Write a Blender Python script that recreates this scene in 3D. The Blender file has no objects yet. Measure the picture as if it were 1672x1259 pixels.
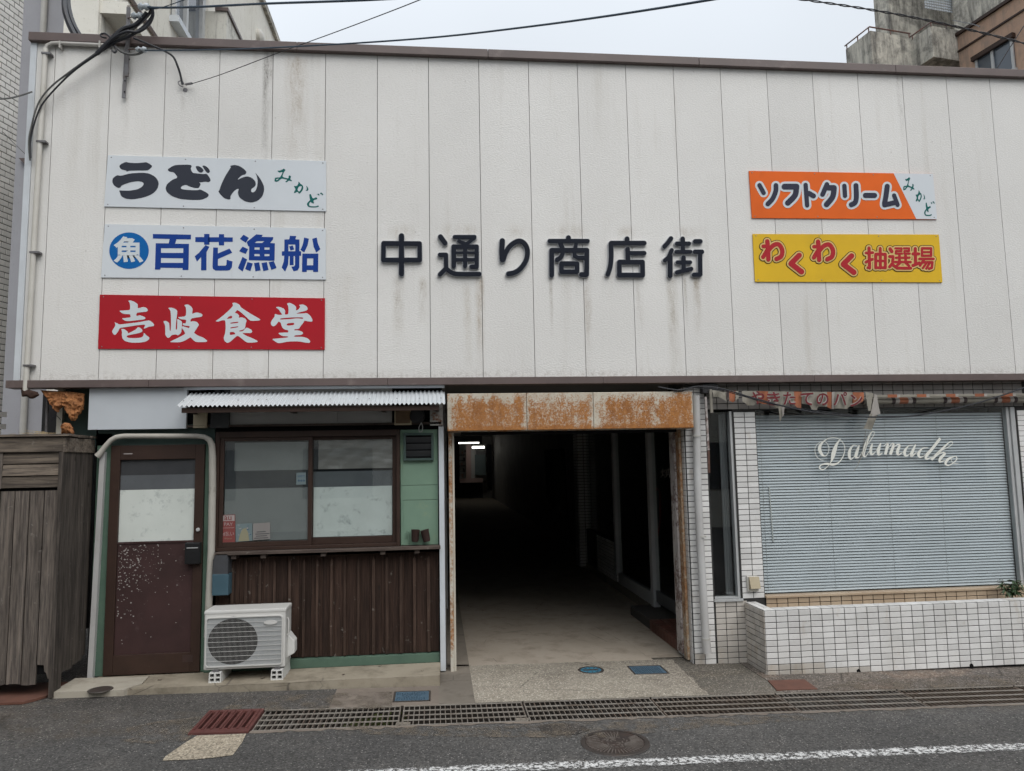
import bpy, bmesh, math, random
from math import sin, cos, pi, radians
from mathutils import Vector, Matrix
from mathutils.geometry import tessellate_polygon
random.seed(7)
S = bpy.context.scene
COL = S.collection

# ---------------------------------------------------------------- camera
YAW, PITCH, ROLL, FPX = 0.10248, 0.10497, -0.018818, 1210.0
CAM = Vector((0.0, -6.393, 1.72))
FW = Vector((sin(YAW)*cos(PITCH), cos(YAW)*cos(PITCH), sin(PITCH)))
_r0 = Vector((cos(YAW), -sin(YAW), 0)); _u0 = _r0.cross(FW)
RT = _r0*cos(ROLL) + _u0*sin(ROLL); UP = -_r0*sin(ROLL) + _u0*cos(ROLL)
cd = bpy.data.cameras.new('camera'); cam = bpy.data.objects.new('camera', cd); COL.objects.link(cam)
cd.sensor_width = 36.0; cd.lens = 36.0*FPX/1672.0; cd.clip_start = 0.05; cd.clip_end = 2000
mw = Matrix((( RT.x, UP.x, -FW.x, CAM.x), (RT.y, UP.y, -FW.y, CAM.y), (RT.z, UP.z, -FW.z, CAM.z), (0, 0, 0, 1)))
cam.matrix_world = mw
S.camera = cam

# ---------------------------------------------------------------- sky, sun, exposure
SUN_EL, SUN_AZ = radians(52), radians(158)      # azimuth clockwise from +Y : behind the camera, a little right
w = bpy.data.worlds.new('World'); S.world = w; w.use_nodes = True
nt = w.node_tree; nt.nodes.clear()
def wn(t, **k):
    n = nt.nodes.new(t)
    for a, b in k.items(): setattr(n, a, b)
    return n
sky = wn('ShaderNodeTexSky', sky_type='NISHITA', sun_disc=False, sun_elevation=SUN_EL, sun_rotation=SUN_AZ, dust_density=4.0, air_density=1.0, ozone_density=1.0)
tc = wn('ShaderNodeTexCoord'); sep = wn('ShaderNodeSeparateXYZ'); nt.links.new(tc.outputs['Generated'], sep.inputs[0])
# overcast cloud deck: brighter overhead than at the horizon (1 + 2 sin h) / 3
mx = wn('ShaderNodeMath', operation='MAXIMUM'); mx.inputs[1].default_value = 0.0; nt.links.new(sep.outputs[2], mx.inputs[0])
ma = wn('ShaderNodeMath', operation='MULTIPLY_ADD'); ma.inputs[1].default_value = 2/3; ma.inputs[2].default_value = 1/3; nt.links.new(mx.outputs[0], ma.inputs[0])
cn = wn('ShaderNodeTexNoise'); cn.inputs['Scale'].default_value = 2.2; cn.inputs['Detail'].default_value = 2; nt.links.new(tc.outputs['Generated'], cn.inputs['Vector'])
cr = wn('ShaderNodeMapRange'); cr.inputs[1].default_value = .3; cr.inputs[2].default_value = .7; cr.inputs[3].default_value = .93; cr.inputs[4].default_value = 1.07; nt.links.new(cn.outputs[0], cr.inputs[0])
mm = wn('ShaderNodeMath', operation='MULTIPLY'); nt.links.new(ma.outputs[0], mm.inputs[0]); nt.links.new(cr.outputs[0], mm.inputs[1])
vs = wn('ShaderNodeVectorMath', operation='SCALE'); vs.inputs[0].default_value = (10.2, 10.9, 11.7); nt.links.new(mm.outputs[0], vs.inputs['Scale'])
mix = wn('ShaderNodeMix', data_type='RGBA'); mix.inputs[0].default_value = 0.93
nt.links.new(sky.outputs[0], mix.inputs[6]); nt.links.new(vs.outputs[0], mix.inputs[7])
bg = wn('ShaderNodeBackground'); bg.inputs[1].default_value = 0.1; nt.links.new(mix.outputs[2], bg.inputs[0])
w.cycles.sampling_method = 'MANUAL'; w.cycles.sample_map_resolution = 256
wo = wn('ShaderNodeOutputWorld'); nt.links.new(bg.outputs[0], wo.inputs[0])
sl = bpy.data.lights.new('sun', 'SUN'); sl.energy = 1.5; sl.angle = radians(55); sl.color = (1.0, .96, .91)
so = bpy.data.objects.new('sun', sl); COL.objects.link(so)
sd = Vector((sin(SUN_AZ)*cos(SUN_EL), cos(SUN_AZ)*cos(SUN_EL), sin(SUN_EL)))
so.rotation_euler = sd.to_track_quat('Z', 'Y').to_euler(); so.location = (0, -10, 20)
V = S.view_settings; V.view_transform = 'Standard'; V.look = 'None'; V.exposure = 0.30; V.gamma = 1.0; V.use_curve_mapping = False
S.render.engine = 'CYCLES'
S.cycles.max_bounces = 5; S.cycles.diffuse_bounces = 3; S.cycles.glossy_bounces = 3; S.cycles.transmission_bounces = 3; S.cycles.transparent_max_bounces = 8; S.cycles.use_denoising = True
S.cycles.use_adaptive_sampling = True; S.cycles.adaptive_threshold = 0.03; S.cycles.caustics_reflective = False; S.cycles.caustics_refractive = False

# ---------------------------------------------------------------- measuring helpers (photo pixel -> place on a known plane)
def ray(px, py): return FW + RT*((px-836)/FPX) - UP*((py-629.5)/FPX)
def onY(px, py, Y):
    d = ray(px, py); return CAM + d*((Y-CAM.y)/d.y)
def onX(px, py, X):
    d = ray(px, py); return CAM + d*((X-CAM.x)/d.x)
def onP(px, py, p, n):
    d = ray(px, py); return CAM + d*((Vector(p)-CAM).dot(n)/d.dot(n))
def gz(x): return -0.018*x
def onG(px, py, dz=0.0):
    d = ray(px, py); return CAM + d*((CAM.z-dz)/(-(d.z+.018*d.x)))
def RC(x0, y0, x1, y1, Y):
    xm, ym = (x0+x1)/2, (y0+y1)/2
    return onY(x0, ym, Y).x, onY(x1, ym, Y).x, onY(xm, y1, Y).z, onY(xm, y0, Y).z      # X0 X1 Z0 Z1

# ---------------------------------------------------------------- materials
MATS = {}
class NT:
    def __init__(s, name):
        s.m = bpy.data.materials.new(name); s.m.use_nodes = True; s.t = s.m.node_tree; s.t.nodes.clear()
        s.out = s.n('ShaderNodeOutputMaterial'); s.geo = None; MATS[name] = s.m
    def n(s, t, **k):
        q = s.t.nodes.new(t)
        for a, b in k.items(): setattr(q, a, b)
        return q
    def l(s, a, b): s.t.links.new(a, b)
    def pos(s, sc=(1, 1, 1), rnd=0.0):
        g = s.n('ShaderNodeNewGeometry'); m = s.n('ShaderNodeMapping'); m.inputs['Scale'].default_value = sc; s.l(g.outputs['Position'], m.inputs['Vector'])
        if rnd:
            oi = s.n('ShaderNodeObjectInfo'); mu = s.n('ShaderNodeMath', operation='MULTIPLY'); mu.inputs[1].default_value = rnd; s.l(oi.outputs['Random'], mu.inputs[0])
            cb = s.n('ShaderNodeCombineXYZ'); [s.l(mu.outputs[0], cb.inputs[i]) for i in range(3)]; s.l(cb.outputs[0], m.inputs['Location'])
        return m.outputs[0]
    def noise(s, scale, detail=4, rough=.55, sc=(1, 1, 1), rnd=0.0, dist=0.0):
        q = s.n('ShaderNodeTexNoise'); q.inputs['Scale'].default_value = scale; q.inputs['Detail'].default_value = detail; q.inputs['Roughness'].default_value = rough; q.inputs['Distortion'].default_value = dist
        s.l(s.pos(sc, rnd), q.inputs['Vector']); return q.outputs[0]
    def voro(s, scale, sc=(1, 1, 1), feature='F1', out='Distance'):
        q = s.n('ShaderNodeTexVoronoi', feature=feature); q.inputs['Scale'].default_value = scale; s.l(s.pos(sc), q.inputs['Vector']); return q.outputs[out]
    def rng(s, v, a, b, c=0.0, d=1.0):
        q = s.n('ShaderNodeMapRange', clamp=True); s.l(v, q.inputs[0])
        for i, x in enumerate((a, b, c, d)): q.inputs[i+1].default_value = x
        return q.outputs[0]
    def math(s, op, a, b=None, c=None):
        q = s.n('ShaderNodeMath', operation=op)
        for i, x in enumerate((a, b, c)):
            if x is None: continue
            if isinstance(x, (int, float)): q.inputs[i].default_value = x
            else: s.l(x, q.inputs[i])
        return q.outputs[0]
    def mix(s, f, a, b, mode='MIX'):
        q = s.n('ShaderNodeMix', data_type='RGBA', blend_type=mode)
        for i, x in ((0, f), (6, a), (7, b)):
            if isinstance(x, (int, float)): q.inputs[i].default_value = x
            elif isinstance(x, tuple): q.inputs[i].default_value = (*x[:3], 1)
            else: s.l(x, q.inputs[i])
        return q.outputs[2]
    def rndv(s, lo, hi):
        oi = s.n('ShaderNodeObjectInfo'); return s.rng(oi.outputs['Random'], 0, 1, lo, hi)
    def val(s, col, v):
        q = s.n('ShaderNodeHueSaturation'); s.l(v, q.inputs['Value'])
        if isinstance(col, tuple): q.inputs['Color'].default_value = (*col, 1)
        else: s.l(col, q.inputs['Color'])
        return q.outputs[0]
    def xyz(s):
        g = s.n('ShaderNodeNewGeometry'); q = s.n('ShaderNodeSeparateXYZ'); s.l(g.outputs['Position'], q.inputs[0]); return q.outputs
    def bsdf(s, col, rough=.6, metal=0.0, bump=None, spec=.5, coat=0.0):
        b = s.n('ShaderNodeBsdfPrincipled')
        if isinstance(col, tuple): b.inputs['Base Color'].default_value = (*col[:3], 1)
        else: s.l(col, b.inputs['Base Color'])
        if isinstance(rough, (int, float)): b.inputs['Roughness'].default_value = rough
        else: s.l(rough, b.inputs['Roughness'])
        b.inputs['Metallic'].default_value = metal; b.inputs['Specular IOR Level'].default_value = spec
        if bump:
            q = s.n('ShaderNodeBump'); q.inputs['Strength'].default_value = bump[1]; q.inputs['Distance'].default_value = bump[2]; s.l(bump[0], q.inputs['Height']); s.l(q.outputs[0], b.inputs['Normal'])
        s.l(b.outputs[0], s.out.inputs[0]); s.b = b; return s.m

def simple(name, c, rough=.6, c2=None, scale=6, metal=0.0, rnd=None, bump=None, sc=(1, 1, 1), thr=(.35, .7), spec=.5, dirt=None):
    t = NT(name); col = c
    if c2: col = t.mix(t.rng(t.noise(scale, 6, .6, sc, rnd=3.0), *thr), c, c2)
    if dirt: col = t.mix(t.rng(t.noise(dirt[1], 8, .7, dirt[3] if len(dirt) > 3 else (1, 1, 1)), dirt[2], dirt[2]+.18), col, dirt[0])
    if rnd: col = t.val(col, t.rndv(1-rnd, 1+rnd))
    bp = None
    if bump: bp = (t.noise(bump[0], 4, .6, bump[3] if len(bump) > 3 else (1, 1, 1)), bump[1], bump[2])
    return t.bsdf(col, rough, metal, bp, spec)

# --- siding: stippled off-white panel with rain streaks of dirt
t = NT('siding')
c = t.mix(t.rng(t.noise(.9, 5), .35, .7), (.745, .735, .71), (.69, .68, .655))
c = t.val(c, t.rndv(.965, 1.03))
ox = t.xyz()
STREAKS = [(435, 84, 330, 7, .95, (.10, .085, .07)), (444, 84, 200, 4, .6, (.12, .10, .08)), (484, 95, 300, 22, .50, (.33, .26, .18)), (1467, 122, 260, 7, .45, (.2, .18, .15)), (650, 455, 590, 12, .45, (.35, .3, .23)), (690, 458, 540, 9, .5, (.33, .28, .21)),
           (783, 455, 618, 10, .75, (.36, .28, .19)), (762, 465, 618, 9, .4, (.36, .3, .2)), (899, 455, 560, 4, .6, (.28, .24, .19)), (958, 452, 618, 9, .5, (.34, .28, .21)), (1096, 455, 620, 12, .55, (.34, .29, .22)), (1136, 440, 560, 9, .7, (.34, .28, .21)),
           (1118, 455, 540, 4, .5, (.3, .26, .2)), (1043, 455, 560, 8, .35, (.35, .3, .24)), (655, 372, 400, 26, .4, (.38, .32, .24)), (750, 372, 400, 42, .5, (.36, .3, .22)), (930, 372, 400, 40, .4, (.38, .32, .25)), (1025, 374, 400, 26, .4, (.38, .32, .25)), (1120, 374, 400, 36, .4, (.38, .32, .25)), (845, 372, 400, 30, .3, (.4, .34, .27)),
           (300, 130, 260, 6, .25, (.35, .32, .28)), (205, 160, 250, 8, .25, (.4, .37, .33)), (510, 86, 150, 5, .25, (.3, .27, .23)), (560, 450, 600, 30, .2, (.42, .36, .28)), (1330, 480, 610, 40, .12, (.42, .37, .3)), (345, 560, 620, 5, .5, (.36, .29, .2))]
sn = t.rng(t.noise(14, 6, .7, (1, 1, .25)), .36, .62)
fine = t.rng(t.noise(90, 3, .7, (1, 1, .5)), .35, .65, .35, 1)
for px, y0, y1, hw, st, cc in STREAKS:
    a = onY(px, y0, 0); b = onY(px, y1, 0); W = hw/188
    m = t.math('SUBTRACT', ox[0], a.x); m = t.math('ABSOLUTE', m); m = t.rng(m, W*.25, W, 1, 0)
    top = t.rng(ox[2], a.z-.02, a.z+.05, 1, 0); low = t.rng(ox[2], b.z, a.z - (a.z-b.z)*.25, 0, 1)
    f = t.math('MULTIPLY', t.math('MULTIPLY', m, top), t.math('MULTIPLY', low, sn)); f = t.math('MULTIPLY', t.math('MULTIPLY', f, fine), min(1.0, st*1.45))
    c = t.mix(f, c, cc)
gr = t.rng(t.noise(5.5, 5, .7, (1, 1, .06)), .54, .72, 0, .30); c = t.mix(t.math('MULTIPLY', gr, t.rng(t.noise(1.1, 3), .4, .6)), c, (.42, .38, .31))
c = t.mix(t.math('MULTIPLY', t.rng(ox[2], 2.46, 2.56, .55, 0), t.rng(t.noise(25, 5, .7), .45, .7)), c, (.2, .17, .13))      # grime along the lower flashing
c = t.mix(t.rng(t.voro(3.1), .0, .03, .5, 0), c, (.25, .22, .19))                                                            # sparse specks
h1 = t.n('ShaderNodeTexNoise'); h1.inputs['Scale'].default_value = 88; h1.inputs['Detail'].default_value = 3; t.l(t.pos((.6, 1, 1.3)), h1.inputs['Vector'])
t.bsdf(c, .55, bump=(t.rng(h1.outputs[0], .36, .68), .28, .005), spec=.2)

def rustmat(name, base, rust, lo, hi, scale=3.0, fine=45):
    t = NT(name)
    n1 = t.noise(scale, 6, .7); n2 = t.noise(fine, 5, .8)
    f = t.math('ADD', t.math('MULTIPLY', n1, .55), t.math('MULTIPLY', n2, .45))
    f = t.rng(f, lo, hi)
    rc = t.mix(t.rng(t.noise(28, 6, .75), .4, .68), rust, (rust[0]*.38, rust[1]*.28, rust[2]*.3))
    rc = t.mix(t.rng(t.noise(120, 3, .7), .56, .72), rc, (.05, .028, .018))
    pc = t.mix(t.rng(t.noise(6, 5), .4, .7), base, tuple(x*.82 for x in base))
    pc = t.mix(t.math('MULTIPLY', t.rng(f, 0.0, .4), .35), pc, (rust[0]*1.2, rust[1]*1.5, rust[2]*1.6))
    c = t.mix(f, pc, rc)
    t.bsdf(c, t.rng(f, 0, 1, .45, .9), bump=(f, .35, .003)); return t.m
# rusty shutter housing: rust stays clear of the top edge and the panel joints
t = NT('rust_box')
ox = t.xyz()
n1 = t.noise(2.6, 6, .7); n2 = t.noise(75, 7, .9); n3 = t.noise(11, 5, .7, (1, 1, .35))
f = t.math('ADD', t.math('MULTIPLY', t.rng(n1, .3, .7), .24), t.math('ADD', t.math('MULTIPLY', t.rng(n2, .38, .62), .46), t.math('MULTIPLY', t.rng(n3, .3, .7), .30)))
ztop = onY(930, 641, -.1).z; zb = onY(930, 701, -.1).z
edge = t.rng(ox[2], ztop-.10, ztop-.005, 0, .10)
for px in (733, 860, 969, 1070, 1131):
    q = t.math('ABSOLUTE', t.math('SUBTRACT', ox[0], onY(px, 670, -.1).x)); edge = t.math('MAXIMUM', edge, t.rng(q, .004, .06, .09 if px != 1070 else .06, 0))
edge = t.math('SUBTRACT', edge, t.rng(ox[2], zb, zb+.045, .09, 0))
f = t.rng(t.math('SUBTRACT', f, t.math('MULTIPLY', edge, 2.2)), .34, .49)
rc = t.mix(t.rng(t.noise(30, 6, .8), .42, .68), (.43, .185, .052), (.24, .088, .026))
rc = t.mix(t.rng(t.noise(70, 5, .85), .54, .66), rc, (.085, .038, .018))
rc = t.mix(t.rng(t.noise(16, 5, .7, (1, 1, .18)), .5, .7, 0, .65), rc, (.20, .075, .024))
pc = t.mix(t.rng(t.noise(7, 5), .4, .7), (.58, .545, .46), (.48, .43, .34))
pc = t.mix(t.rng(t.noise(70, 4, .7), .55, .75, 0, .6), pc, (.5, .28, .1))
t.bsdf(t.mix(f, pc, rc), t.rng(f, 0, 1, .5, .9), bump=(f, .3, .002))
rustmat('rust_post', (.56, .53, .46), (.38, .17, .06), .46, .56, 2.2, 40)
rustmat('rust_rail', (.50, .43, .34), (.34, .17, .07), .44, .56, 1.8, 30)
rustmat('peel_rail', (.50, .46, .44), (.22, .16, .14), .50, .56, 5, 26)
rustmat('rust_white', (.42, .42, .40), (.25, .09, .03), .52, .58, 2.5, 12)
rustmat('rust_iron', (.13, .055, .04), (.09, .045, .03), .40, .6, 6, 60)

# --- weathered timber; grain along Z or X
def wood(name, a, b, axis, rough=.85, rnd=.14, dark=(.03, .025, .022)):
    t = NT(name); sc = (1, 1, .055) if axis == 'z' else (.055, 1, 1)
    sc2 = (1, 1, .16) if axis == 'z' else (.16, 1, 1)
    g = t.noise(70, 5, .65, sc, rnd=9.0); g2 = t.noise(9, 6, .65, sc2, rnd=7.0)
    c = t.mix(t.rng(g, .36, .64), a, b); c = t.mix(t.rng(g2, .46, .74, 0, .75), c, dark)
    kn = t.rng(t.voro(5.5, (1, 1, .6)), .045, .1, 1, 0); c = t.mix(t.math('MULTIPLY', kn, .7), c, (.02, .016, .014))
    sp = t.rng(t.noise(16, 3, .6, rnd=5.0), .66, .74, 0, .4); c = t.mix(sp, c, (.3, .28, .25))
    c = t.val(c, t.rndv(1-rnd, 1+rnd))
    return t.bsdf(c, rough, bump=(g, .6, .004), spec=.2)
wood('grey_wood_v', (.16, .135, .115), (.062, .054, .049), 'z', rnd=.34)
wood('grey_wood_h', (.20, .165, .13), (.075, .062, .053), 'x', rnd=.34)
wood('dark_wood_v', (.060, .036, .027), (.030, .018, .014), 'z', rnd=.22, dark=(.016, .011, .009))
wood('batten_wood', (.085, .055, .042), (.042, .026, .02), 'z', rnd=.25, dark=(.02, .014, .011))
wood('sill_wood', (.12, .095, .08), (.06, .045, .04), 'x')

# --- tiles and grout
def tile(name, a, b, rough=.22, rnd=.06, stain=(.36, .26, .15), thr=.6):
    t = NT(name); c = t.mix(t.rng(t.noise(2.2, 5, .6), .35, .7), a, b)
    c = t.mix(t.rng(t.noise(5, 7, .7, (1, 1, .5)), thr, thr+.22, 0, .75), c, stain)
    c = t.val(c, t.rndv(1-rnd, 1+rnd)); ds = t.noise(40, 5, .7); c = t.mix(t.rng(ds, .55, .8, 0, .35), c, (.3, .27, .23))
    return t.bsdf(c, t.rng(ds, .3, .7, rough, rough+.3), bump=(t.noise(9, 2), .08, .003))
tile('white_tile', (.74, .735, .725), (.62, .61, .59), rnd=.10, thr=.585)
tile('low_tile', (.54, .51, .47), (.42, .39, .35), rnd=.13, thr=.53)
tile('tan_tile', (.50, .40, .29), (.43, .32, .22), rnd=.08)
tile('band_tile', (.30, .285, .27), (.24, .225, .21), rough=.35, rnd=.07, stain=(.12, .1, .08))
tile('brown_tile', (.12, .045, .03), (.08, .03, .022), rough=.4, rnd=.2, stain=(.2, .16, .12))
tile('grey_tile', (.78, .76, .72), (.70, .68, .64), rough=.4, rnd=.08, stain=(.25, .22, .18))
simple('grout', (.035, .034, .033), .9)
simple('grout_light', (.06, .055, .05), .9)

# --- ground
def asphalt(name, a, b, agg, amt, patch=None, wear=(.11, .10, .095), sc_=95, vr=(.6, 1.42)):
    t = NT(name)
    c = t.mix(t.rng(t.noise(.7, 7, .65), .35, .68), a, b)
    c = t.mix(t.rng(t.noise(2.8, 7, .7), .52, .72, 0, .6), c, wear)
    if patch: c = t.mix(t.rng(t.noise(1.6, 6, .7), patch[1], patch[1]+.12, 0, .8), c, patch[0])
    v = t.n('ShaderNodeTexVoronoi'); v.inputs['Scale'].default_value = sc_; t.l(t.pos(), v.inputs['Vector'])
    sepc = t.n('ShaderNodeSeparateColor'); t.l(v.outputs['Color'], sepc.inputs[0])
    st = t.math('MULTIPLY', t.rng(sepc.outputs[0], 1-amt, 1-amt*.5), t.rng(v.outputs['Distance'], .2, .5, 1, 0))
    c = t.mix(st, c, agg)
    c = t.val(c, t.rng(sepc.outputs[1], 0, 1, *vr))
    c = t.val(c, t.rng(t.noise(.45, 4, .6, (.35, 1, 1)), .36, .64, .74, 1.22))
    ck = t.voro(.9, feature='DISTANCE_TO_EDGE'); c = t.mix(t.math('MULTIPLY', t.rng(ck, .0, .006, .8, 0), t.rng(t.noise(1.3, 4, .7), .5, .58)), c, (.03, .027, .024))
    c = t.mix(t.math('MULTIPLY', t.rng(t.noise(6, 6, .75), .5, .7), t.rng(t.math('ABSOLUTE', t.math('SUBTRACT', t.xyz()[1], -1.01)), .2, .42, .6, 0)), c, (.085, .068, .05))
    c = t.mix(t.rng(t.voro(9), .0, .035, .7, 0), c, (.32, .3, .28))
    return t.bsdf(c, .9, bump=(v.outputs['Distance'], .6, .004), spec=.25)
asphalt('asphalt', (.066, .064, .062), (.086, .083, .079), (.25, .235, .22), .18, wear=(.11, .102, .094))
asphalt('asphalt_left', (.066, .062, .058), (.09, .083, .076), (.27, .25, .225), .22, ((.12, .104, .088), .56))
asphalt('asphalt_dark', (.04, .036, .032), (.05, .044, .04), (.18, .165, .145), .16)
asphalt('aggregate', (.30, .27, .22), (.225, .20, .165), (.50, .46, .395), .5, ((.16, .14, .115), .58), (.20, .175, .14), 80, (.74, 1.28))
asphalt('aggregate_dark', (.15, .135, .115), (.105, .095, .08), (.36, .325, .275), .4, ((.085, .074, .06), .55), (.15, .125, .095), 80, (.72, 1.3))
asphalt('aggregate_brown', (.14, .118, .10), (.10, .087, .077), (.34, .31, .27), .35, ((.18, .135, .105), .54), sc_=75)
asphalt('patch_concrete', (.36, .31, .24), (.29, .25, .19), (.48, .43, .35), .5)
def concrete(name, a, b, dirt, thr=.5, rough=.85):
    t = NT(name)
    c = t.mix(t.rng(t.noise(1.5, 7, .65), .35, .68), a, b)
    c = t.mix(t.rng(t.noise(4.2, 8, .72), thr, thr+.2, 0, .8), c, dirt)
    c = t.mix(t.rng(t.noise(60, 4, .7), .6, .75, 0, .5), c, tuple(x*.55 for x in a))
    ck = t.voro(1.7, feature='DISTANCE_TO_EDGE'); c = t.mix(t.math('MULTIPLY', t.rng(ck, 0, .006, 1, 0), t.rng(t.noise(2, 3), .5, .6)), c, (.06, .05, .045))
    return t.bsdf(c, rough, bump=(t.noise(45, 6, .7), .25, .004), spec=.3)
concrete('concrete_floor', (.36, .315, .26), (.30, .26, .21), (.20, .165, .13), .5)
concrete('concrete_step', (.34, .30, .235), (.27, .235, .18), (.16, .135, .1), .47)
concrete('concrete_light', (.42, .385, .32), (.35, .32, .265), (.24, .21, .17), .52)
concrete('concrete_side', (.22, .195, .155), (.17, .15, .12), (.10, .085, .07), .47)
concrete('concrete_brown', (.21, .175, .145), (.16, .135, .115), (.26, .22, .18), .52)
concrete('concrete_grey', (.215, .188, .155), (.15, .132, .11), (.09, .078, .065), .50)
concrete('trough', (.055, .045, .038), (.03, .026, .022), (.02, .018, .016), .5)
t = NT('road_paint')
g = t.rng(t.noise(38, 8, .82), .468, .54); g2 = t.rng(t.noise(5, 5, .7), .3, .5, .0, 1)
oy = t.xyz(); e = t.math('ABSOLUTE', t.math('SUBTRACT', oy[1], -1.985)); e = t.rng(t.math('ADD', e, t.math('MULTIPLY', t.math('SUBTRACT', t.noise(20, 5, .7), .5), .09)), .036, .062, 1, 0)
tr = t.n('ShaderNodeBsdfTransparent'); m = t.bsdf(t.mix(g, (.38, .37, .36), (.64, .64, .63)), .8); ms = t.n('ShaderNodeMixShader')
t.l(t.math('MULTIPLY', t.rng(g, .15, .6), e), ms.inputs[0]); t.l(tr.outputs[0], ms.inputs[1]); t.l(t.b.outputs[0], ms.inputs[2]); t.l(ms.outputs[0], t.out.inputs[0])

# --- weathered concrete of the flats behind, streaked downwards
def streaky(name, base, base2, dark, thr, rough=.9):
    t = NT(name)
    c = t.mix(t.rng(t.noise(1.2, 6, .6), .35, .7), base, base2)
    s1 = t.rng(t.noise(4.5, 7, .72, (1, 1, .16)), thr, thr+.22, 0, .9); s2 = t.rng(t.noise(2.2, 8, .75), thr+.02, thr+.22, 0, .8)
    c = t.mix(s1, c, dark); c = t.mix(s2, c, tuple(x*1.15 for x in dark))
    c = t.mix(t.rng(t.noise(22, 6, .75, (1, 1, .5)), .58, .7, 0, .6), c, tuple(x*.8 for x in dark))
    return t.bsdf(c, rough, bump=(t.noise(14, 5), .2, .01))
streaky('old_concrete', (.66, .63, .55), (.55, .525, .46), (.07, .066, .062), .445)
streaky('cream_wall', (.78, .76, .69), (.72, .70, .62), (.34, .29, .22), .56)
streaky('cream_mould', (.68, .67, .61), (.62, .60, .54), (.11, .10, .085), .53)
streaky('salmon_wall', (.50, .335, .24), (.44, .29, .21), (.22, .185, .155), .49)
streaky('grey_render', (.36, .36, .385), (.33, .33, .35), (.28, .275, .285), .62)
# --- metals, plastics, paints
simple('brown_metal', (.125, .092, .085), .45, (.10, .075, .07), 3, bump=(3, .1, .004), dirt=((.2, .16, .15), 4, .58))
simple('brown_frame', (.050, .029, .022), .45, (.037, .022, .017), 5, dirt=((.085, .065, .055), 12, .64), spec=.25)
simple('door_panel', (.058, .031, .030), .6, (.042, .024, .023), 4, dirt=((.09, .06, .06), 6, .6), spec=.2)
simple('white_trim', (.60, .64, .68), .4, (.52, .55, .58), 4)
simple('cream_pipe', (.60, .585, .54), .5, (.5, .48, .43), 4, dirt=((.3, .27, .2), 9, .62))
simple('grey_pipe', (.47, .46, .43), .45, (.40, .385, .36), 5)
simple('white_pipe', (.52, .52, .515), .42, (.43, .42, .41), 2.2, dirt=((.27, .24, .2), 7, .6, (1, 1, .3)))
simple('cream_post', (.60, .575, .50), .55, (.50, .46, .38), 3)
simple('duct', (.46, .44, .395), .7, (.36, .34, .30), 3.5, dirt=((.2, .175, .135), 6, .57), bump=(22, .25, .006))
simple('ac_white', (.60, .595, .575), .45, (.55, .545, .52), 3)
simple('ac_grey', (.40, .42, .43), .5, (.36, .375, .38), 3)
simple('plastic_white', (.62, .62, .60), .5)
simple('black_plastic', (.012, .012, .013), .3)
simple('fan_dark', (.010, .010, .011), .8, spec=.1)
simple('grey_box', (.055, .058, .065), .5, (.045, .046, .05), 8)
simple('blue_box', (.055, .105, .135), .55, (.042, .085, .11), 6, spec=.3)
simple('cable', (.011, .012, .017), .45)
simple('cable_blue', (.03, .055, .085), .5)
simple('cable_grey', (.07, .072, .075), .55, (.12, .12, .11), 20)
simple('porcelain', (.38, .42, .45), .25)
simple('galv', (.19, .19, .20), .5, (.12, .11, .11), 10, metal=.4, dirt=((.10, .06, .04), 14, .58))
simple('green_board', (.19, .30, .215), .7, (.155, .25, .185), 3, dirt=((.29, .33, .19), 2.6, .55), bump=(8, .15, .004))
simple('green_dark', (.05, .085, .075), .7, (.04, .068, .06), 3)
simple('green_base', (.085, .145, .105), .65, (.06, .11, .08), 5, dirt=((.2, .25, .2), 14, .66))
simple('white_board', (.55, .585, .62), .35, (.50, .535, .57), 2)
simple('grey_panel', (.46, .455, .445), .6, (.39, .385, .375), 2.5, dirt=((.2, .15, .1), 5, .66))
simple('foam', (.40, .175, .065), .95, (.25, .10, .04), 10, dirt=((.12, .06, .035), 18, .56), bump=(30, .8, .02))
simple('rot_wood', (.06, .03, .02), .95, (.03, .016, .012), 20)
simple('straw', (.45, .35, .2), .9)
simple('dark', (.010, .010, .011), .9, spec=.1)
simple('dark_wall', (.035, .034, .036), .8, (.022, .022, .024), 2)
simple('dark_ceiling', (.16, .158, .155), .9)
simple('passage_wall', (.30, .29, .275), .7, (.20, .195, .185), 2)
simple('frost', (.66, .70, .66), .75, (.58, .62, .58), 3, dirt=((.36, .40, .38), 9, .54))
simple('frost_bright', (.66, .70, .67), .75, (.56, .60, .57), 3, dirt=((.25, .28, .28), 13, .55))
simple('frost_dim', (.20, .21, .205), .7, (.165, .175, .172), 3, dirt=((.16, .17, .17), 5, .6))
simple('film_dark', (.03, .032, .036), .5, (.045, .047, .05), 6)
simple('film_mid', (.115, .125, .135), .5, (.085, .092, .10), 3, dirt=((.02, .02, .022), 16, .64))
simple('vinyl', (.27, .255, .235), .35, (.19, .185, .175), 2.2, dirt=((.45, .39, .32), 2.4, .58, (.7, 1, 1.6)), bump=(6, .6, .03, (.5, 1, 1)))
simple('paint_chip', (.34, .315, .30), .9)
simple('alu', (.52, .53, .53), .4, (.44, .45, .45), 4, metal=.15)
simple('alu_dark', (.13, .135, .14), .45, metal=.3)
simple('blind', (.615, .64, .675), .45, (.56, .585, .615), 3, dirt=((.55, .55, .48), 3, .6))
simple('cord', (.3, .3, .29), .7)
simple('curtain', (.20, .205, .21), .8, (.13, .135, .14), 3, sc=(8, 1, .4))
simple('lettering_cream', (.86, .86, .79), .6)
simple('sign_white', (.66, .70, .735), .4, (.62, .66, .695), 1.6, spec=.12, dirt=((.48, .51, .53), 2.2, .60, (1, 1, .35)))
simple('ink_black', (.040, .045, .060), .4, spec=.12)
simple('ink_green', (.01, .125, .115), .4, spec=.12)
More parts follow.
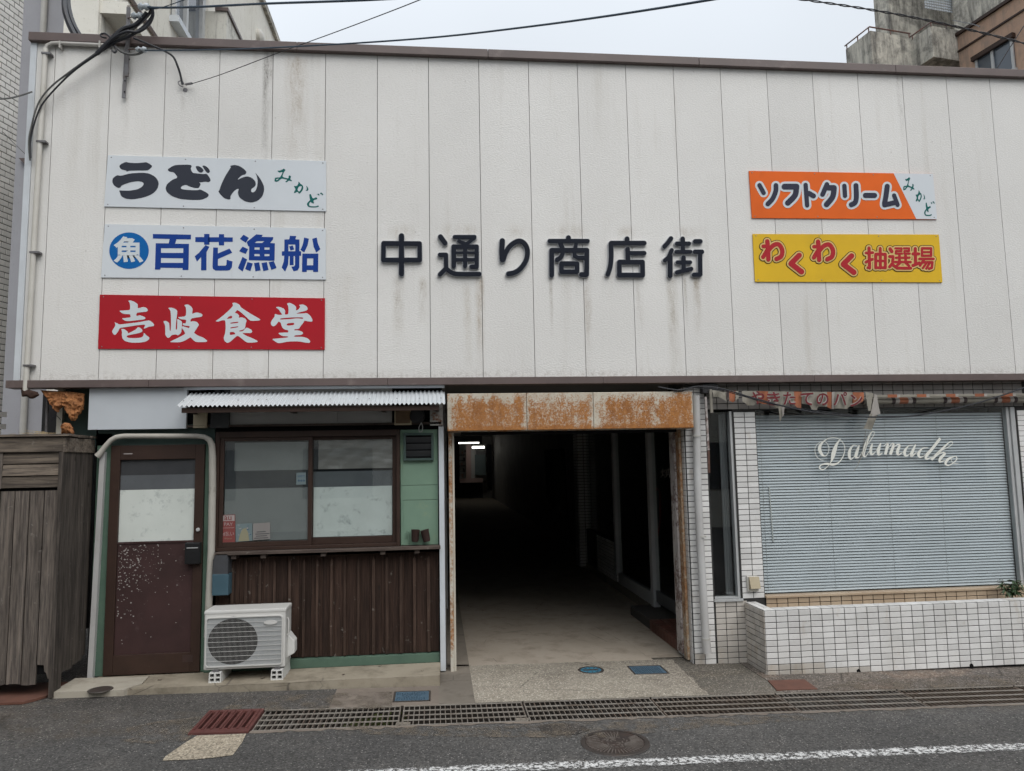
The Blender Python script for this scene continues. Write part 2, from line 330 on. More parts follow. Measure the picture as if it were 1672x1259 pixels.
simple('sign_red', (.44, .018, .028), .4, (0.381, 0.019, 0.028), 1.6, spec=.12, dirt=((0.307, 0.015, 0.022), 2.2, .60, (1, 1, .35)))
simple('ink_white', (.62, .67, .70), .35, spec=.12)
simple('ink_blue', (.012, .05, .26), .35, spec=.12)
simple('circle_blue', (.008, .125, .39), .35, spec=.12)
simple('sign_orange', (.82, .15, .022), .4, (0.688, 0.126, 0.020), 1.6, spec=.12, dirt=((0.607, 0.111, 0.018), 2.2, .60, (1, 1, .35)))
simple('ink_navy', (.038, .040, .065), .4, spec=.12)
simple('sign_yellow', (.76, .48, .03), .4, (0.632, 0.400, 0.033), 1.6, spec=.12, dirt=((0.558, 0.353, 0.029), 2.2, .60, (1, 1, .35)))
simple('ink_red', (.43, .028, .035), .4, spec=.12)
simple('ink_cream', (.70, .50, .20), .4, spec=.12)
simple('ink_brown', (.08, .05, .01), .4, spec=.12)
simple('letter_face', (.008, .011, .020), .4, spec=.15)
simple('letter_side', (.42, .43, .45), .35)
simple('screw', (.25, .25, .26), .4, metal=.6)
simple('canopy', (.66, .69, .71), .35, (.60, .63, .65), 3, metal=.15)
simple('meter_tan', (.17, .105, .055), .6, (.12, .075, .04), 9)
simple('cream_plate', (.42, .36, .25), .6, (.36, .3, .2), 5)
simple('awn_cream', (.30, .28, .235), .9, (.21, .195, .165), 5, dirt=((.16, .14, .11), 7, .58))
simple('awn_orange', (.36, .125, .06), .9, (.25, .09, .05), 6, dirt=((.19, .13, .10), 7, .54))
simple('awn_dark', (.05, .035, .035), .9)
simple('awn_maroon', (.16, .022, .028), .9, (.12, .018, .022), 8)
simple('awn_white', (.40, .37, .34), .9, (.3, .28, .26), 6)
simple('glass_interior', (.07, .072, .078), .6)
simple('lid_blue', (.065, .115, .16), .7, (.048, .085, .12), 10, bump=(60, .3, .003), dirt=((.10, .12, .13), 12, .6))
simple('lid_cyan', (.04, .19, .27), .6, (.028, .12, .19), 14, dirt=((.03, .03, .03), 20, .58))
simple('iron', (.075, .063, .056), .5, (.05, .043, .039), 12, metal=.2, dirt=((.09, .055, .04), 9, .6))
simple('relief_iron', (.15, .13, .115), .55, (.09, .075, .066), 8)
simple('manhole_plate', (.05, .036, .03), .6, (.035, .027, .024), 9, dirt=((.085, .05, .04), 5, .55))
simple('grate_iron', (.21, .19, .168), .65, (.14, .11, .088), 4, metal=.1, dirt=((.13, .075, .05), 3, .54))
simple('grate_rust', (.16, .125, .098), .8, (.11, .08, .06), 6)
simple('grate_rod', (.36, .335, .30), .6, (.24, .21, .175), 5, metal=.2, dirt=((.12, .07, .045), 4, .55))
simple('maroon_iron', (.125, .042, .036), .6, (.09, .032, .028), 7, dirt=((.2, .12, .1), 20, .66))
simple('rust_sheet', (.14, .06, .04), .85, (.10, .045, .032), 9, dirt=((.2, .13, .1), 12, .62))
simple('moss', (.06, .085, .02), .95, (.1, .11, .03), 30)
simple('leaf', (.045, .095, .03), .5, (.03, .065, .022), 30, rnd=.3)
simple('twig', (.09, .07, .04), .8)
simple('pot', (.045, .022, .018), .6, (.03, .016, .013), 14)
simple('label_red', (.21, .05, .045), .5); simple('label_grey', (.24, .225, .215), .5); simple('label_pale', (.30, .30, .29), .5)
simple('label_yellow', (.27, .255, .17), .5); simple('label_teal', (.15, .20, .21), .5); simple('label_navy', (.03, .08, .15), .5); simple('label_text', (.08, .08, .08), .5); simple('label_light', (.36, .32, .31), .5)
simple('red_hose', (.28, .012, .02), .5)
simple('railing', (.20, .085, .06), .6, (.1, .09, .09), 5)
simple('pink_frame', (.50, .36, .34), .6); simple('shop_white', (.55, .55, .54), .6); simple('shop_shelf', (.16, .16, .17), .6)
t = NT('glass'); gl = t.n('ShaderNodeBsdfGlossy'); gl.inputs['Roughness'].default_value = .02; tr = t.n('ShaderNodeBsdfTransparent'); tr.inputs[0].default_value = (.95, .97, .97, 1); lw = t.n('ShaderNodeLayerWeight'); lw.inputs[0].default_value = .5; fr = t.math('MULTIPLY_ADD', t.math('POWER', lw.outputs['Facing'], 5.0), .92, .05)
ms = t.n('ShaderNodeMixShader'); t.l(fr, ms.inputs[0]); t.l(tr.outputs[0], ms.inputs[1]); t.l(gl.outputs[0], ms.inputs[2]); t.l(ms.outputs[0], t.out.inputs[0])
simple('dark_glass', (.045, .06, .072), .08, spec=.6)
simple('sky_glass', (.08, .10, .125), .06, spec=.8)
for nm, cc, e in (('tube_light', (1, .97, .88), 7.0),):
    t = NT(nm); em = t.n('ShaderNodeEmission'); em.inputs[0].default_value = (*cc, 1); em.inputs[1].default_value = e; t.l(em.outputs[0], t.out.inputs[0])

# ---------------------------------------------------------------- mesh helpers
class MB:
    def __init__(s): s.v = []; s.f = []
    def add(s, vs, fs):
        o = len(s.v); s.v += [tuple(p) for p in vs]; s.f += [tuple(i+o for i in f) for f in fs]; return s
    def box(s, x0, x1, y0, y1, z0, z1):
        return s.add([(x0, y0, z0), (x1, y0, z0), (x1, y1, z0), (x0, y1, z0), (x0, y0, z1), (x1, y0, z1), (x1, y1, z1), (x0, y1, z1)],
                     [(0, 3, 2, 1), (4, 5, 6, 7), (0, 1, 5, 4), (1, 2, 6, 5), (2, 3, 7, 6), (3, 0, 4, 7)])
    def quad(s, a, b, c, d): return s.add([a, b, c, d], [(0, 1, 2, 3)])
    def beam(s, a, b, w, h, up=(0, 0, 1)):
        a, b = Vector(a), Vector(b); d = (b-a).normalized(); u = Vector(up); r = d.cross(u).normalized(); u = r.cross(d).normalized(); r = r*(w/2); u = u*(h/2)
        return s.add([a-r-u, a+r-u, a+r+u, a-r+u, b-r-u, b+r-u, b+r+u, b-r+u], [(3, 2, 1, 0), (4, 5, 6, 7), (0, 1, 5, 4), (1, 2, 6, 5), (2, 3, 7, 6), (3, 0, 4, 7)])
    def tube(s, pts, r, n=8, cap=True, smooth=0):
        pts = [Vector(p) for p in pts]
        if smooth: pts = catmull(pts, smooth)
        rs = r if isinstance(r, list) else [r]*len(pts)
        prev = None; rings = []
        for i, p in enumerate(pts):
            d = (pts[min(i+1, len(pts)-1)]-pts[max(i-1, 0)]).normalized()
            if prev is None: a = d.orthogonal().normalized()
            else: a = (prev-d*prev.dot(d)).normalized()
            prev = a; b = d.cross(a)
            rings.append([p+(a*cos(2*pi*k/n)+b*sin(2*pi*k/n))*rs[i] for k in range(n)])
        vs = [q for g in rings for q in g]; fs = []
        for i in range(len(rings)-1):
            for k in range(n): fs.append((i*n+k, i*n+(k+1) % n, (i+1)*n+(k+1) % n, (i+1)*n+k))
        if cap: fs.append(tuple(range(n-1, -1, -1))); fs.append(tuple((len(rings)-1)*n+k for k in range(n)))
        return s.add(vs, fs)
    def lathe(s, prof, c, axis='z', n=24):
        vs = []; fs = []; c = Vector(c)
        for r, h in prof:
            for k in range(n):
                a = 2*pi*k/n
                q = {'z': (r*cos(a), r*sin(a), h), 'y': (r*cos(a), h, r*sin(a)), 'x': (h, r*cos(a), r*sin(a))}[axis]
                vs.append(c+Vector(q))
        for i in range(len(prof)-1):
            for k in range(n): fs.append((i*n+k, i*n+(k+1) % n, (i+1)*n+(k+1) % n, (i+1)*n+k))
        return s.add(vs, fs)
    def prism(s, poly, fn, d0, d1, holes=()):
        """poly in 2-D, fn(u, v, depth) -> point; front at d0, back at d1"""
        loops = [list(poly)]+[list(h) for h in holes]
        tris = tessellate_polygon([[Vector((p[0], p[1], 0)) for p in l] for l in loops])
        flat = [p for l in loops for p in l]; n = len(flat)
        vs = [fn(p[0], p[1], d0) for p in flat]; fs = [tuple(t_) for t_ in tris]
        if d1 is not None:
            vs += [fn(p[0], p[1], d1) for p in flat]; o = 0
            for l in loops:
                m = len(l)
                for k in range(m): fs.append((o+k, o+(k+1) % m, n+o+(k+1) % m, n+o+k))
                o += m
        return s.add(vs, fs)
    def mesh(s, name, smooth=False, bevel=0.0):
        me = bpy.data.meshes.new(name); me.from_pydata(s.v, [], s.f)
        bm = bmesh.new(); bm.from_mesh(me)
        if bevel:
            bmesh.ops.remove_doubles(bm, verts=bm.verts, dist=1e-6)
            bmesh.ops.bevel(bm, geom=[e for e in bm.edges if len(e.link_faces) == 2 and e.calc_face_angle(0) > .5], offset=bevel, segments=2, profile=.6, affect='EDGES', clamp_overlap=True)
        bmesh.ops.recalc_face_normals(bm, faces=bm.faces)
        bm.to_mesh(me); bm.free()
        if smooth:
            for p in me.polygons: p.use_smooth = True
            try: me.set_sharp_from_angle(angle=radians(40))
            except Exception: pass
        return me
def catmull(P, k):
    out = []; n = len(P)
    for i in range(n-1):
        p0, p1, p2, p3 = P[max(i-1, 0)], P[i], P[i+1], P[min(i+2, n-1)]
        for j in range(k):
            t_ = j/k; out.append(.5*((2*p1)+(p2-p0)*t_+(2*p0-5*p1+4*p2-p3)*t_*t_+(3*p1-p0-3*p2+p3)*t_**3))
    out.append(P[-1]); return out
def tag(o, label=None, cat=None, group=None, kind=None, category=None):
    cat = cat or category
    for k, v in (('label', label), ('category', cat), ('group', group), ('kind', kind)):
        if v: o[k] = v
    return o
def adopt(o, parent):
    if parent is None: return
    o.parent = parent
    if parent.type == 'EMPTY': o.matrix_parent_inverse = Matrix.Translation(-parent.location)
def obj(name, mb, mat, parent=None, smooth=False, bevel=0.0, **tags):
    me = mb if isinstance(mb, bpy.types.Mesh) else mb.mesh(name, smooth, bevel)
    if not me.materials: me.materials.append(MATS[mat])
    o = bpy.data.objects.new(name, me); COL.objects.link(o); adopt(o, parent); return tag(o, **tags)
def thing(name, label, cat, loc, group=None):
    o = bpy.data.objects.new(name, None); COL.objects.link(o); o.location = loc; o.empty_display_size = .2
    return tag(o, label, cat, group)
def box(name, mat, parent, *a, bevel=0.0, **k): return obj(name, MB().box(*a), mat, parent, bevel=bevel, **k)
XZ = lambda Y: (lambda u, v, d: (u, Y+d, v))
# one tile mesh per size: front face slightly pillowed by a chamfer, shared between all alike tiles
_tm = {}
def tile_mesh(w_, h_, d_, mat, c=.0016):
    k = (round(w_, 4), round(h_, 4), d_, mat)
    if k not in _tm:
        m = MB(); a, b = w_/2, h_/2
        vs = [(-a, 0, -b), (a, 0, -b), (a, 0, b), (-a, 0, b), (-a, -d_+c, -b), (a, -d_+c, -b), (a, -d_+c, b), (-a, -d_+c, b), (-a+c, -d_, -b+c), (a-c, -d_, -b+c), (a-c, -d_, b-c), (-a+c, -d_, b-c)]
        fs = [(8, 9, 10, 11)]
        for i in range(4):
            j = (i+1) % 4; fs += [(i, j, 4+j, 4+i), (4+i, 4+j, 8+j, 8+i)]
        me = m.add(vs, fs).mesh('tile'); me.materials.append(MATS[mat]); _tm[k] = me
    return _tm[k]
def lay_tile(parent, me, loc, rz=0.0, rx=0.0):
    o = bpy.data.objects.new('tile', me); COL.objects.link(o); o.location = loc; o.rotation_euler = (rx+random.uniform(-.004, .004), random.uniform(-.003, .003), rz+random.uniform(-.004, .004)); adopt(o, parent); return o
def tiles(parent, mat, p0, rz, nu, nv, pu, pv, gap=.006, depth=.006, skip=None, u_first=None, half=False, mats=None):
    """wall of tiles from lower-left p0 along direction rz"""
    d = Vector((cos(rz), sin(rz), 0)); out = []
    for j in range(nv):
        u = 0.0
        for i in range(nu):
            wd = pu
            if u_first and i == 0: wd = u_first
            if half and j % 2 and i == 0: wd = pu/2
            if not (skip and skip(i, j)):
                mt = mats(i, j) if mats else mat
                c = Vector(p0)+d*(u+wd/2)+Vector((0, 0, pv*(j+.5)))
                out.append(lay_tile(parent, tile_mesh(wd-gap, pv-gap, depth, mt), c, rz))
            u += wd
    return out

# ================================================================ GROUND
def sheet(name, rects, mat, dz=0.0, kind='structure', n=1):
    m = MB()
    for x0, x1, y0, y1 in rects:
        m.quad((x0, y0, gz(x0)+dz), (x1, y0, gz(x1)+dz), (x1, y1, gz(x1)+dz), (x0, y1, gz(x0)+dz))
    return obj(name, m, mat, None, kind=kind)
GF, GN = -.80, -1.225          # far and near lip of the gutter
sheet('terrain', [(-300, 300, -300, 300)], 'aggregate_brown', -.5)
sheet('road', [(-90, 90, -120, GN)], 'asphalt')
sheet('road_shoulder', [(-90, -1.6, GN, -.345), (-90, -2.86, -.345, 3), (-1.6, -.78, GF, -.345)], 'asphalt_left')
sheet('pavement_concrete', [(-.78, .0, GF, -.345)], 'concrete_brown')
sheet('pavement_strip', [(.0, .262, GF, .21), (.0, .14, -.345, -.345)], 'concrete_grey')
def jag(x0, y0, x1, y1, n, a): return [(x0+(x1-x0)*i/n+random.uniform(-a, a), y0+(y1-y0)*i/n+random.uniform(-a, a)) for i in range(1, n)]
pg = [(.262, GF), (2.02, GF)]+jag(2.02, GF, 2.06, .23, 26, .014)+[(2.06, .23)]+jag(2.06, .23, .262, .21, 40, .010)+[(.262, .21)]
obj('pavement_aggregate', MB().prism(pg, lambda u, v, d: (u, v, gz(u)+d), .003, None), 'aggregate', kind='structure')
sheet('pavement_side', [(1.9, 2.62, GF, .3)], 'aggregate_dark', -.003)
sheet('pavement_lane', [(2.62, 9, GF, .3)], 'aggregate_brown')
sheet('passage_floor', [(.262, 3.2, .31, 36), (.262, 1.895, .1, .31)], 'concrete_floor', .0)
sheet('passage_kerb', [(.0755, .262, .21, 33.05)], 'concrete_grey', .012)
# gutter trough under the gratings
m = MB(); zb = -.26
for x0, x1 in ((-1.6, 9),):
    m.quad((x0, GN, gz(x0)), (x1, GN, gz(x1)), (x1, GN, gz(x1)+zb), (x0, GN, gz(x0)+zb))
    m.quad((x0, GN, gz(x0)+zb), (x1, GN, gz(x1)+zb), (x1, GF, gz(x1)+zb), (x0, GF, gz(x0)+zb))
    m.quad((x0, GF, gz(x0)+zb), (x1, GF, gz(x1)+zb), (x1, GF, gz(x1)), (x0, GF, gz(x0)))
    m.quad((x0, GN, gz(x0)), (x0, GN, gz(x0)+zb), (x0, GF, gz(x0)+zb), (x0, GF, gz(x0)))
obj('gutter_channel', m, 'trough', kind='structure')
# narrow ragged concrete edging beside the gutter
def ragged(name, x0, x1, y0, y1, mat, dz, amp, step=.035):
    m = MB(); n = int((x1-x0)/step); top = []; bot = []
    for i in range(n+1):
        x = x0+(x1-x0)*i/n; top.append((x, y1, gz(x)+dz)); bot.append((x, y0+random.uniform(-amp, amp), gz(x)+dz))
    return obj(name, m.add(top+bot, [(i, i+1, n+2+i, n+1+i) for i in range(n)]), mat, kind='structure')
ragged('gutter_edging', -1.22, 7.5, GN-.03, GN+.0, 'concrete_brown', .003, .018)
# doorstep slab in front of the left shop
m = MB()
zs = .075
poly = [(-2.72, -.34), (-2.3, -.325), (-1.9, -.315), (-1.2, -.335), (-.6, -.33), (.01, -.34), (.018, .14), (-2.72, .14)]
m.prism(poly, lambda u, v, d: (u, v, d), zs, gz(0)-.05)
obj('doorstep', m, 'concrete_step', bevel=.008, kind='structure')
obj('doorstep_apron', MB().prism([(-2.86, -.37), (-2.35, -.36), (-2.28, -.2), (-2.3, .0), (-2.86, .0)], lambda u, v, d: (u, v, gz(u)+d), .045, -.05), 'concrete_light', kind='structure')
# concrete patch in the road, white line, dark repair
pp = [onG(x, y) for x, y in ((322, 1202), (402, 1199), (396, 1212), (386, 1226), (380, 1234), (350, 1238), (320, 1241), (265, 1243), (270, 1236), (290, 1222), (305, 1212))]
obj('road_patch', MB().prism([(p.x, p.y) for p in pp], lambda u, v, d: (u, v, gz(u)+d), .004, None), 'patch_concrete', kind='structure')
pp = [onG(x, y) for x, y in ((878, 1186), (900, 1182), (935, 1182), (958, 1188), (963, 1193), (940, 1200), (905, 1202), (885, 1196))]
obj('road_repair', MB().prism([(p.x, p.y) for p in pp], lambda u, v, d: (u, v, gz(u)+d), .004, None), 'asphalt_dark', kind='structure')
t = NT('dust'); db = t.bsdf(t.mix(t.rng(t.noise(60, 5, .8), .4, .65), (.20, .165, .125), (.11, .092, .075)), .95); dtr = t.n('ShaderNodeBsdfTransparent'); dms = t.n('ShaderNodeMixShader')
t.l(t.math('MULTIPLY', t.rng(t.noise(7, 7, .75), .44, .60), t.rng(t.noise(70, 4, .8), .35, .6, .35, .9)), dms.inputs[0]); t.l(dtr.outputs[0], dms.inputs[1]); t.l(t.b.outputs[0], dms.inputs[2]); t.l(dms.outputs[0], t.out.inputs[0])
for nm, P_ in (('sediment', ((198, 1212), (206, 1190), (250, 1180), (320, 1172), (348, 1164), (318, 1198), (306, 1210), (262, 1216))), ('sediment', ((560, 1185), (760, 1190), (900, 1182), (1080, 1178), (1300, 1168), (1330, 1176), (1120, 1192), (980, 1206), (760, 1204), (600, 1200))), ('sediment', ((360, 1160), (400, 1138), (560, 1132), (640, 1130), (640, 1158), (500, 1162))), ('sediment', ((1330, 1128), (1400, 1110), (1560, 1104), (1672, 1100), (1672, 1118), (1500, 1126)))):
    pp = [onG(x, y) for x, y in P_]; obj(nm, MB().prism([(p.x, p.y) for p in pp], lambda u, v, d: (u, v, gz(u)+d), .0045, None), 'dust', kind='structure')
sheet('road_marking', [(-.62, 14, -2.08, -1.9)], 'road_paint', .006)

# ================================================================ UPPER STOREY
ZT, ZB = 5.386, 2.467
BT = thing('commercial_building', 'long upper storey clad in stained off-white stippled panels over the shopfronts', 'building', (1.4, .2, 2.42))
box('wall', 'dark_ceiling', BT, -3.38, 6.35, .034, 8.0, 2.452, 5.36)
J = [-3.38]+[-3.232+.455*i for i in range(22)]
for i in range(len(J)-1):
    g = .0025
    box('siding_panel', 'siding', BT, J[i]+(g if i else 0), J[i+1]-g, 0, .03, ZB+.001, ZT-.001)
cx = [-3.435]+[onY(p, 100, -.05).x for p in (797, 1142, 1463)]+[6.4]
cx = [-3.435, -1.2, onY(797, 99, -.05).x, onY(1142, 110, -.05).x, onY(1463, 118, -.05).x, 6.4]
for a, b in zip(cx, cx[1:]): box('coping', 'brown_metal', BT, a+.0015, b-.0015, -.05, .3, ZT, ZT+.075, bevel=.004)
fx = [-3.47, onY(242, 628, -.05).x, onY(633, 625, -.05).x, onY(985, 622, -.05).x, 3.4, 6.4]
for a, b in zip(fx, fx[1:]): box('lower_flashing', 'brown_metal', BT, a+.001, b-.001, -.048, .09, ZB-.062, ZB, bevel=.003)
box('corner_trim', 'white_trim', BT, -3.432, -3.381, -.012, .06, ZB+.002, ZT-.002, bevel=.003)
box('roof', 'dark_wall', BT, -3.38, 6.35, .31, 8.0, 5.362, 5.40)
# bright flashing strip tucked under the trim above the canopy, and soffit boards
x0, x1, z0, z1 = RC(300, 631.5, 726, 635, .0)
box('drip_strip', 'white_trim', BT, x0, x1, .0, .02, ZB-.084, ZB-.0635)

# ---- conduit along the wall top and down the corner
CP = thing('conduit_pipe', 'cream conduit pipe bent round the top left corner of the panel wall', 'pipe', (-3.34, -.03, ZB))
zc = onY(130, 73, -.03).z; xc = onY(72, 90, -.03).x; xb = onY(43, 600, -.03).x
zc2 = onY(43, 640, -.03).z
obj('pipe_run', MB().tube([(onY(176, 72, -.03).x, -.035, zc), (xc+.1, -.035, zc+.004), (xc+.06, -.035, zc), (xc+.025, -.035, zc-.02), (xc+.012, -.035, zc-.06)], .017, 10), 'grey_pipe', CP, smooth=True)
obj('pipe_drop', MB().tube([(xc+.012, -.035, zc-.05), ((xc+xb)/2+.006, -.035, (zc+zc2)/2), (xb+.005, -.035, zc2)], .021, 12), 'cream_pipe', CP, smooth=True)
for py in (87, 231, 412, 597):
    q = onY(74-(py-87)*.058, py, -.05); box('clamp', 'galv', CP, q.x-.03, q.x+.045, -.06, -.005, q.z-.008, q.z+.008)
for px in (98, 163):
    q = onY(px, 72, -.05); box('clamp', 'grey_pipe', CP, q.x-.006, q.x+.006, -.06, -.004, q.z-.035, q.z+.026)

# ================================================================ LEFT SHOPFRONT (timber, green boards)
LS = thing('timber_shopfront', 'shabby ground-floor shopfront with brown door, sliding window and dark battened boards', 'shopfront', (-1.4, .12, .06))
# carcass: dark room behind
m = MB(); X0, X1 = -2.84, .045
m.quad((X0, 2.5, .06), (X1, 2.5, .06), (X1, 2.5, 2.44), (X0, 2.5, 2.44)); m.quad((X0, .15, .06), (X0, 2.5, .06), (X0, 2.5, 2.44), (X0, .15, 2.44)); m.quad((X1, .15, .06), (X1, 2.5, .06), (X1, 2.5, 2.44), (X1, .15, 2.44)); m.quad((X0, .15, .08), (X1, .15, .08), (X1, 2.5, .08), (X0, 2.5, .08))
obj('room', m, 'dark_wall', LS)
dx0, dx1, dz0, dz1 = -2.685, -1.935, .085, 1.93
box('corner_board', 'green_base', LS, -2.80, dx0-.002, .09, .16, .08, 2.03)
obj('corner_post', MB().beam((onY(158, 900, .06).x-.012, .07, .06), (onY(168, 745, .06).x, .07, 1.88), .04, .04, (0, 1, 0)), 'white_pipe', LS)
box('door_head', 'green_dark', LS, -2.80, -1.86, .09, .16, dz1+.002, 2.10)
box('lintel', 'dark', LS, -1.858, .03, .10, .16, 2.03, 2.085)
box('jamb_board', 'green_base', LS, dx1+.002, -1.86, .09, .16, .08, dz1)
# brown aluminium door
D = box('door', 'brown_frame', LS, dx0, dx1, .105, .145, dz0, dz1)
fr = .075
for nm, a in (('stile', (dx0, dx0+fr, .07, .105, dz0, dz1)), ('stile', (dx1-fr, dx1, .07, .105, dz0, dz1)), ('rail', (dx0+fr, dx1-fr, .07, .105, dz1-.12, dz1)), ('rail', (dx0+fr, dx1-fr, .07, .105, dz0, dz0+.155))):
    box(nm, 'brown_frame', D, *a, bevel=.004)
px0, px1 = dx0+fr, dx1-fr; pzt = dz1-.12; pzm = onY(255, 886, .1).z; pzb = dz0+.155
box('lower_panel', 'door_panel', D, px0, px1, .09, .104, pzb, pzm)
box('middle_rail', 'door_panel', D, px0, px1, .082, .104, pzm-.002, pzm+.012)
za, zb_ = onY(255, 775, .1).z, onY(255, 799, .1).z
box('glass_top', 'film_dark', D, px0, px1, .095, .104, za, pzt); box('glass_middle', 'film_mid', D, px0, px1, .0955, .104, zb_, za-.001); box('frosted_pane', 'frost', D, px0, px1, .0945, .104, pzm+.013, zb_-.001)
# flaked paint on the lower panel
m = MB(); rr = random.Random(3)
for i in range(230):
    u = abs(rr.gauss(0, .30)); v = abs(rr.gauss(0, .33))
    if rr.random() < .12: u, v = rr.random(), rr.random()
    if u > .97 or v > .97: continue
    x = px0+.01+u*(px1-px0-.02); z = pzm-.015-v*(pzm-pzb-.03); s_ = rr.uniform(.0012, .0055)*(1.3 if u < .35 else .9)
    k = rr.randint(4, 6); a0 = rr.random()*6
    m.prism([(x+s_*rr.uniform(.6, 1.3)*1.2*cos(a0+2*pi*q/k), z+s_*rr.uniform(.6, 1.2)*sin(a0+2*pi*q/k)) for q in range(k)], XZ(.0893), 0, None)
obj('paint_flakes', m, 'paint_chip', D, kind='stuff')
hx0, hx1, hz0, hz1 = RC(302, 886, 327, 921, .03)
box('lock_box', 'black_plastic', D, hx0, hx1, .02, .07, hz0, hz1, bevel=.006); box('lock_trim', 'alu', D, hx0+.015, hx1-.015, .0195, .021, hz1-.045, hz1-.038)
q = onY(323, 865, .06); obj('lock_cylinder', MB().lathe([(0, 0), (.012, 0), (.016, .004), (.016, .015)], (q.x, .055, q.z), 'y', 14), 'alu', D, smooth=True)
q = onY(208, 741, .068); box('name_strip', 'label_light', D, q.x-.03, q.x+.04, .0685, .0699, q.z-.004, q.z+.004)
q = onY(304, 1075, .068); box('worn_sticker', 'pot', D, q.x-.03, q.x+.05, .0685, .0699, q.z-.03, q.z+.025)
# window with two sliding sashes
wx0, wx1, wz0, wz1 = -1.845, -.315, 1.045, 2.03
W = obj('window', MB().box(wx0, wx1, .13, .16, wz0, wz1), 'dark', LS)
for nm, a in (('frame', (wx0, wx0+.035, .05, .13, wz0, wz1)), ('frame', (wx1-.03, wx1, .05, .13, wz0, wz1)), ('frame', (wx0+.035, wx1-.03, .05, .13, wz1-.05, wz1)), ('frame', (wx0+.035, wx1-.03, .05, .13, wz0, wz0+.028))):
    box(nm, 'brown_frame', W, *a, bevel=.003)
xm = onY(506, 800, .08).x
def sash(x0, x1, y, parts, bl):
    b = .034; zlo, zhi = wz0+.029, wz1-.051
    for a in ((x0, x0+b, y, y+.028, zlo, zhi), (x1-b, x1, y, y+.028, zlo, zhi), (x0+b, x1-b, y, y+.028, zhi-.028, zhi), (x0+b, x1-b, y, y+.028, zlo, zlo+bl)): box('sash', 'brown_frame', W, *a, bevel=.003)
    gx0, gx1, gz0, gz1 = x0+b, x1-b, zlo+bl, zhi-.028
    box('pane', 'glass', W, gx0, gx1, y+.010, y+.014, gz0, gz1)
    return gx0, gx1, gz0, gz1
gx0, gx1, g0, g1 = sash(wx0+.037, xm+.02, .062, None, .04)
zA, zB, zC = onY(440, 768, .1).z, onY(440, 797, .1).z, onY(440, 883, .1).z
box('backing_dark', 'film_dark', W, gx0, gx1, .083, .0845, zB, zA); box('curtain', 'frost_dim', W, onY(384, 740, .1).x, gx1, .0855, .087, zA-.002, g1-.012); box('frosted_film', 'frost_dim', W, gx0+.006, gx1, .0826, .084, g0+.005, zB)
box('curtain_gap', 'film_dark', W, gx0, onY(384, 740, .1).x-.001, .0855, .087, zA, g1)
gx0, gx1, g0, g1 = sash(xm-.012, wx1-.032, .094, None, .055)
zA, zB = onY(580, 765, .12).z, onY(580, 795, .12).z
# crumpled vinyl sheet hanging inside the right sash
m = MB(); nx, nz = 40, 14; x0, x1 = onY(520, 740, .12).x, gx1
rr = random.Random(11); ph = [rr.random()*6 for _ in range(8)]
for i in range(nx+1):
    for j in range(nz+1):
        u, v = i/nx, j/nz; y = .1165+.004*sin(9*u+5*v+ph[0])*sin(7*v-4*u+ph[1])+.003*sin(21*u-13*v+ph[2])+.002*sin(30*v+9*u+ph[3])
        m.v.append((x0+(x1-x0)*u, y, zA+(g1-zA)*v))
m.f += [(i*(nz+1)+j, (i+1)*(nz+1)+j, (i+1)*(nz+1)+j+1, i*(nz+1)+j+1) for i in range(nx) for j in range(nz)]
obj('vinyl_sheet', m, 'vinyl', W, smooth=True)
box('curtain_gap', 'film_dark', W, gx0, x0-.001, .1155, .117, zA, g1)
box('backing_rail', 'dark', W, gx0, gx1, .1135, .115, zA-.02, zA-.001); box('backing_grey', 'film_mid', W, gx0, gx1, .1138, .116, zB, zA-.021); box('frosted_film', 'frost_bright', W, gx0+.004, gx1-.004, .1128, .1135, g0+.004, zB+.004)
# sill shelf with brackets
sx0, sx1 = onY(352, 900, -.0).x, .025
box('sill', 'sill_wood', LS, sx0, sx1, -.03, .13, 1.018, 1.0425, bevel=.004)
for px in (382, 430, 528, 625, 681):
    q = onY(px, 905, .0); box('bracket', 'sill_wood', LS, q.x-.02, q.x+.02, -.01, .09, .985, 1.0175)
# green boards right of the window
bx0, bx1 = wx1+.003, .008
zz = [1.044, onY(690, 816, .1).z, onY(690, 792, .1).z, 2.03]
for a, b in zip(zz, zz[1:]): box('green_board', 'green_board', LS, bx0, bx1, .085, .15, a+.0015, b-.0015, bevel=.002)
box('edge_cover', 'green_board', LS, bx0+.005, bx0+.025, .078, .0848, 1.05, zz[1])
vx0, vx1, vz0, vz1 = RC(659, 707, 708, 752, .06)
VT = obj('louvre_vent', MB().box(vx0+.02, vx1-.02, .075, .0848, vz0+.02, vz1-.02), 'dark', LS)
for a in ((vx0, vx0+.02, .05, .0845, vz0, vz1), (vx1-.02, vx1, .05, .0845, vz0, vz1), (vx0+.02, vx1-.02, .05, .0845, vz1-.02, vz1), (vx0+.02, vx1-.02, .05, .0845, vz0, vz0+.02)): box('vent_frame', 'green_dark', VT, *a, bevel=.002)
for i in range(3):
    z = vz0+.03+(vz1-vz0-.06)*(i+.5)/3; m = MB().beam((vx0+.021, .066, z), (vx1-.021, .066, z), .004, .052, (0, -.5, 1)); obj('slat', m, 'film_dark', VT)
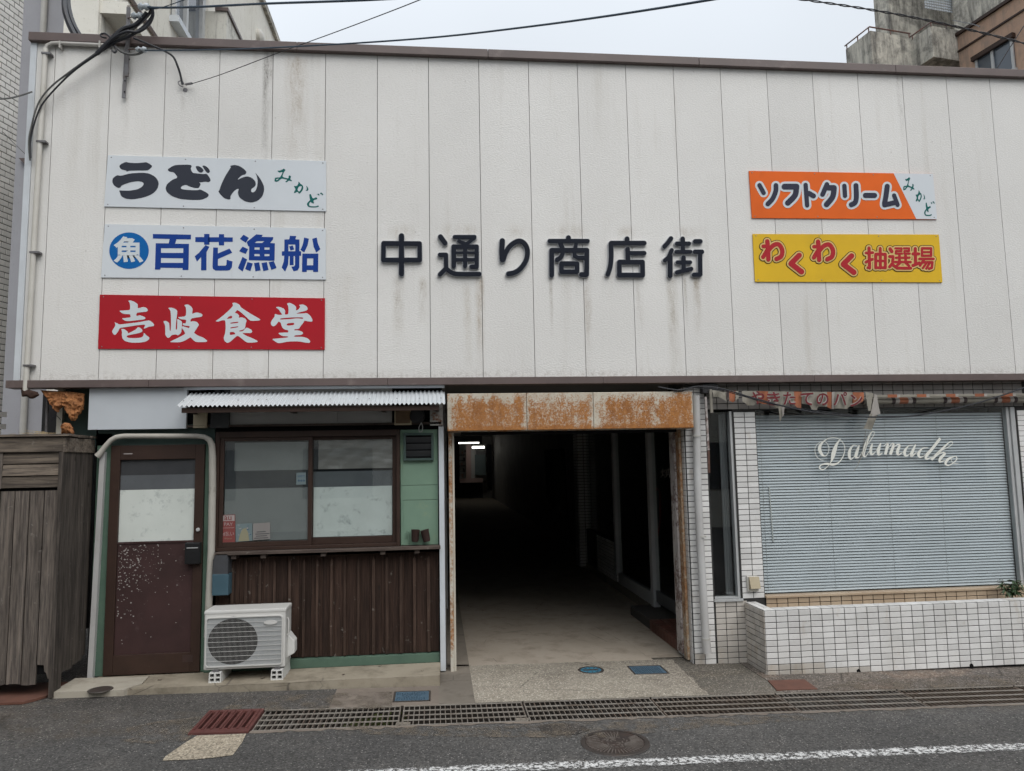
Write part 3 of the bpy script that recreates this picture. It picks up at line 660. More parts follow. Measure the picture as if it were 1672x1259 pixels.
# battened boarding under the sill: boards and battens one by one
nb = 19; bz0, bz1 = .155, 1.015; bw = (.008+1.83)/nb
for i in range(nb):
    x = -1.83+bw*i; box('board', 'dark_wood_v', LS, x+.001, x+bw-.001, .096+random.uniform(0, .004), .12, bz0+random.uniform(-.004, .004), bz1-.03)
for i, px in enumerate((379, 401, 424, 448, 473, 496, 518, 541, 563, 585, 610, 632, 655, 677, 700)):
    q = onY(px, 985, .08); x = q.x; hw = random.uniform(.010, .013); top = bz1-.055+random.uniform(-.01, .012)
    obj('batten', MB().prism([(x-hw, bz0+.005), (x+hw, bz0+.005), (x+hw, top-.03), (x+.002, top), (x-hw, top-.03)], XZ(.074), 0, .021), 'batten_wood', LS)
box('base_board', 'green_base', LS, -1.9, .012, .06, .15, .076, .15, bevel=.004)
# white blank fascia and grey fascia panels under the trim
x0, x1, z0, z1 = RC(145, 637, 305, 701, .02)
FB = box('blank_fascia', 'white_board', LS, x0, x1, .015, .05, z0, 2.404, bevel=.003)
x2 = onY(470, 680, .06).x; x3 = onY(551, 680, .06).x
box('grey_fascia', 'grey_panel', LS, onY(374, 680, .06).x, x3-.001, .06, .09, 2.09, 2.40); box('grey_fascia', 'grey_panel', LS, x3+.001, onY(640, 680, .06).x, .0605, .09, 2.09, 2.40)
box('fascia_back', 'dark', LS, -2.84, .05, .091, .0995, 2.101, 2.45)
box('fascia_batten', 'sill_wood', LS, x1+.002, .04, .03, .09, 2.072, 2.0895)
# right end: white post, tile strip, brick edge
x0, x1, z0, z1 = RC(718, 703, 727, 1090, .05)
box('end_post', 'white_trim', LS, x0-.002, x1-.004, .03, .14, .01, 2.05, bevel=.003)
# small fittings on the fascia
x0, x1, z0, z1 = RC(316, 671, 338, 699, .01); box('fitting_plate', 'cream_plate', LS, x0, x1, .0, .03, z0+.02, z1, bevel=.003); box('fitting_plate', 'cream_plate', LS, x0, x1, .0, .03, z0, z0+.018, bevel=.003)
x0, x1, z0, z1 = RC(644, 664, 672, 694, .02); box('meter_box', 'cream_plate', LS, x0, x1, .02, .06, z0, z1, bevel=.004); box('meter_cover', 'meter_tan', LS, x0+.012, x1-.012, .015, .0199, z0+.014, z1-.012)
x0, x1, z0, z1 = RC(676, 663, 703, 695, .03); box('rusty_plate', 'rust_white', LS, onY(702, 680, .03).x, .055, .03, .06, z0, z1+.03)
obj('bulkhead_lamp', MB().lathe([(0, -.03), (.05, -.03), (.066, -.012), (.07, .03)], (onY(681, 679, .03).x, .03, onY(681, 679, .03).z), 'y', 20), 'dark_wall', LS, smooth=True)
x0, x1, z0, z1 = RC(344, 672, 374, 699, .03); box('dark_box', 'film_dark', LS, x0, x1, .02, .06, z0, z1, bevel=.004)

# ================================================================ THINGS ON THE LEFT FRONT
# corrugated canopy
YO, YI = -.30, .045
cxa, cxb = onY(286, 661, YO).x, onY(727, 664, YO).x
zo = onY(500, 661, YO).z; zi = onY(500, 640.5, YI).z
CN = thing('corrugated_canopy', 'white corrugated metal canopy sheet sloping out above the shop window', 'canopy', ((cxa+cxb)/2, YO, zo))
m = MB(); n = int((cxb-cxa)/.0045); pit = .036
for i in range(n+1):
    x = cxa+(cxb-cxa)*i/n; c_ = .0075*sin(2*pi*x/pit)
    for t_ in (0, .5, 1): m.v.append((x, YO+(YI-YO)*t_, zo+(zi-zo)*t_+c_))
    for t_ in (0, .5, 1): m.v.append((x, YO+(YI-YO)*t_, zo+(zi-zo)*t_+c_-.002))
for i in range(n):
    a, b = i*6, i*6+6
    m.f += [(a, b, b+1, a+1), (a+1, b+1, b+2, a+2), (a+3, a+4, b+4, b+3), (a+4, a+5, b+5, b+4), (a, a+3, b+3, b)]
obj('corrugated_sheet', m, 'canopy', CN, smooth=True)
box('fascia_board', 'brown_frame', CN, cxa+.04, cxb-.05, YO+.03, YO+.05, zo-.052, zo-.012)
for x in (cxa+.05, cxa+.85, cxa+1.6, cxb-.08): box('rafter', 'brown_frame', CN, x, x+.03, YO+.051, .055, zo-.045, zo-.012)
for px in (299, 312, 347, 388, 421, 435, 486, 539, 583, 603, 648, 685, 720):
    q = onY(px, 653.5, YO+.1); u = .33; obj('screw', MB().lathe([(0, .007), (.004, .006), (.006, 0)], (q.x, YO+(YI-YO)*u, zo+(zi-zo)*u+.0075), 'z', 8), 'screw', CN)
for px in (355, 371):
    q = onY(px, 637, .04); box('hanger_strap', 'dark_wall', CN, q.x-.02, q.x+.02, .035, .055, q.z-.05, q.z+.03)
# taped refrigerant line duct over the door
pts = [onY(x, y, .03) for x, y in ((159, 745), (163, 741), (171, 730), (181, 719), (190, 714), (202, 712), (260, 712), (320, 712), (334, 713.5), (342, 718), (346, 727), (347, 745), (347, 800), (345, 900), (341, 985), (339, 1040))]
DU = obj('ac_line_duct', MB().tube(pts, [.028, .024, .021, .021, .021]+[.021]*4+[.024, .027]+[.029]*5, 14, smooth=0), 'duct', smooth=True, label='dirty white taped pipe duct arching over the brown door down to the air conditioner', category='pipe')
# blue and grey box beside the window
x0, x1, z0, z1 = RC(347, 906, 374, 972, -.02)
MBX = thing('wall_box', 'small box with grey upper half and blue lower half mounted left of the boards', 'box', ((x0+x1)/2, .0, z0))
zm = onY(360, 937, -.02).z
obj('upper_cover', MB().prism([(x0+.006, zm+.003), (x1-.004, zm+.003), (x1-.006, z1-.03), (x1-.02, z1), (x0+.03, z1), (x0+.006, z1-.04)], XZ(-.03), 0, .12), 'grey_box', MBX, bevel=.006)
box('lower_body', 'blue_box', MBX, x0, x1, -.035, .09, z0, zm, bevel=.008)
# air conditioner outdoor unit
AF = -.21; ax0, ax1, az0, az1 = RC(333, 996, 466, 1092, AF); AB = .03
AC = thing('air_conditioner', 'white outdoor air conditioner unit with round fan behind a wire grille', 'air conditioner', ((ax0+ax1)/2, (AF+AB)/2, az0))
obj('case', MB().box(ax0, ax1, AF, AB, az0, az1), 'ac_white', AC, bevel=.012)
obj('top_cover', MB().box(ax0-.004, ax1+.004, AF-.003, AB+.003, az1-.03, az1+.004), 'ac_white', AC, bevel=.012)
gx0, gx1, gz0_, gz1_ = ax0+.022, ax1-.028, az0+.03, az1-.055
R_ = .19; fx, fz = gx0+R_+.008, (gz0_+gz1_)/2
def rrect(x0, x1, z0, z1, r, n=6):
    out = []
    for cx_, cz_, a0 in ((x1-r, z1-r, 0), (x0+r, z1-r, 90), (x0+r, z0+r, 180), (x1-r, z0+r, 270)):
        for k in range(n+1): a = radians(a0+90*k/n); out.append((cx_+r*cos(a), cz_+r*sin(a)))
    return out
ring = [(fx+R_*1.0*cos(2*pi*k/48), fz+min(R_, (gz1_-gz0_)/2-.006)*sin(2*pi*k/48)) for k in range(48)]
obj('grille_panel', MB().prism(rrect(gx0, gx1, gz0_, gz1_, .02), XZ(AF-.004), 0, .003, [ring]), 'ac_grey', AC)
obj('grille_rim', MB().prism(rrect(gx0-.008, gx1+.008, gz0_-.008, gz1_+.008, .026), XZ(AF-.014), 0, .014, [rrect(gx0, gx1, gz0_, gz1_, .02)]), 'ac_white', AC)
obj('fan_well', MB().lathe([(0, -.0015), (R_+.002, -.0015)], (fx, AF, fz), 'y', 40), 'fan_dark', AC)
fan = MB()
for k in range(4):
    a = k*pi/2+.4
    fan.prism([(fx+r_*cos(a+d_), fz+r_*sin(a+d_)) for r_, d_ in ((.04, -.3), (.16, -.35), (.172, 0), (.165, .45), (.04, .5))], XZ(AF-.003), 0, None)
fan.lathe([(0, -.006), (.035, -.006), (.045, -.002)], (fx, AF, fz), 'y', 20)
obj('fan', fan, 'dark', AC)
m = MB(); nw = 62
for i in range(1, nw):
    x = gx0+(gx1-gx0)*i/nw; m.box(x-.0005, x+.0005, AF-.0105, AF-.009, gz0_+.001, gz1_-.001)
obj('grille_wires', m, 'ac_white', AC, kind='stuff')
for i in range(1, 10):
    z = gz0_+(gz1_-gz0_)*i/10; box('grille_bar', 'ac_white', AC, gx0+.001, gx1-.001, AF-.0135, AF-.0108, z-.0012, z+.0012)
m = MB(); bxc, bzc = gx1-.085, gz1_-.045
m.prism([(bxc+.052*cos(2*pi*k/24), bzc+.017*sin(2*pi*k/24)) for k in range(24)], XZ(AF-.016), 0, .006); obj('badge', m, 'ac_white', AC)
# valve cover and handle on the right flank
m = MB(); y0, y1 = AF+.1, AB-.005
m.v += [(ax1, y0, az0+.05), (ax1, y1, az0+.05), (ax1, y1, az0+.23), (ax1, y0, az0+.23), (ax1+.05, y0+.02, az0+.075), (ax1+.05, y1-.01, az0+.075), (ax1+.05, y1-.01, az0+.17), (ax1+.05, y0+.02, az0+.17)]
m.f += [(4, 5, 6, 7), (0, 4, 7, 3), (0, 1, 5, 4), (1, 2, 6, 5), (3, 7, 6, 2)]
obj('valve_cover', m, 'plastic_white', AC, bevel=.006)
obj('handle', MB().tube([(ax1, AF+.06, az1-.22), (ax1+.012, AF+.06, az1-.2), (ax1+.012, AF+.06, az1-.1), (ax1, AF+.06, az1-.08)], .006, 8), 'ac_white', AC, smooth=True)
for fxp, lab in ((351, 'left of the two white hollow plastic blocks carrying the air conditioner'), (452, 'right of the two white hollow plastic blocks carrying the air conditioner')):
    q = onY(fxp, 1105, AF-.03); bw_, bh_ = .047, az0-.012-zs
    FT = thing('mounting_block', lab, 'block', (q.x, AF, zs), 'plastic blocks under the air conditioner')
    o_ = [(q.x-bw_, zs), (q.x+bw_, zs), (q.x+bw_-.004, zs+bh_), (q.x-bw_+.004, zs+bh_)]
    hl = []
    for sx in (-1, 1):
        for k in (0, 1):
            u0 = q.x+(.006 if sx > 0 else -bw_+.009); u1 = q.x+(bw_-.009 if sx > 0 else -.006); v0 = zs+.008+k*(bh_-.008)/2; v1 = v0+(bh_-.008)/2-.008
            hl.append([(u0, v0), (u1, v0), (u1, v1), (u0, v1)])
    obj('block', MB().prism(o_, XZ(AF-.035), 0, .30, hl), 'plastic_white', FT); box('core', 'dark', FT, q.x-bw_+.006, q.x+bw_-.006, AF+.03, AF+.2, zs+.004, zs+bh_-.004)
    box('bolt_plate', 'galv', FT, q.x-.02, q.x+.02, AF-.02, AF+.03, zs+bh_, az0+.002)
# two little pots hung on the green boards, with their hook
for i, (px, tilt, lab) in enumerate(((678, .06, 'upright dark brown pot hung on the green boards, left of a pair'), (695, -.22, 'tilted dark brown pot hung on the green boards, right of a pair'))):
    q = onY(px, 875, .02); m = MB().lathe([(0, -.05), (.026, -.05), (.030, -.04), (.036, .045), (.039, .05), (.033, .05), (.028, -.03), (0, -.03)], (0, 0, 0), 'z', 16)
    ca, sa = cos(tilt), sin(tilt); m.v = [(q.x+x*ca+z*sa, .035+y, q.z-x*sa+z*ca) for x, y, z in m.v]
    obj('hanging_pot', m, 'pot', smooth=True, label=lab, category='pot', group='pots on the green boards')
q = onY(668, 875, .07); obj('wall_hook', MB().tube([(q.x, .072, q.z-.06), (q.x, .06, q.z+.03), (q.x-.012, .055, q.z+.045), (q.x-.022, .06, q.z+.03), (q.x-.022, .072, q.z-.02)], .005, 6), 'green_board', label='green painted hook beside the hanging pots', category='hook')
# rope loop hanging under the canopy end
pts = [onY(x, y, -.0) for x, y in ((688, 690), (684, 698), (685, 705), (689, 704), (690, 697), (688, 690))]
obj('rope_loop', MB().tube(pts, .004, 6, smooth=3), 'label_pale', label='knotted pale rope loop dangling at the canopy end', category='rope', smooth=True)
# fluorescent fitting glimpsed beneath the flashing
# stickers in the window
def stick(name, pts_, mat, Y, parent=None, **k):
    return obj(name, MB().prism([(onY(x, y, Y).x, onY(x, y, Y).z) for x, y in pts_], XZ(Y), 0, .0006), mat, parent, **k)
def text(name, s_, px, py, hpx, Y, mat, parent, wpx=None, off=0.0):
    cu = bpy.data.curves.new(name, 'FONT'); cu.body = s_; cu.size = 1.0; cu.offset = off; cu.resolution_u = 3
    to = bpy.data.objects.new(name, cu); COL.objects.link(to)
    dg = bpy.context.evaluated_depsgraph_get(); dg.update()
    me = bpy.data.meshes.new_from_object(to.evaluated_get(dg)); bpy.data.objects.remove(to)
    if len(me.vertices) == 0: return None
    xs = [v.co.x for v in me.vertices]; ys = [v.co.y for v in me.vertices]; a0, a1, b0, b1 = min(xs), max(xs), min(ys), max(ys)
    wpx = wpx or hpx*(a1-a0)/(b1-b0)
    for v in me.vertices:
        p = onY(px+wpx*(v.co.x-a0)/(a1-a0), py-hpx*(v.co.y-b0)/(b1-b0), Y); v.co = p
    o = bpy.data.objects.new(name, me); COL.objects.link(o); me.materials.clear(); me.materials.append(MATS[mat]); adopt(o, parent); return o
YS = .0715
ST = stick('payment_sticker', ((362, 841), (384, 840), (384, 885), (362, 886)), 'label_red', YS, label='red payment sticker low in the left window pane', category='sticker')
stick('white_field', ((363, 842), (383, 841), (383, 850.5), (363, 851)), 'label_light', YS-.0004, ST)
text('lettering', 'au', 366, 849.5, 6.5, YS-.0008, 'label_red', ST, 12, .01); text('lettering', 'PAY', 366, 858.5, 5.2, YS-.0004, 'label_light', ST, 14)
stick('divider', ((363, 862), (383, 861.4), (383, 862), (363, 862.6)), 'label_light', YS-.0004, ST)
text('lettering', 'd払い', 364, 875, 7.2, YS-.0004, 'label_light', ST, 18)
text('lettering', '***', 366, 880.5, 2.2, YS-.0004, 'label_yellow', ST, 13)
ST = stick('picture_sticker', ((385, 856), (412, 854), (412, 883), (385, 885)), 'label_teal', YS, label='small picture sticker of teal and yellow patches in the left window pane', category='sticker')
rr = random.Random(5)
for k in range(26):
    x, y = rr.uniform(387, 410), rr.uniform(857, 874); stick('print_patch', [(x+rr.uniform(.6, 2.2)*cos(a), y+rr.uniform(.4, 1.3)*sin(a)) for a in (0, 1.2, 2.5, 3.7, 5)], rr.choice(['label_navy', 'label_pale', 'label_light', 'label_teal']), YS-.0004-.00003*k, ST)
stick('print_patch', ((389, 884), (392, 872), (396, 864), (401, 862), (405, 869), (407, 883)), 'label_yellow', YS-.0016, ST)
ST = stick('paper_note', ((413, 855), (441, 853), (441, 880), (413, 882)), 'label_grey', YS, label='pale printed note in the left window pane beside the picture sticker', category='sticker')
for k, (a, b) in enumerate(((419, 434), (417, 440), (418, 436), (415, 438))): stick('text_line', ((a, 868+k*3.4), (b, 867+k*3.4), (b, 868.6+k*3.4), (a, 869.6+k*3.4)), 'label_text', YS-.0004, ST)
ST = stick('blue_notice', ((484, 772), (499.5, 771.5), (499.5, 791), (483.5, 791.5)), 'label_teal', YS, label='pale blue notice stuck at the edge of the left window sash', category='sticker')
text('lettering', 'SAFETY', 486, 779.5, 3.5, YS-.0004, 'label_navy', ST, 12); text('lettering', '+++', 486, 787, 4, YS-.0004, 'label_navy', ST, 12, .03)

# ---- timber shed at the far left
SX, SY = -2.845, -.36
SH = thing('timber_shed', 'weathered grey wooden shed of vertical planks beside the brown door', 'shed', (-3.4, -.1, .05))
zt = onY(60, 714, SY).z; zt2 = onY(60, 738, SY).z; zl = onY(60, 797, SY).z; zbot = onY(50, 1117, SY).z
xl = -3.92
obj('core', MB().box(xl, SX-.03, SY+.03, .1, .22, zt-.03), 'dark', SH)
bw_ = .105; x = SX-.028; k = 0
while x > xl:
    a = x-bw_; zb_ = zbot+random.uniform(-.012, .015)+(.0 if k else .03)
    pl = [(a+.006, zl-.02), (x-.002, zl-.02)]
    if k == 0: pl += [(x-.002, zb_), (x-.02, zb_-.005), (x-.03, zb_+.035), (x-.045, zb_+.05), (x-.05, zb_+.095), (a+.006, zb_+.1)]
    else:
        for j in range(5): pl.append((x-.002-(bw_-.008)*j/4, zb_+random.uniform(-.008, .008)))
    obj('plank', MB().prism(pl, XZ(SY-random.uniform(0, .006)), 0, .02), 'grey_wood_v', SH); x = a; k += 1
for j in range(3):
    z1 = zt2-.004-(zt2-zl)*j/3; z0 = zt2+.006-(zt2-zl)*(j+1)/3
    m = MB().beam((xl, SY+.004, (z0+z1)/2), (SX-.026, SY+.004, (z0+z1)/2), .016, z1-z0+.004, (0, .12, 1)); obj('louvre_board', m, 'grey_wood_h', SH)
box('louvre_stile', 'grey_wood_v', SH, onY(2, 770, SY-.02).x-.06, onY(2, 770, SY-.02).x, SY-.012, SY+.0, zl, zt2)
box('head_board', 'grey_wood_h', SH, xl, SX-.002, SY-.026, SY-.004, zt2, zt, bevel=.003)
# flank of planks running back to the door
fy = [SY-.005, SY+.10, SY+.185, SY+.27, SY+.35, SY+.42, SY+.48]
for j, (a, b) in enumerate(zip(fy, fy[1:])):
    zlow = .07 if j == 0 else .19+random.uniform(-.01, .01)+.01*j
    box('plank', 'grey_wood_v', SH, SX-.02-random.uniform(0, .006), SX+.002-random.uniform(0, .003), a+.0015, b-.0015, zlow, zt2+.005+random.uniform(-.004, .004))
box('corner_plank', 'grey_wood_v', SH, SX-.026, SX+.004, SY-.03, SY-.006, .06, zt2-.002)
obj('flank_board', MB().box(SX-.018, SX+.012, SY-.022, .12, zt2-.004, zt-.006), 'grey_wood_h', SH, bevel=.003)
for j in range(5):
    y0 = SY-.05+j*.11; box('roof_board', 'grey_wood_h', SH, xl, SX+.03+random.uniform(-.02, .02), y0, y0+.105, zt+.001+random.uniform(0, .006), zt+.022)
obj('rust_sheet', MB().prism([(-3.9, -.52), (-2.99, -.50), (-2.94, -.44), (-2.9, -.36), (-2.9, .0), (-3.9, .0)], lambda u, v, d: (u, v, gz(u)+d), .02, .004), 'rust_sheet', label='rusty steel sheet lying under the wooden shed', category='sheet')
# small iron cover by the shed
q = onG(158, 1129, .05)+Vector((0, .06, 0)); CV = thing('drain_cover', 'small round brown iron cover by the wooden shed', 'drain cover', (q.x, q.y, gz(q.x)+.046))
obj('rim', MB().lathe([(.070, .0), (.070, .003), (.086, .003), (.088, 0)], (q.x, q.y, gz(q.x)+.0452), 'z', 28), 'iron', CV); obj('plate', MB().lathe([(0, .002), (.069, .002), (.070, 0)], (q.x, q.y, gz(q.x)+.0452), 'z', 28), 'manhole_plate', CV)
# torn insulation, rotten soffit edge, pipe and stud in the broken corner
def blob(name, outline, Y, depth, mat, seed, **k):
    rr = random.Random(seed); m = MB(); P_ = [(onY(x, y, Y).x, onY(x, y, Y).z) for x, y in outline]
    cx_ = sum(p[0] for p in P_)/len(P_); cz_ = sum(p[1] for p in P_)/len(P_); n = len(P_); L = 7
    ph = [rr.uniform(0, 6) for _ in range(6)]
    def pt(i, t_):
        u, v = P_[i % n]; x = cx_+(u-cx_)*t_; z = cz_+(v-cz_)*t_
        b = depth*(1-t_**2)**.5 if t_ < 1 else 0; b += depth*.22*(sin(55*x+ph[0])*sin(48*z+ph[1])+.6*sin(110*x+ph[2])*sin(95*z+ph[3]))*(1-t_)
        return (x, Y-b, z)
    for l_ in range(L+1): m.v += [pt(i, max(.001, l_/L)) for i in range(n)]
    for l_ in range(L): m.f += [(l_*n+i, l_*n+(i+1) % n, (l_+1)*n+(i+1) % n, (l_+1)*n+i) for i in range(n)]
    m.f.append(tuple((L)*n+i for i in range(n)))
    return obj(name, m, mat, smooth=True, **k)
def dens(P_, k=3, j=.8, seed=1):
    rr = random.Random(seed); out = []
    for i in range(len(P_)):
        a, b = P_[i], P_[(i+1) % len(P_)]
        for q in range(k): out.append((a[0]+(b[0]-a[0])*q/k+rr.uniform(-j, j), a[1]+(b[1]-a[1])*q/k+rr.uniform(-j, j)))
    return out
def lumps(name, cs, Y, mat, seed, **k):
    rr = random.Random(seed); bm = bmesh.new()
    from mathutils import noise as mn
    for px, py, r, yy in cs:
        c = onY(px, py, Y+yy); r = r/195; o = Vector((rr.uniform(0, 50), rr.uniform(0, 50), rr.uniform(0, 50)))
        res = bmesh.ops.create_icosphere(bm, subdivisions=4, radius=1)
        for v in res['verts']:
            d = v.co.normalized(); f = 1+.45*mn.noise(d*1.7+o)+.25*mn.noise(d*4.5+o)+.14*mn.noise(d*11+o); v.co = c+Vector((d.x*r*f, d.y*r*f*.7, d.z*r*f))
    me = bpy.data.meshes.new(name); bm.to_mesh(me); bm.free()
    for p in me.polygons: p.use_smooth = True
    return obj(name, me, mat, **k)
from mathutils import noise as mnoise
def pelt(name, top, bot, Y, thick, mat, seed, nx=70, nz=26, **k):
    """torn soft sheet: heightfield between an upper and a ragged lower line, with a back face"""
    def ip(poly, t_):
        f = t_*(len(poly)-1); i = min(int(f), len(poly)-2); f -= i; return (poly[i][0]+(poly[i+1][0]-poly[i][0])*f, poly[i][1]+(poly[i+1][1]-poly[i][1])*f)
    m = MB(); off = Vector((seed*7.1, 0, seed*3.3))
    for side in (1, 0):
        for i in range(nx+1):
            a, b = ip(top, i/nx), ip(bot, i/nx); jag = 5*mnoise.noise(Vector((i*.35, seed, 0)))+2.2*mnoise.noise(Vector((i*1.1, seed, 4)))
            for j in range(nz+1):
                f = j/nz; p = onY(a[0]+(b[0]-a[0])*f, a[1]+(b[1]+jag-a[1])*f, Y); e = min(1, 8*f*(1-f)+.15, 8*(i/nx)*(1-i/nx)+.15)
                q = Vector((p.x, 0, p.z))+off; h = thick*e*(.55+.7*mnoise.noise(q*11)+.45*mnoise.noise(q*27)+.25*mnoise.noise(q*60))
                m.v.append((p.x+.006*mnoise.noise(q*40), Y-h if side else Y+.006, p.z))
        o = 0 if side else (nx+1)*(nz+1)
        m.f += [(o+i_*(nz+1)+j, o+(i_+1)*(nz+1)+j, o+(i_+1)*(nz+1)+j+1, o+i_*(nz+1)+j+1) for i_ in range(nx) for j in range(nz)]
    return obj(name, m, mat, smooth=True, **k)
pelt('foam_insulation', [(66, 637), (82, 638), (100, 639), (120, 640), (138, 643)], [(74, 645), (82, 655), (88, 668), (94, 674), (98, 667), (104, 664), (110, 672), (114, 684), (122, 688), (130, 676), (136, 668), (137, 652)], .02, .05, 'foam', 3, label='torn orange foam insulation hanging under the broken left corner', category='insulation')
pelt('foam_scrap', [(101, 697), (106, 690), (113, 691), (119, 698)], [(100, 707), (108, 708), (115, 708), (121, 707)], -.03, .045, 'foam', 5, 30, 14, label='scrap of orange foam lying on the shed roof', category='insulation')
blob('rotten_edge', dens([(34, 633), (62, 640), (64, 646), (52, 652), (44, 648), (36, 648)], 3, .8), -.03, .03, 'rot_wood', 6, label='rotten dark wood hanging below the left end of the lower flashing', category='debris')
q0, q1 = onY(78, 650, .15), onY(79, 720, .15); obj('steel_pipe', MB().tube([(q0.x, .15, q0.z), (q0.x, .15, q1.z)], .012, 10), 'galv', smooth=True, label='thin grey steel pipe standing behind the shed under the broken corner', category='pipe')
x0, x1, z0, z1 = RC(92, 664, 101, 712, .2); box('stud', 'cream_post', None, x0, x1, .2, .24, z0-.05, z1+.15, label='pale timber stud exposed behind the torn insulation', category='stud')
x0, x1, z0, z1 = RC(68, 630, 150, 712, .3); box('sheathing_board', 'green_dark', None, onY(100, 680, .28).x, x1+.1, .28, .30, z0-.1, 2.45, label='dark green sheathing board behind the torn insulation', category='board')
m = MB(); rr = random.Random(9)
for k in range(26):
    a = Vector((rr.uniform(-3.3, -3.0), rr.uniform(-.3, .05), zt+.03+rr.uniform(0, .02))); b = a+Vector((rr.uniform(-.12, .12), rr.uniform(-.1, .1), rr.uniform(-.008, .012))); m.tube([a, b], .0016, 4)
obj('dry_straw', m, 'straw', kind='stuff', label='loose dry straw scattered on the shed roof', category='straw')
obj('broken_wire', MB().tube([onY(x, y, .1) for x, y in ((84, 684), (90, 678), (96, 682), (99, 686))], .003, 5, smooth=3), 'cable', label='short broken black wire by the exposed stud', category='wire')

# ================================================================ PASSAGE MOUTH
YB = -.10
bx0, bx1, bz0, bz1 = RC(730, 641, 1132, 701, YB)
SB = thing('shutter_box', 'rusted white shutter housing of three panels over the passage mouth', 'shutter box', ((bx0+bx1)/2, 0, bz0))
ja = [bx0, onY(860, 670, YB).x, onY(969, 670, YB).x, bx1]
for a, b in zip(ja, ja[1:]): box('panel', 'rust_box', SB, a+.002, b-.002, YB, YB+.02, bz0, bz1, bevel=.004)
box('lip', 'rust_post', SB, bx0+.01, bx1-.01, YB+.021, .14, bz0-.006, bz0+.014); box('body', 'rust_box', SB, bx0+.004, bx1-.004, YB+.021, .14, bz0+.0145, bz1-.004)
box('slot', 'dark', SB, bx0+.12, bx1-.12, .02, .1, bz0-.03, bz0-.0065)
# guide rails
x0, x1, _, _ = RC(734, 710, 742.5, 1085, .06)
GL = thing('guide_rail', 'cream shutter guide rail with rust spots at the left of the passage mouth', 'rail', (x0, .06, 0), 'shutter guide rails')
box('rail', 'rust_post', GL, x0, x1-.014, .05, .16, -.02, bz0-.007, bevel=.003); box('inner_lip', 'cream_post', GL, x1-.012, x1+.004, .06, .15, -.02, bz0-.007)
PXW = 2.215; TW = .08      # passage-side face and front plane of the tiled wall
ry = [onX(px, 900, PXW).y for px in (1122, 1115.5, 1107, 1099)]
GR = thing('guide_rail', 'orange rusted and peeling guide rail at the right of the passage mouth', 'rail', (PXW, .3, 0), 'shutter guide rails')
box('rail', 'rust_rail', GR, PXW-.032, PXW-.008, ry[0]+.01, ry[1]-.005, -.03, bz0-.007, bevel=.004); box('peeling_rail', 'peel_rail', GR, PXW-.045, PXW-.008, ry[1]+.005, ry[2], .0, bz0-.007, bevel=.004)

# ================================================================ RIGHT SHOPFRONT (white tiles, blind window)
RS = thing('tiled_shopfront', 'white-tiled ground-floor shopfront with a large blind-covered window', 'shopfront', (3.8, .1, -.05))
WX0, WX1, WZ0, WZ1 = 2.885, 5.42, .515, 2.165
m = MB(); NX0, NX1, NZ0, NZ1 = 2.425, 2.665, .50, 2.155
for a in ((PXW, NX0, TW, .50, -.12, 2.452), (NX0, 6.35, TW, .25, 2.17, 2.451), (NX0, NX1+.02, TW, .25, -.12, NZ0), (NX1, WX0, TW, .25, -.12, 2.17), (WX0, WX1, TW, .25, -.12, WZ0-.03), (WX1+.02, 6.35, TW, .25, -.12, 2.17)): m.box(*a)
WL = obj('wall', m, 'grout', RS)
PV = .0486
tiles(WL, 'white_tile', (PXW+.003, TW, -.055), 0, 1, 50, .1, PV, u_first=.095, mats=lambda i, j: 'low_tile' if j < 2 else 'white_tile')
tiles(WL, 'white_tile', (PXW+.098, TW, -.055), 0, 1, 50, .1, PV, skip=lambda i, j: 0)
tiles(WL, 'low_tile', (NX0, TW, -.055), 0, 3, 11, .1, PV, u_first=.092)
tiles(WL, 'white_tile', (NX1+.012, TW, NZ0-.005), 0, 2, 34, .102, PV)
tiles(WL, 'band_tile', (NX0, TW, 2.17), 0, 31, 5, .1, PV+.005, skip=lambda i, j: j in (0, 1) and 8 < i < 14)
# tiled return facing the passage: small and seen edge-on, one mesh
m = MB()
for j in range(50):
    for i in range(4):
        y0 = TW+.012+i*.1; z0 = -.055+PV*j; m.add([(PXW-.006, y0+.003, z0+.003), (PXW-.006, y0+.096, z0+.003), (PXW-.006, y0+.096, z0+PV-.003), (PXW-.006, y0+.003, z0+PV-.003), (PXW, y0+.002, z0+.002), (PXW, y0+.097, z0+.002), (PXW, y0+.097, z0+PV-.002), (PXW, y0+.002, z0+PV-.002)], [(0, 1, 2, 3), (0, 1, 5, 4), (1, 2, 6, 5), (2, 3, 7, 6), (3, 0, 4, 7)])
obj('return_tiles', m, 'white_tile', RS, kind='stuff')
m = MB()
for j in range(45):
    for i in range(8): z0 = -.055+PV*j; x0 = WX1+.03+i*.1; m.box(x0+.002, x0+.098, TW-.006, TW, z0+.002, z0+PV-.002)
obj('far_tiles', m, 'white_tile', RS, kind='stuff')
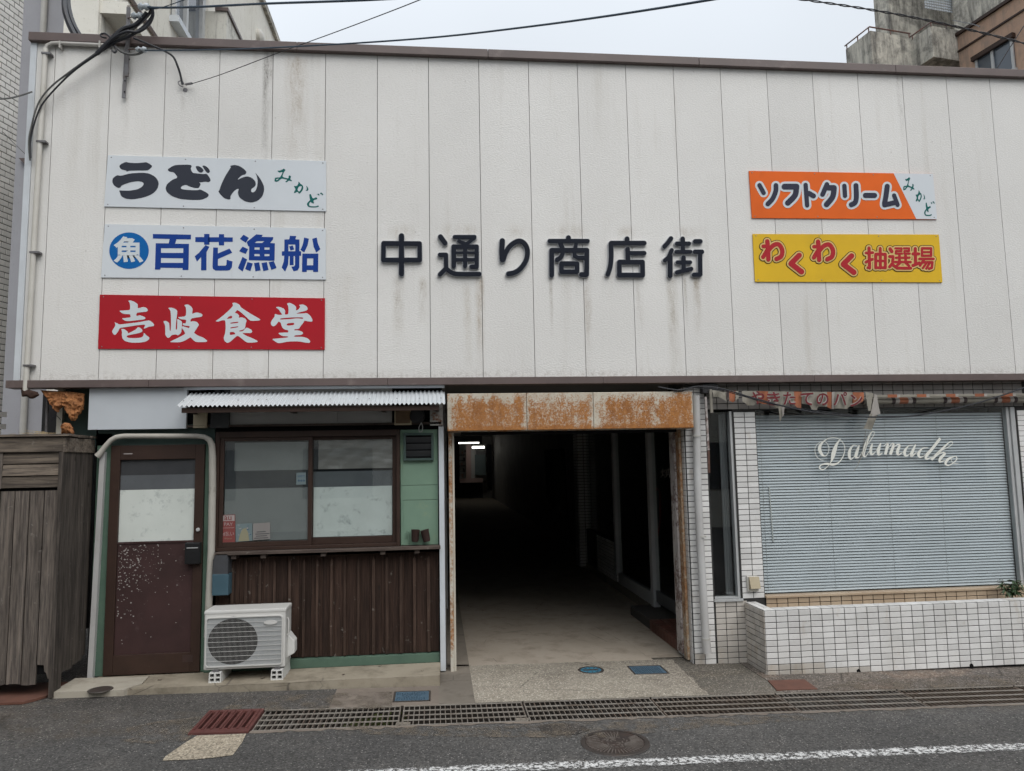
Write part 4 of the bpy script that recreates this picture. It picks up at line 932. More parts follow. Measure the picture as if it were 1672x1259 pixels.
# narrow window with a strip of curtain
NW = obj('narrow_window', MB().box(NX0, NX1, .3, .31, NZ0, NZ1), 'dark', RS)
box('pane', 'glass', NW, NX0+.002, NX1-.022, .13, .134, NZ0+.012, NZ1-.002)
m = MB(); x0, x1 = onY(1178, 800, .16).x, onY(1190, 800, .16).x; n = 14
for i in range(n+1):
    x = x0+(x1-x0)*i/n; y = .17+.008*sin(i*1.9); m.v += [(x, y, NZ0+.02), (x+.006, y, NZ1-.02)]
m.f += [(2*i, 2*i+2, 2*i+3, 2*i+1) for i in range(n)]; obj('curtain_strip', m, 'curtain', NW, smooth=True)
box('frame', 'alu', NW, NX1-.022, NX1+.004, .088, .15, NZ0, NZ1); box('frame', 'alu', NW, NX0+.002, NX1-.023, .088, .15, NZ0, NZ0+.012); box('sill', 'alu', NW, NX0-.01, NX1+.012, TW-.02, .087, NZ0-.022, NZ0-.001); box('frame', 'alu_dark', NW, NX0-.006, NX0+.001, .082, .15, NZ0, NZ1)
# big window with venetian blind
BW = obj('blind_window', MB().box(WX0, WX1, .4, .41, WZ0, WZ1), 'dark', RS)
box('pane', 'glass', BW, WX0+.004, WX1-.06, .112, .118, WZ0+.005, WZ1-.004)
for a in ((WX1-.06, WX1-.03, .1, .15, WZ0, WZ1), (WX1-.028, WX1+.018, .085, .15, WZ0, WZ1)): box('frame', 'alu', BW, *a, bevel=.003)
box('frame', 'alu_dark', BW, WX0, WX1-.061, .1, .15, WZ1-.003, WZ1+.008); box('sill_ledge', 'tan_tile', BW, WX0, WX1, TW-.03, .15, WZ0-.022, WZ0-.001, bevel=.003)
m = MB(); pit = .0262; n = int((WZ1-WZ0-.03)/pit); rr = random.Random(2)
for i in range(n):
    z = WZ0+.02+pit*i; sag = rr.uniform(-.0012, .0012); seg = 8
    for k in range(seg+1):
        x = WX0+.008+(WX1-.075-WX0)*k/seg; zz_ = z+sag*sin(pi*k/seg)+rr.uniform(-.0004, .0004)
        m.v += [(x, .1500, zz_-.0104), (x, .1535, zz_+.0005), (x, .164, zz_+.0108)]
    o = i*(seg+1)*3
    for k in range(seg):
        a = o+3*k; m.f += [(a, a+3, a+4, a+1), (a+1, a+4, a+5, a+2)]
obj('blind_slats', m, 'blind', BW, smooth=True, kind='stuff')
for px in (1246, 1355, 1452, 1537, 1645): 
    q = onY(px, 800, .15); obj('blind_cord', MB().tube([(q.x, .1512, WZ0+.02), (q.x, .1512, WZ1-.02)], .0012, 4), 'cord', BW)
q = onY(1259, 845, .14); obj('blind_wand', MB().tube([(q.x, .147, onY(1258, 795, .14).z), (q.x+.01, .147, onY(1262, 885, .14).z)], .0055, 8), 'plastic_white', BW, smooth=True)
# tan stained tiles below the window
tiles(WL, 'tan_tile', (WX0, TW-.012, WZ0-.022-PV*2), 0, 26, 2, .1, PV)
# room behind
m = MB(); m.quad((2.5, 5, -.1), (6.3, 5, -.1), (6.3, 5, 2.45), (2.5, 5, 2.45)); m.quad((6.3, .26, -.1), (6.3, 5, -.1), (6.3, 5, 2.45), (6.3, .26, 2.45)); m.quad((2.5, .26, .1), (6.3, .26, .1), (6.3, 5, .1), (2.5, 5, .1)); m.quad((2.9, 5.0, -.1), (2.9, 5.3, -.1), (2.9, 5.3, 2.45), (2.9, 5.0, 2.45))
obj('room', m, 'glass_interior', RS)
# script lettering on the window, drawn pen-wise
def brush(m, pts_, fn, d0, k=6):
    P_ = [Vector((a, b, c)) for a, b, c in pts_]; P_ = catmull(P_, k); n = len(P_); L, Rr = [], []
    for i, p in enumerate(P_):
        d = (P_[min(i+1, n-1)]-P_[max(i-1, 0)]); d.z = 0
        if d.length < 1e-6: d = Vector((1, 0, 0))
        d.normalize(); nn = Vector((-d.y, d.x, 0))*max(p.z, 1.5)/2; L.append((p.x+nn.x, p.y+nn.y)); Rr.append((p.x-nn.x, p.y-nn.y))
    o = len(m.v); m.v += [fn(a, b, d0) for a, b in L]+[fn(a, b, d0) for a, b in Rr]
    m.f += [(o+i, o+i+1, o+n+i+1, o+n+i) for i in range(n-1)]
DA = lambda u, v, d: onY(1320+u*.1555, 695+v*.1555, .1105-d)
SCRIPT = [[[(340, 135, 4), (300, 190, 24), (270, 270, 44), (255, 330, 36), (235, 385, 10), (190, 440, 7), (150, 462, 11), (118, 445, 13), (130, 415, 11), (190, 400, 20), (260, 408, 24), (320, 385, 12), (365, 320, 9), (382, 250, 7), (370, 190, 6), (320, 140, 6), (250, 125, 6), (180, 150, 9), (130, 200, 26), (118, 250, 36), (145, 305, 24), (180, 318, 9), (210, 280, 6), (215, 230, 6), (190, 180, 5), (150, 165, 5), (100, 190, 5), (70, 240, 5), (80, 310, 5), (120, 355, 5), (160, 362, 5)]],
          [[(515, 212, 7), (470, 208, 10), (435, 260, 28), (430, 320, 30), (450, 352, 12), (490, 310, 6), (520, 240, 6)], [(535, 205, 14), (508, 280, 32), (500, 330, 26), (530, 330, 7), (560, 280, 5)]],
          [[(560, 280, 5), (620, 200, 7), (680, 110, 7), (692, 72, 6), (670, 62, 8), (630, 130, 24), (590, 240, 34), (578, 300, 30), (600, 325, 10), (650, 250, 5)]],
          [[(672, 188, 14), (655, 250, 30), (662, 300, 24), (700, 280, 6), (745, 200, 6)], [(760, 183, 14), (735, 260, 32), (740, 305, 22), (780, 285, 5)]],
          [[(790, 215, 5), (835, 185, 14), (825, 230, 30), (808, 303, 28)], [(822, 260, 5), (870, 195, 9), (893, 197, 22), (872, 270, 32), (858, 303, 26)], [(868, 260, 5), (925, 203, 9), (957, 207, 22), (935, 270, 32), (945, 305, 18), (990, 280, 5)]],
          [[(1095, 205, 7), (1050, 215, 10), (1012, 270, 30), (1020, 315, 22), (1060, 300, 6), (1105, 230, 6)], [(1125, 198, 14), (1088, 285, 32), (1085, 320, 20), (1135, 280, 5)]],
          [[(1255, 232, 7), (1200, 238, 12), (1157, 290, 30), (1170, 330, 20), (1210, 320, 6), (1265, 260, 6)], [(1385, 133, 28), (1310, 230, 30), (1238, 320, 30), (1245, 350, 18), (1295, 330, 5)]],
          [[(1290, 340, 5), (1400, 262, 6), (1500, 205, 7), (1512, 172, 7), (1475, 178, 12), (1385, 265, 26), (1290, 358, 28)], [(1340, 322, 5), (1400, 285, 10), (1432, 295, 24), (1385, 345, 30), (1380, 380, 18), (1432, 365, 5)]],
          [[(1530, 325, 10), (1470, 350, 26), (1440, 395, 24), (1470, 418, 12), (1530, 385, 10), (1560, 345, 10), (1540, 322, 9), (1500, 345, 5), (1520, 392, 5), (1575, 398, 5)]]]
SL = thing('window_script', 'cream flowing script lettering arched across the blind-covered window', 'lettering', DA(800, 300, 0))
for i, g in enumerate(SCRIPT):
    m = MB()
    for j, st_ in enumerate(g): brush(m, st_, DA, .0004+.0001*j)
    obj('script_letter', m, 'lettering_cream', SL)

# downpipe
DP = thing('downpipe', 'grey-white plastic downpipe in front of the tiled pillar by the passage', 'downpipe', (2.3, 0, 0))
ca = [(1136.5, 646), (1139, 792), (1144, 900), (1151, 1020), (1152.5, 1046)]
obj('pipe', MB().tube([onY(x, y, .01) for x, y in ca], .034, 16), 'white_pipe', DP, smooth=True)
obj('outlet', MB().tube([onY(1152, 1042, .01), onY(1154.5, 1066, .01)], .0385, 16), 'white_pipe', DP, smooth=True)
for x, y in ((1137, 712), (1145.5, 876), (1152.3, 1043)): q = onY(x, y, .01); obj('collar', MB().tube([q+Vector((0, 0, -.008)), q+Vector((0, 0, .008))], .0395, 16), 'grey_pipe', DP, smooth=True)
# switch box on the pillar
x0, x1, z0, z1 = RC(1223, 941, 1239, 962, .04)
WB = thing('outlet_box', 'small cream outlet box with a lid on the white tiled pillar', 'outlet', ((x0+x1)/2, .07, z0))
box('back', 'cream_pipe', WB, x0-.012, x1, .045, .073, z0-.02, z1, bevel=.004); obj('lid', MB().add([(x0, .044, z0), (x1, .044, z0), (x1, .044, z1-.005), (x0, .044, z1-.005), (x0, .0, z0+.01), (x1, .0, z0+.01), (x1, .03, z1-.005), (x0, .03, z1-.005)], [(4, 5, 6, 7), (0, 1, 5, 4), (1, 2, 6, 5), (2, 3, 7, 6), (3, 0, 4, 7)]), 'cream_plate', WB)

# ---- tiled planter
PF = -.31; PXL = 2.695; PT = .463; PP = .0482; NR = 11
PL = thing('tiled_planter', 'long raised planter faced with white glazed tiles under the blind-covered window', 'planter', (4.2, -.1, -.09))
m = MB(); PB = PT-NR*PP
m.box(PXL, 6.4, PF, PF+.1, PB+.004, PT); m.box(PXL, PXL+.1, PF+.1, .075, PB+.004, PT-.0005)
PW = obj('wall', m, 'grout', PL)
obj('plinth', MB().box(PXL+.03, 6.4, PF+.03, .07, -.2, PB+.0035), 'dark_wall', PL)
obj('soil', MB().box(PXL+.1, 6.4, PF+.1, .074, .2, .40), 'concrete_brown', PL)
lowmat = lambda i, j: 'low_tile' if (j < 2 and i < 5) or (j < 1 and i < 9) else 'white_tile'
tiles(PW, 'white_tile', (PXL, PF, PB), 0, 22, NR, .1, PP, mats=lowmat)
for i in range(4):
    for j in range(NR): lay_tile(PW, tile_mesh(.091, PP-.006, .006, 'low_tile'), (PXL, .073-.0975*(i+.5), PB+PP*(j+.5)), -pi/2)
def flat_tile(parent, w_, h_, mat, x, y, z):
    o = lay_tile(parent, tile_mesh(w_, h_, .006, mat), (x, y, z)); o.rotation_euler = (-pi/2+random.uniform(-.003, .003), random.uniform(-.003, .003), 0); return o
for i in range(22): flat_tile(PW, .094, .094, 'white_tile', PXL+.1*(i+.5), PF+.05, PT)
for k in range(3):
    for q in range(2): flat_tile(PW, .045, .088, 'white_tile', PXL+.025+.05*q, PF+.15+.0925*k, PT-.0005)
m = MB()
for i in range(22, 36):
    x0 = PXL+.1*i
    for j in range(NR): z0 = PB+PP*j; m.box(x0+.003, x0+.097, PF-.006, PF, z0+.003, z0+PP-.003)
    m.box(x0+.003, x0+.097, PF+.003, PF+.097, PT, PT+.006)
obj('far_tiles', m, 'white_tile', PL, kind='stuff')
for px, py in ((1402, 1096.5), (1586.5, 1087.5)):
    q = onY(px, py, PF-.008); rr = random.Random(int(px)); obj('weep_hole', MB().prism([(q.x+rr.uniform(.015, .021)*cos(a*.6283), q.z+rr.uniform(.016, .024)*sin(a*.6283)) for a in range(10)], XZ(PF-.0095), 0, .003), 'dark', PL)
# weed in the planter
PLT = thing('weed', 'small leafy green weed growing in the planter at the right', 'plant', (onY(1650, 985, -.1).x, -.1, .40))
c0 = onY(1650, 990, -.1); rr = random.Random(8); stems = MB(); lv = MB()
for k in range(9):
    a = rr.uniform(0, 2*pi); h = rr.uniform(.10, .2); s0 = Vector((c0.x+rr.uniform(-.015, .015), -.1+rr.uniform(-.01, .01), .40)); s1 = s0+Vector((cos(a)*h*.5, sin(a)*h*.35, h)); mid = (s0+s1)/2+Vector((0, 0, .03)); stems.tube([s0, mid, s1], .002, 5, smooth=3)
    for q in range(11):
        b = rr.uniform(0, 2*pi); base = s0.lerp(s1, rr.uniform(.45, 1)); L = rr.uniform(.05, .09); dr = Vector((cos(b), sin(b)*.8, rr.uniform(-.7, .45))).normalized(); sd_ = dr.cross(Vector((0, 0, 1))).normalized()*L*.17
        p1 = base+dr*L*.45+Vector((0, 0, .008)); tip = base+dr*L+Vector((0, 0, -.015)); lv.add([base, p1+sd_, tip, p1-sd_, p1+Vector((0, 0, -.006))], [(0, 1, 4), (1, 2, 4), (2, 3, 4), (3, 0, 4)])
obj('stems', stems, 'twig', PLT, kind='stuff'); obj('leaves', lv, 'leaf', PLT, kind='stuff')

# ---- torn awning above the window
YA = -.03
AW = thing('torn_awning', 'torn striped awning rolled up above the blind-covered window, its valance in tatters', 'awning', (3.9, YA, 2.25))
def cloth(name, top, bot, mat, Y, parent, amp=.012, seed=0, nx=24, nz=5):
    rr = random.Random(seed); ph = [rr.uniform(0, 6) for _ in range(4)]
    def ip(poly, t_):
        L = [0]
        for a, b in zip(poly, poly[1:]): L.append(L[-1]+math.hypot(b[0]-a[0], b[1]-a[1]))
        d = t_*L[-1]
        for i in range(len(poly)-1):
            if d <= L[i+1]+1e-9: f = (d-L[i])/max(1e-9, L[i+1]-L[i]); return (poly[i][0]+(poly[i+1][0]-poly[i][0])*f, poly[i][1]+(poly[i+1][1]-poly[i][1])*f)
        return poly[-1]
    m = MB()
    for i in range(nx+1):
        a, b = ip(top, i/nx), ip(bot, i/nx)
        for j in range(nz+1):
            f = j/nz; px, py = a[0]+(b[0]-a[0])*f, a[1]+(b[1]-a[1])*f; p = onY(px, py, Y); y = Y+amp*f*(sin(p.x*38+ph[0]+f)+.5*sin(p.x*83+ph[1]+2*f))
            m.v.append((p.x, y, p.z))
    m.f += [(i*(nz+1)+j, (i+1)*(nz+1)+j, (i+1)*(nz+1)+j+1, i*(nz+1)+j+1) for i in range(nx) for j in range(nz)]
    return obj(name, m, mat, parent, smooth=True)
segs = [('awn_cream', 1183, 1189, [(1183, 652), (1186, 655), (1189, 652)]), ('awn_dark', 1186, 1190, [(1186, 653), (1190, 655)]), ('awn_orange', 1190.4, 1201, [(1190.4, 655), (1196, 657), (1201, 655)]), ('awn_cream', 1201.4, 1206, [(1201.4, 654), (1206, 650)]),
        ('awn_cream', 1211, 1238, [(1212, 656), (1222, 662), (1231, 662), (1238, 655)]), ('awn_orange', 1238.4, 1254, [(1238.4, 656), (1247, 660), (1254, 660)]), ('awn_cream', 1254.4, 1283, [(1254.4, 660), (1262, 663), (1270, 667), (1283, 662)]), ('awn_cream', 1283.4, 1296, [(1283.4, 660), (1290, 656), (1296, 659)]),
        ('awn_orange', 1296.4, 1309, [(1296.4, 662), (1303, 668), (1309, 668)]), ('awn_cream', 1309.4, 1350, [(1309.4, 659), (1320, 661), (1327, 670), (1333, 671), (1337, 664), (1350, 664)]), ('awn_orange', 1350.4, 1358, [(1350.4, 664), (1358, 668)]), ('awn_white', 1358.4, 1363, [(1358.4, 667), (1363, 668)]),
        ('awn_cream', 1363.4, 1392, [(1363.4, 667), (1372, 667), (1383, 668), (1387, 665), (1392, 662)]), ('awn_orange', 1392.4, 1410, [(1392.4, 664), (1400, 661), (1408, 655), (1410, 650)])]
for i, (mt, a, b, bt) in enumerate(segs): cloth('valance_strip', [(a, 638+(a-1183)*.012), (b, 638+(b-1183)*.012)], bt, mt, YA, AW, .010, i, 14, 5)
cloth('torn_flap', [(1163, 637), (1172, 638), (1184, 641)], [(1164, 648), (1173, 648), (1186, 655)], 'awn_cream', YA-.01, AW, .012, 31, 12, 4)
cloth('torn_strip', [(1271, 664), (1283, 662)], [(1273, 688), (1275, 687)], 'awn_cream', YA-.005, AW, .006, 41, 4, 6); cloth('torn_strip', [(1276, 665), (1281, 664)], [(1278, 680), (1280, 679)], 'awn_white', YA-.012, AW, .006, 42, 3, 6)
cloth('torn_strip', [(1413, 640), (1426, 642)], [(1417, 671), (1420, 671)], 'awn_cream', YA-.01, AW, .012, 43, 6, 8); cloth('torn_strip', [(1428, 643), (1432, 645)], [(1421, 682), (1436, 676)], 'awn_white', YA-.02, AW, .012, 44, 6, 8); cloth('torn_strip', [(1420, 676), (1434, 674)], [(1409, 700), (1424, 702)], 'awn_cream', YA-.015, AW, .012, 45, 6, 6)
obj('hanging_thread', MB().tube([onY(x, y, YA-.01) for x, y in ((1414, 702), (1410, 728), (1404, 752), (1394, 770))], .0022, 5, smooth=4), 'awn_cream', AW); obj('hanging_thread', MB().tube([onY(x, y, YA-.012) for x, y in ((1418, 703), (1412, 735), (1401, 756))], .0018, 5, smooth=4), 'awn_cream', AW)
# rolled cloth on its tube, striped, and the front bar
q0, q1 = onY(1412, 655, .0), onY(1672, 655, .0)
zr = onY(1540, 655.5, .01).z; xr = onY(1412, 655, .0).x
pat = [('awn_cream', .27), ('awn_dark', .035), ('awn_white', .04), ('awn_orange', .085), ('awn_white', .04), ('awn_dark', .035)]; x = onY(1392, 655, 0).x-.05; k = 3
while x < 6.2:
    mt, L = pat[k % 6]; obj('rolled_cloth', MB().tube([(x, .02, zr+(.012 if k % 2 else .01)), (x+L, .02, zr+.011)], .030, 12), mt, AW, smooth=True); x += L; k += 1
zf = onY(1540, 646, YA).z; obj('front_bar', MB().box(xr, 6.2, YA-.012, YA+.012, zf-.012, zf+.012), 'awn_cream', AW, bevel=.004)
x = onY(1448, 645, YA).x
while x < 6.0: box('bar_wrap', 'awn_orange', AW, x, x+.09, YA-.014, YA+.013, zf-.013, zf+.014); box('bar_wrap', 'awn_white', AW, x+.091, x+.12, YA-.0135, YA+.013, zf-.013, zf+.0135); x += .285
obj('arm', MB().beam(onY(1152, 648, .0), onY(1156.5, 735, .0), .018, .018, (0, 1, 0)), 'peel_rail', AW); obj('arm', MB().beam(onY(1156.6, 735.5, .0), onY(1157.5, 772, .0), .018, .018, (0, 1, 0)), 'rust_iron', AW)
obj('arm', MB().beam(onY(1160, 636, -.03), onY(1162, 674, -.03), .022, .02, (0, 1, 0)), 'awn_cream', AW)
for px, hx in ((1155, 0),): q = onY(1168, 636, .0); box('bracket', 'dark_wall', AW, q.x-.12, q.x+.02, -.02, .07, q.z-.03, q.z+.05)
def textfn(name, s_, fn, mat, parent, off=0.0):
    """font text mapped through fn(u, v), u and v running 0..1 over its box"""
    cu = bpy.data.curves.new(name, 'FONT'); cu.body = s_; cu.size = 1.0; cu.offset = off; cu.resolution_u = 3
    to = bpy.data.objects.new(name, cu); COL.objects.link(to)
    dg = bpy.context.evaluated_depsgraph_get(); dg.update()
    me = bpy.data.meshes.new_from_object(to.evaluated_get(dg)); bpy.data.objects.remove(to)
    xs = [v.co.x for v in me.vertices]; ys = [v.co.y for v in me.vertices]; a0, a1, b0, b1 = min(xs), max(xs), min(ys), max(ys)
    for v in me.vertices: v.co = fn((v.co.x-a0)/(a1-a0), (v.co.y-b0)/(b1-b0))
    me.materials.clear(); me.materials.append(MATS[mat]); o = bpy.data.objects.new(name, me); COL.objects.link(o); adopt(o, parent); return o
for ch, x0, y0, x1, y1 in (('や', 1226, 638, 1248, 660), ('き', 1252, 640, 1274, 662), ('た', 1279, 640, 1299, 661), ('て', 1307, 641, 1328, 662), ('の', 1333, 642, 1353, 662), ('パ', 1361, 640, 1383, 662), ('ン', 1388, 644, 1408, 664)):
    for off, mt, yy in ((.055, 'awn_white', YA-.026), (.018, 'awn_maroon', YA-.0275)):
        textfn('printed_character', ch, lambda u, v: onY(x0+(x1-x0)*u, y1+(y0-y1)*v, yy), mt, AW, off)
# black service cable sagging across the window
obj('sagging_cable', MB().tube([onY(x, y, -.12) for x, y in ((1075, 632), (1110, 637), (1140, 631), (1180, 635), (1230, 650), (1300, 668), (1360, 677), (1420, 681), (1480, 680), (1540, 671), (1600, 657), (1672, 633), (1740, 608))], .007, 7, smooth=5), 'cable', smooth=True, label='black cable sagging across the top of the blind-covered window', category='cable')
obj('sagging_wire', MB().tube([onY(x, y, -.1) for x, y in ((1100, 640), (1160, 634), (1210, 646), (1260, 660), (1330, 670), (1400, 679), (1445, 681))], .004, 6, smooth=5), 'cable', smooth=True, label='thinner black wire running along the sagging cable over the tattered valance', category='cable')

# ================================================================ INSIDE THE PASSAGE
PS = thing('covered_passage', 'dark covered passage running back between the two shopfronts', 'passage', (1.3, 15, 0))
m = MB()
m.box(.05, .075, .17, 33.1, -.6, 3.3); obj('side_wall', m, 'passage_wall', PS)
m = MB(); m.quad((2.9, 5.2, -.3), (2.9, 33, -.3), (2.9, 33, 3.3), (2.9, 5.2, 3.3)); m.quad((2.4, 33, -.3), (3.2, 33, -.3), (3.2, 33, 3.3), (2.4, 33, 3.3)); obj('side_wall', m, 'passage_wall', PS)
m = MB(); m.quad((.07, 8, 3.2), (3.0, 8, 3.2), (3.0, 33.5, 3.2), (.07, 33.5, 3.2)); m.quad((.07, 8, 2.44), (3.0, 8, 2.44), (3.0, 8, 3.2), (.07, 8, 3.2)); obj('ceiling', m, 'dark_ceiling', PS)
obj('end_wall', MB().box(.07, 3.0, 33.1, 33.3, -.2, 3.3), 'dark_wall', PS)
for k in range(7): box('ceiling_beam', 'passage_wall', PS, .076, 2.44, 1.2+1.05*k, 1.29+1.05*k, 2.36, 2.448)
for k in range(5):
    y = 1.4+1.5*k; box('wall_panel', 'alu_dark', PS, .0755, .095, y, y+1.3, .35, 2.1); box('wall_post', 'alu', PS, .0755, .12, y+1.34, y+1.42, .0, 2.35)
obj('ceiling_conduit', MB().tube([(1.9, .9, 2.34), (1.9, 7.9, 2.34)], .016, 8), 'grey_pipe', PS, smooth=True)
YE_ = 31.5
def far(px, py): p = onY(px, py, YE_); return p
def farbox(name, mat, x0, y0, x1, y1, dy, par):
    a0, a1, b0, b1 = RC(x0, y0, x1, y1, YE_); return box(name, mat, par, a0, a1, YE_+dy, YE_+dy+.08, b0, b1)
FS = thing('far_shop', 'small lit shop window at the far end of the dark passage', 'shop', far(770, 800))
farbox('back_panel', 'shop_white', 748, 724, 797, 786, 1.2, FS); farbox('sill', 'pink_frame', 749, 781, 788, 788, -.1, FS); farbox('post', 'pink_frame', 761, 726, 769, 783, -.05, FS); farbox('pillar', 'shop_white', 769.5, 732, 775.5, 781, .1, FS)
for y in (742, 751, 760, 769): farbox('shelf', 'shop_shelf', 750, y, 760.5, y+1.6, .5, FS)
for i, (x, y, s_) in enumerate(((754, 737, 4), (757, 747, 5), (753, 756, 4), (756, 765, 5), (754, 774, 6), (759, 735, 3))): farbox('stock_box', 'shop_shelf' if i % 2 else 'pink_frame', x, y, x+3, y+s_, .45, FS)
farbox('display', 'label_teal', 776, 742, 794, 776, .4, FS); farbox('display_head', 'shop_shelf', 778, 736, 794, 742, .35, FS); farbox('dark_side', 'dark', 795, 726, 803, 800, -.3, FS); farbox('dark_side', 'dark', 741, 720, 750, 800, -.3, FS)
for (x0, y0, x1, y1, yy, lab) in ((749, 722, 782, 724.6, 27.0, 'single fluorescent tube glowing far inside the passage, the left one'), (771, 728, 791, 732.8, 30.3, 'glowing fluorescent strip far inside the passage, lower right one')):
    a0, a1, b0, b1 = RC(x0, y0, x1, y1, yy); LT = thing('ceiling_light', lab, 'light', ((a0+a1)/2, yy, b0), 'fluorescent lights deep in the passage')
    obj('tube', MB().tube([(a0, yy, (b0+b1)/2), (a1, yy, (b0+b1)/2)], (b1-b0)*.33, 10), 'tube_light', LT); box('housing', 'shop_white', LT, a0, a1, yy-.03, yy+.03, b1+.005, b1+.05)
# hanging dark merchandise silhouettes just inside the left side
CL = thing('coat_rack', 'dark clothes hanging on a rack along the right of the passage', 'clothes rack', (2.5, 9, 0))
for k in range(6):
    y = 8.2+.35*k; m = MB(); n = 10
    for i in range(n+1):
        u = i/n; xx = 2.45+.07*sin(u*9+k); m.v += [(xx, y-.14+.28*u, 2.0), (xx+.03, y-.16+.32*u, .75+.1*(k % 3))]
    m.f += [(2*i, 2*i+2, 2*i+3, 2*i+1) for i in range(n)]; obj('garment', m, 'film_dark', CL, smooth=True)
obj('rail', MB().tube([(2.48, 8, 2.02), (2.48, 10.4, 2.02)], .012, 6), 'alu_dark', CL)
# glazed side front of the tiled shop, facing the passage
GX = 2.47
SF = thing('side_shopfront', 'dark glazed shop side with grey aluminium posts inside the passage', 'shopfront', (GX, 2.4, 0))
yA = onX(1063, 850, GX).y; yB_ = onX(1005, 850, GX).y; yC = onX(957, 850, GX).y
zp = .17
for y, wd in ((yA, .11), (yB_, .11)): box('post', 'alu', SF, GX-.02, GX+.06, y-wd/2, y+wd/2, .0 if y == yA else zp, 2.44, bevel=.004)
box('plinth', 'alu', SF, GX+.0, GX+.06, yA+.06, yB_-.06, .06, zp+.03); box('plinth_base', 'concrete_side', SF, GX-.01, GX+.08, yA+.06, yC, -.06, .0595)
box('pane', 'glass', SF, GX+.02, GX+.026, yA+.058, yB_-.058, zp+.031, 2.44); box('pane', 'glass', SF, GX+.02, GX+.026, .51, yA-.058, .25, 2.44); box('door_rail', 'alu_dark', SF, GX+.01, GX+.04, .51, yA-.058, .12, .249)
LWL = box('low_wall', 'grout', SF, GX, GX+.1, yB_+.06, yC+.5, .0, .62)
for i in range(12):
    for j in range(12): 
        if yB_+.07+.1*i < yC+.4: lay_tile(LWL, tile_mesh(.094, .044, .006, 'white_tile'), (GX, yB_+.12+.1*i, .025+.05*j), -pi/2)
for j in range(12): lay_tile(LWL, tile_mesh(.09, .044, .006, 'white_tile'), (GX+.05, yB_+.06, .025+.05*j))
cm = MB(); cm.box(GX-.12, GX+.1, yC, yC+.35, 0, 2.44); PC = obj('tile_column', cm, 'grout', SF)
m = MB()
for j in range(48):
    for i in range(2): x0 = GX-.12+.105*i; m.box(x0+.003, x0+.1, yC-.006, yC, .05*j+.003, .05*j+.047)
    for i in range(3): y0 = yC+.11*i; m.box(GX-.126, GX-.12, y0+.004, y0+.106, .05*j+.003, .05*j+.047)
obj('column_tiles', m, 'white_tile', PC, kind='stuff')
box('pane', 'glass', SF, GX+.03, GX+.036, yB_+.06, yC, .621, 2.44)
# brown tiled step at the side door
ST_ = box('step', 'grout_light', SF, PXW+.0, GX+.2, .52, yA+.1, -.05, .06)
for i in range(9):
    for j in range(3):
        flat_tile(ST_, .096, .096, 'brown_tile', PXW+.05+.1*j, .57+.1*i, .06) if .57+.1*i < yA+.06 else None
    if .57+.1*i < yA+.06: lay_tile(ST_, tile_mesh(.096, .098, .006, 'brown_tile'), (PXW, .57+.1*i, .008), -pi/2)
textfn('glass_character', '焼', lambda u, v: onX(1078+20*u, 780-15*v, GX+.012)+Vector((0, 0, 0)), 'label_grey', SF)
obj('red_hose', MB().tube([onX(x, y, GX+.3) for x, y in ((1070, 799), (1077, 802), (1078, 830), (1078, 850), (1075, 870), (1071, 882))], .012, 6, smooth=4), 'red_hose', smooth=True, label='dull red hose hanging inside the side shop door', category='hose')

# ================================================================ COVERS AND GRATINGS IN THE GROUND
def grating(x0, x1, label, mat, skew=0.0):
    G = thing('gutter_grating', label, 'grating', ((x0+x1)/2, (GN+GF)/2, gz((x0+x1)/2)), 'steel gratings along the gutter')
    gy0, gy1 = GN+.012, GF-.012; nbar = 5
    def bar(a, b, w_, h_, dz, mt=mat):
        m_ = MB().beam((a[0], a[1], gz(a[0])+dz), (b[0], b[1], gz(b[0])+dz), w_, h_); obj('bar', m_, mt, G)
    for k in range(nbar): y = gy0+(gy1-gy0)*k/(nbar-1); bar((x0, y), (x1, y), .007, .007, -.001+random.uniform(-.001, .001), 'grate_rod')
    nc = max(2, int(round((x1-x0)/.0375)))
    for k in range(nc+1):
        x = x0+.003+(x1-x0-.006)*k/nc; bar((x, gy0+.004), (x+random.uniform(-.002, .002), gy1-.004), .006 if k not in (0, nc) else .009, .03, -.020)
grating(-1.215, -.27, 'steel gutter grating touching the maroon slotted cover', 'grate_iron')
grating(-.25, .60, 'steel gutter grating over the dark gap below the blue rectangular lid of the doorstep', 'grate_iron')
grating(.615, 1.555, 'steel gutter grating in front of the left half of the passage mouth', 'grate_iron')
grating(1.57, 2.52, 'rusty gutter grating in front of the tiled pillar', 'grate_rust')
grating(2.535, 3.49, 'gutter grating beside the flat rust-brown plate', 'grate_iron')
grating(3.505, 4.46, 'rusty gutter grating in front of the planter, rightmost whole one', 'grate_rust')
grating(4.475, 5.43, 'gutter grating cut off by the right edge of the picture', 'grate_rust')
for x, s_ in ((-.24, .07), (.565, .09)):
    blob_m = MB(); rr = random.Random(int(x*100)+50)
    blob_m.prism([(x-.05, GN+.06), (x+.045, GN+.055), (x+.05, GN+.10), (x-.045, GN+.11)], lambda u, v, d: (u, v, gz(u)+d), -.008, -.05)
    obj('mortar_lump', blob_m, 'concrete_grey', label=('mortar lump between the first two gratings by the doorstep' if x < 0 else 'mortar lump in the grating left of the passage mouth'), category='mortar')
m = MB(); rr = random.Random(21)
for k in range(420):
    x = rr.gauss(-.45, .10); y = rr.uniform(GN+.03, GF-.02); z = gz(x)-.12+rr.uniform(0, .06); L = rr.uniform(.015, .04); a = rr.uniform(0, 6.28); m.add([(x, y, z), (x+.006, y, z+L), (x+L*cos(a)*.5, y+L*sin(a)*.5, z+L*.8)], [(0, 1, 2)])
obj('gutter_moss', m, 'moss', kind='stuff', label='yellow-green moss growing inside the gutter', category='moss')
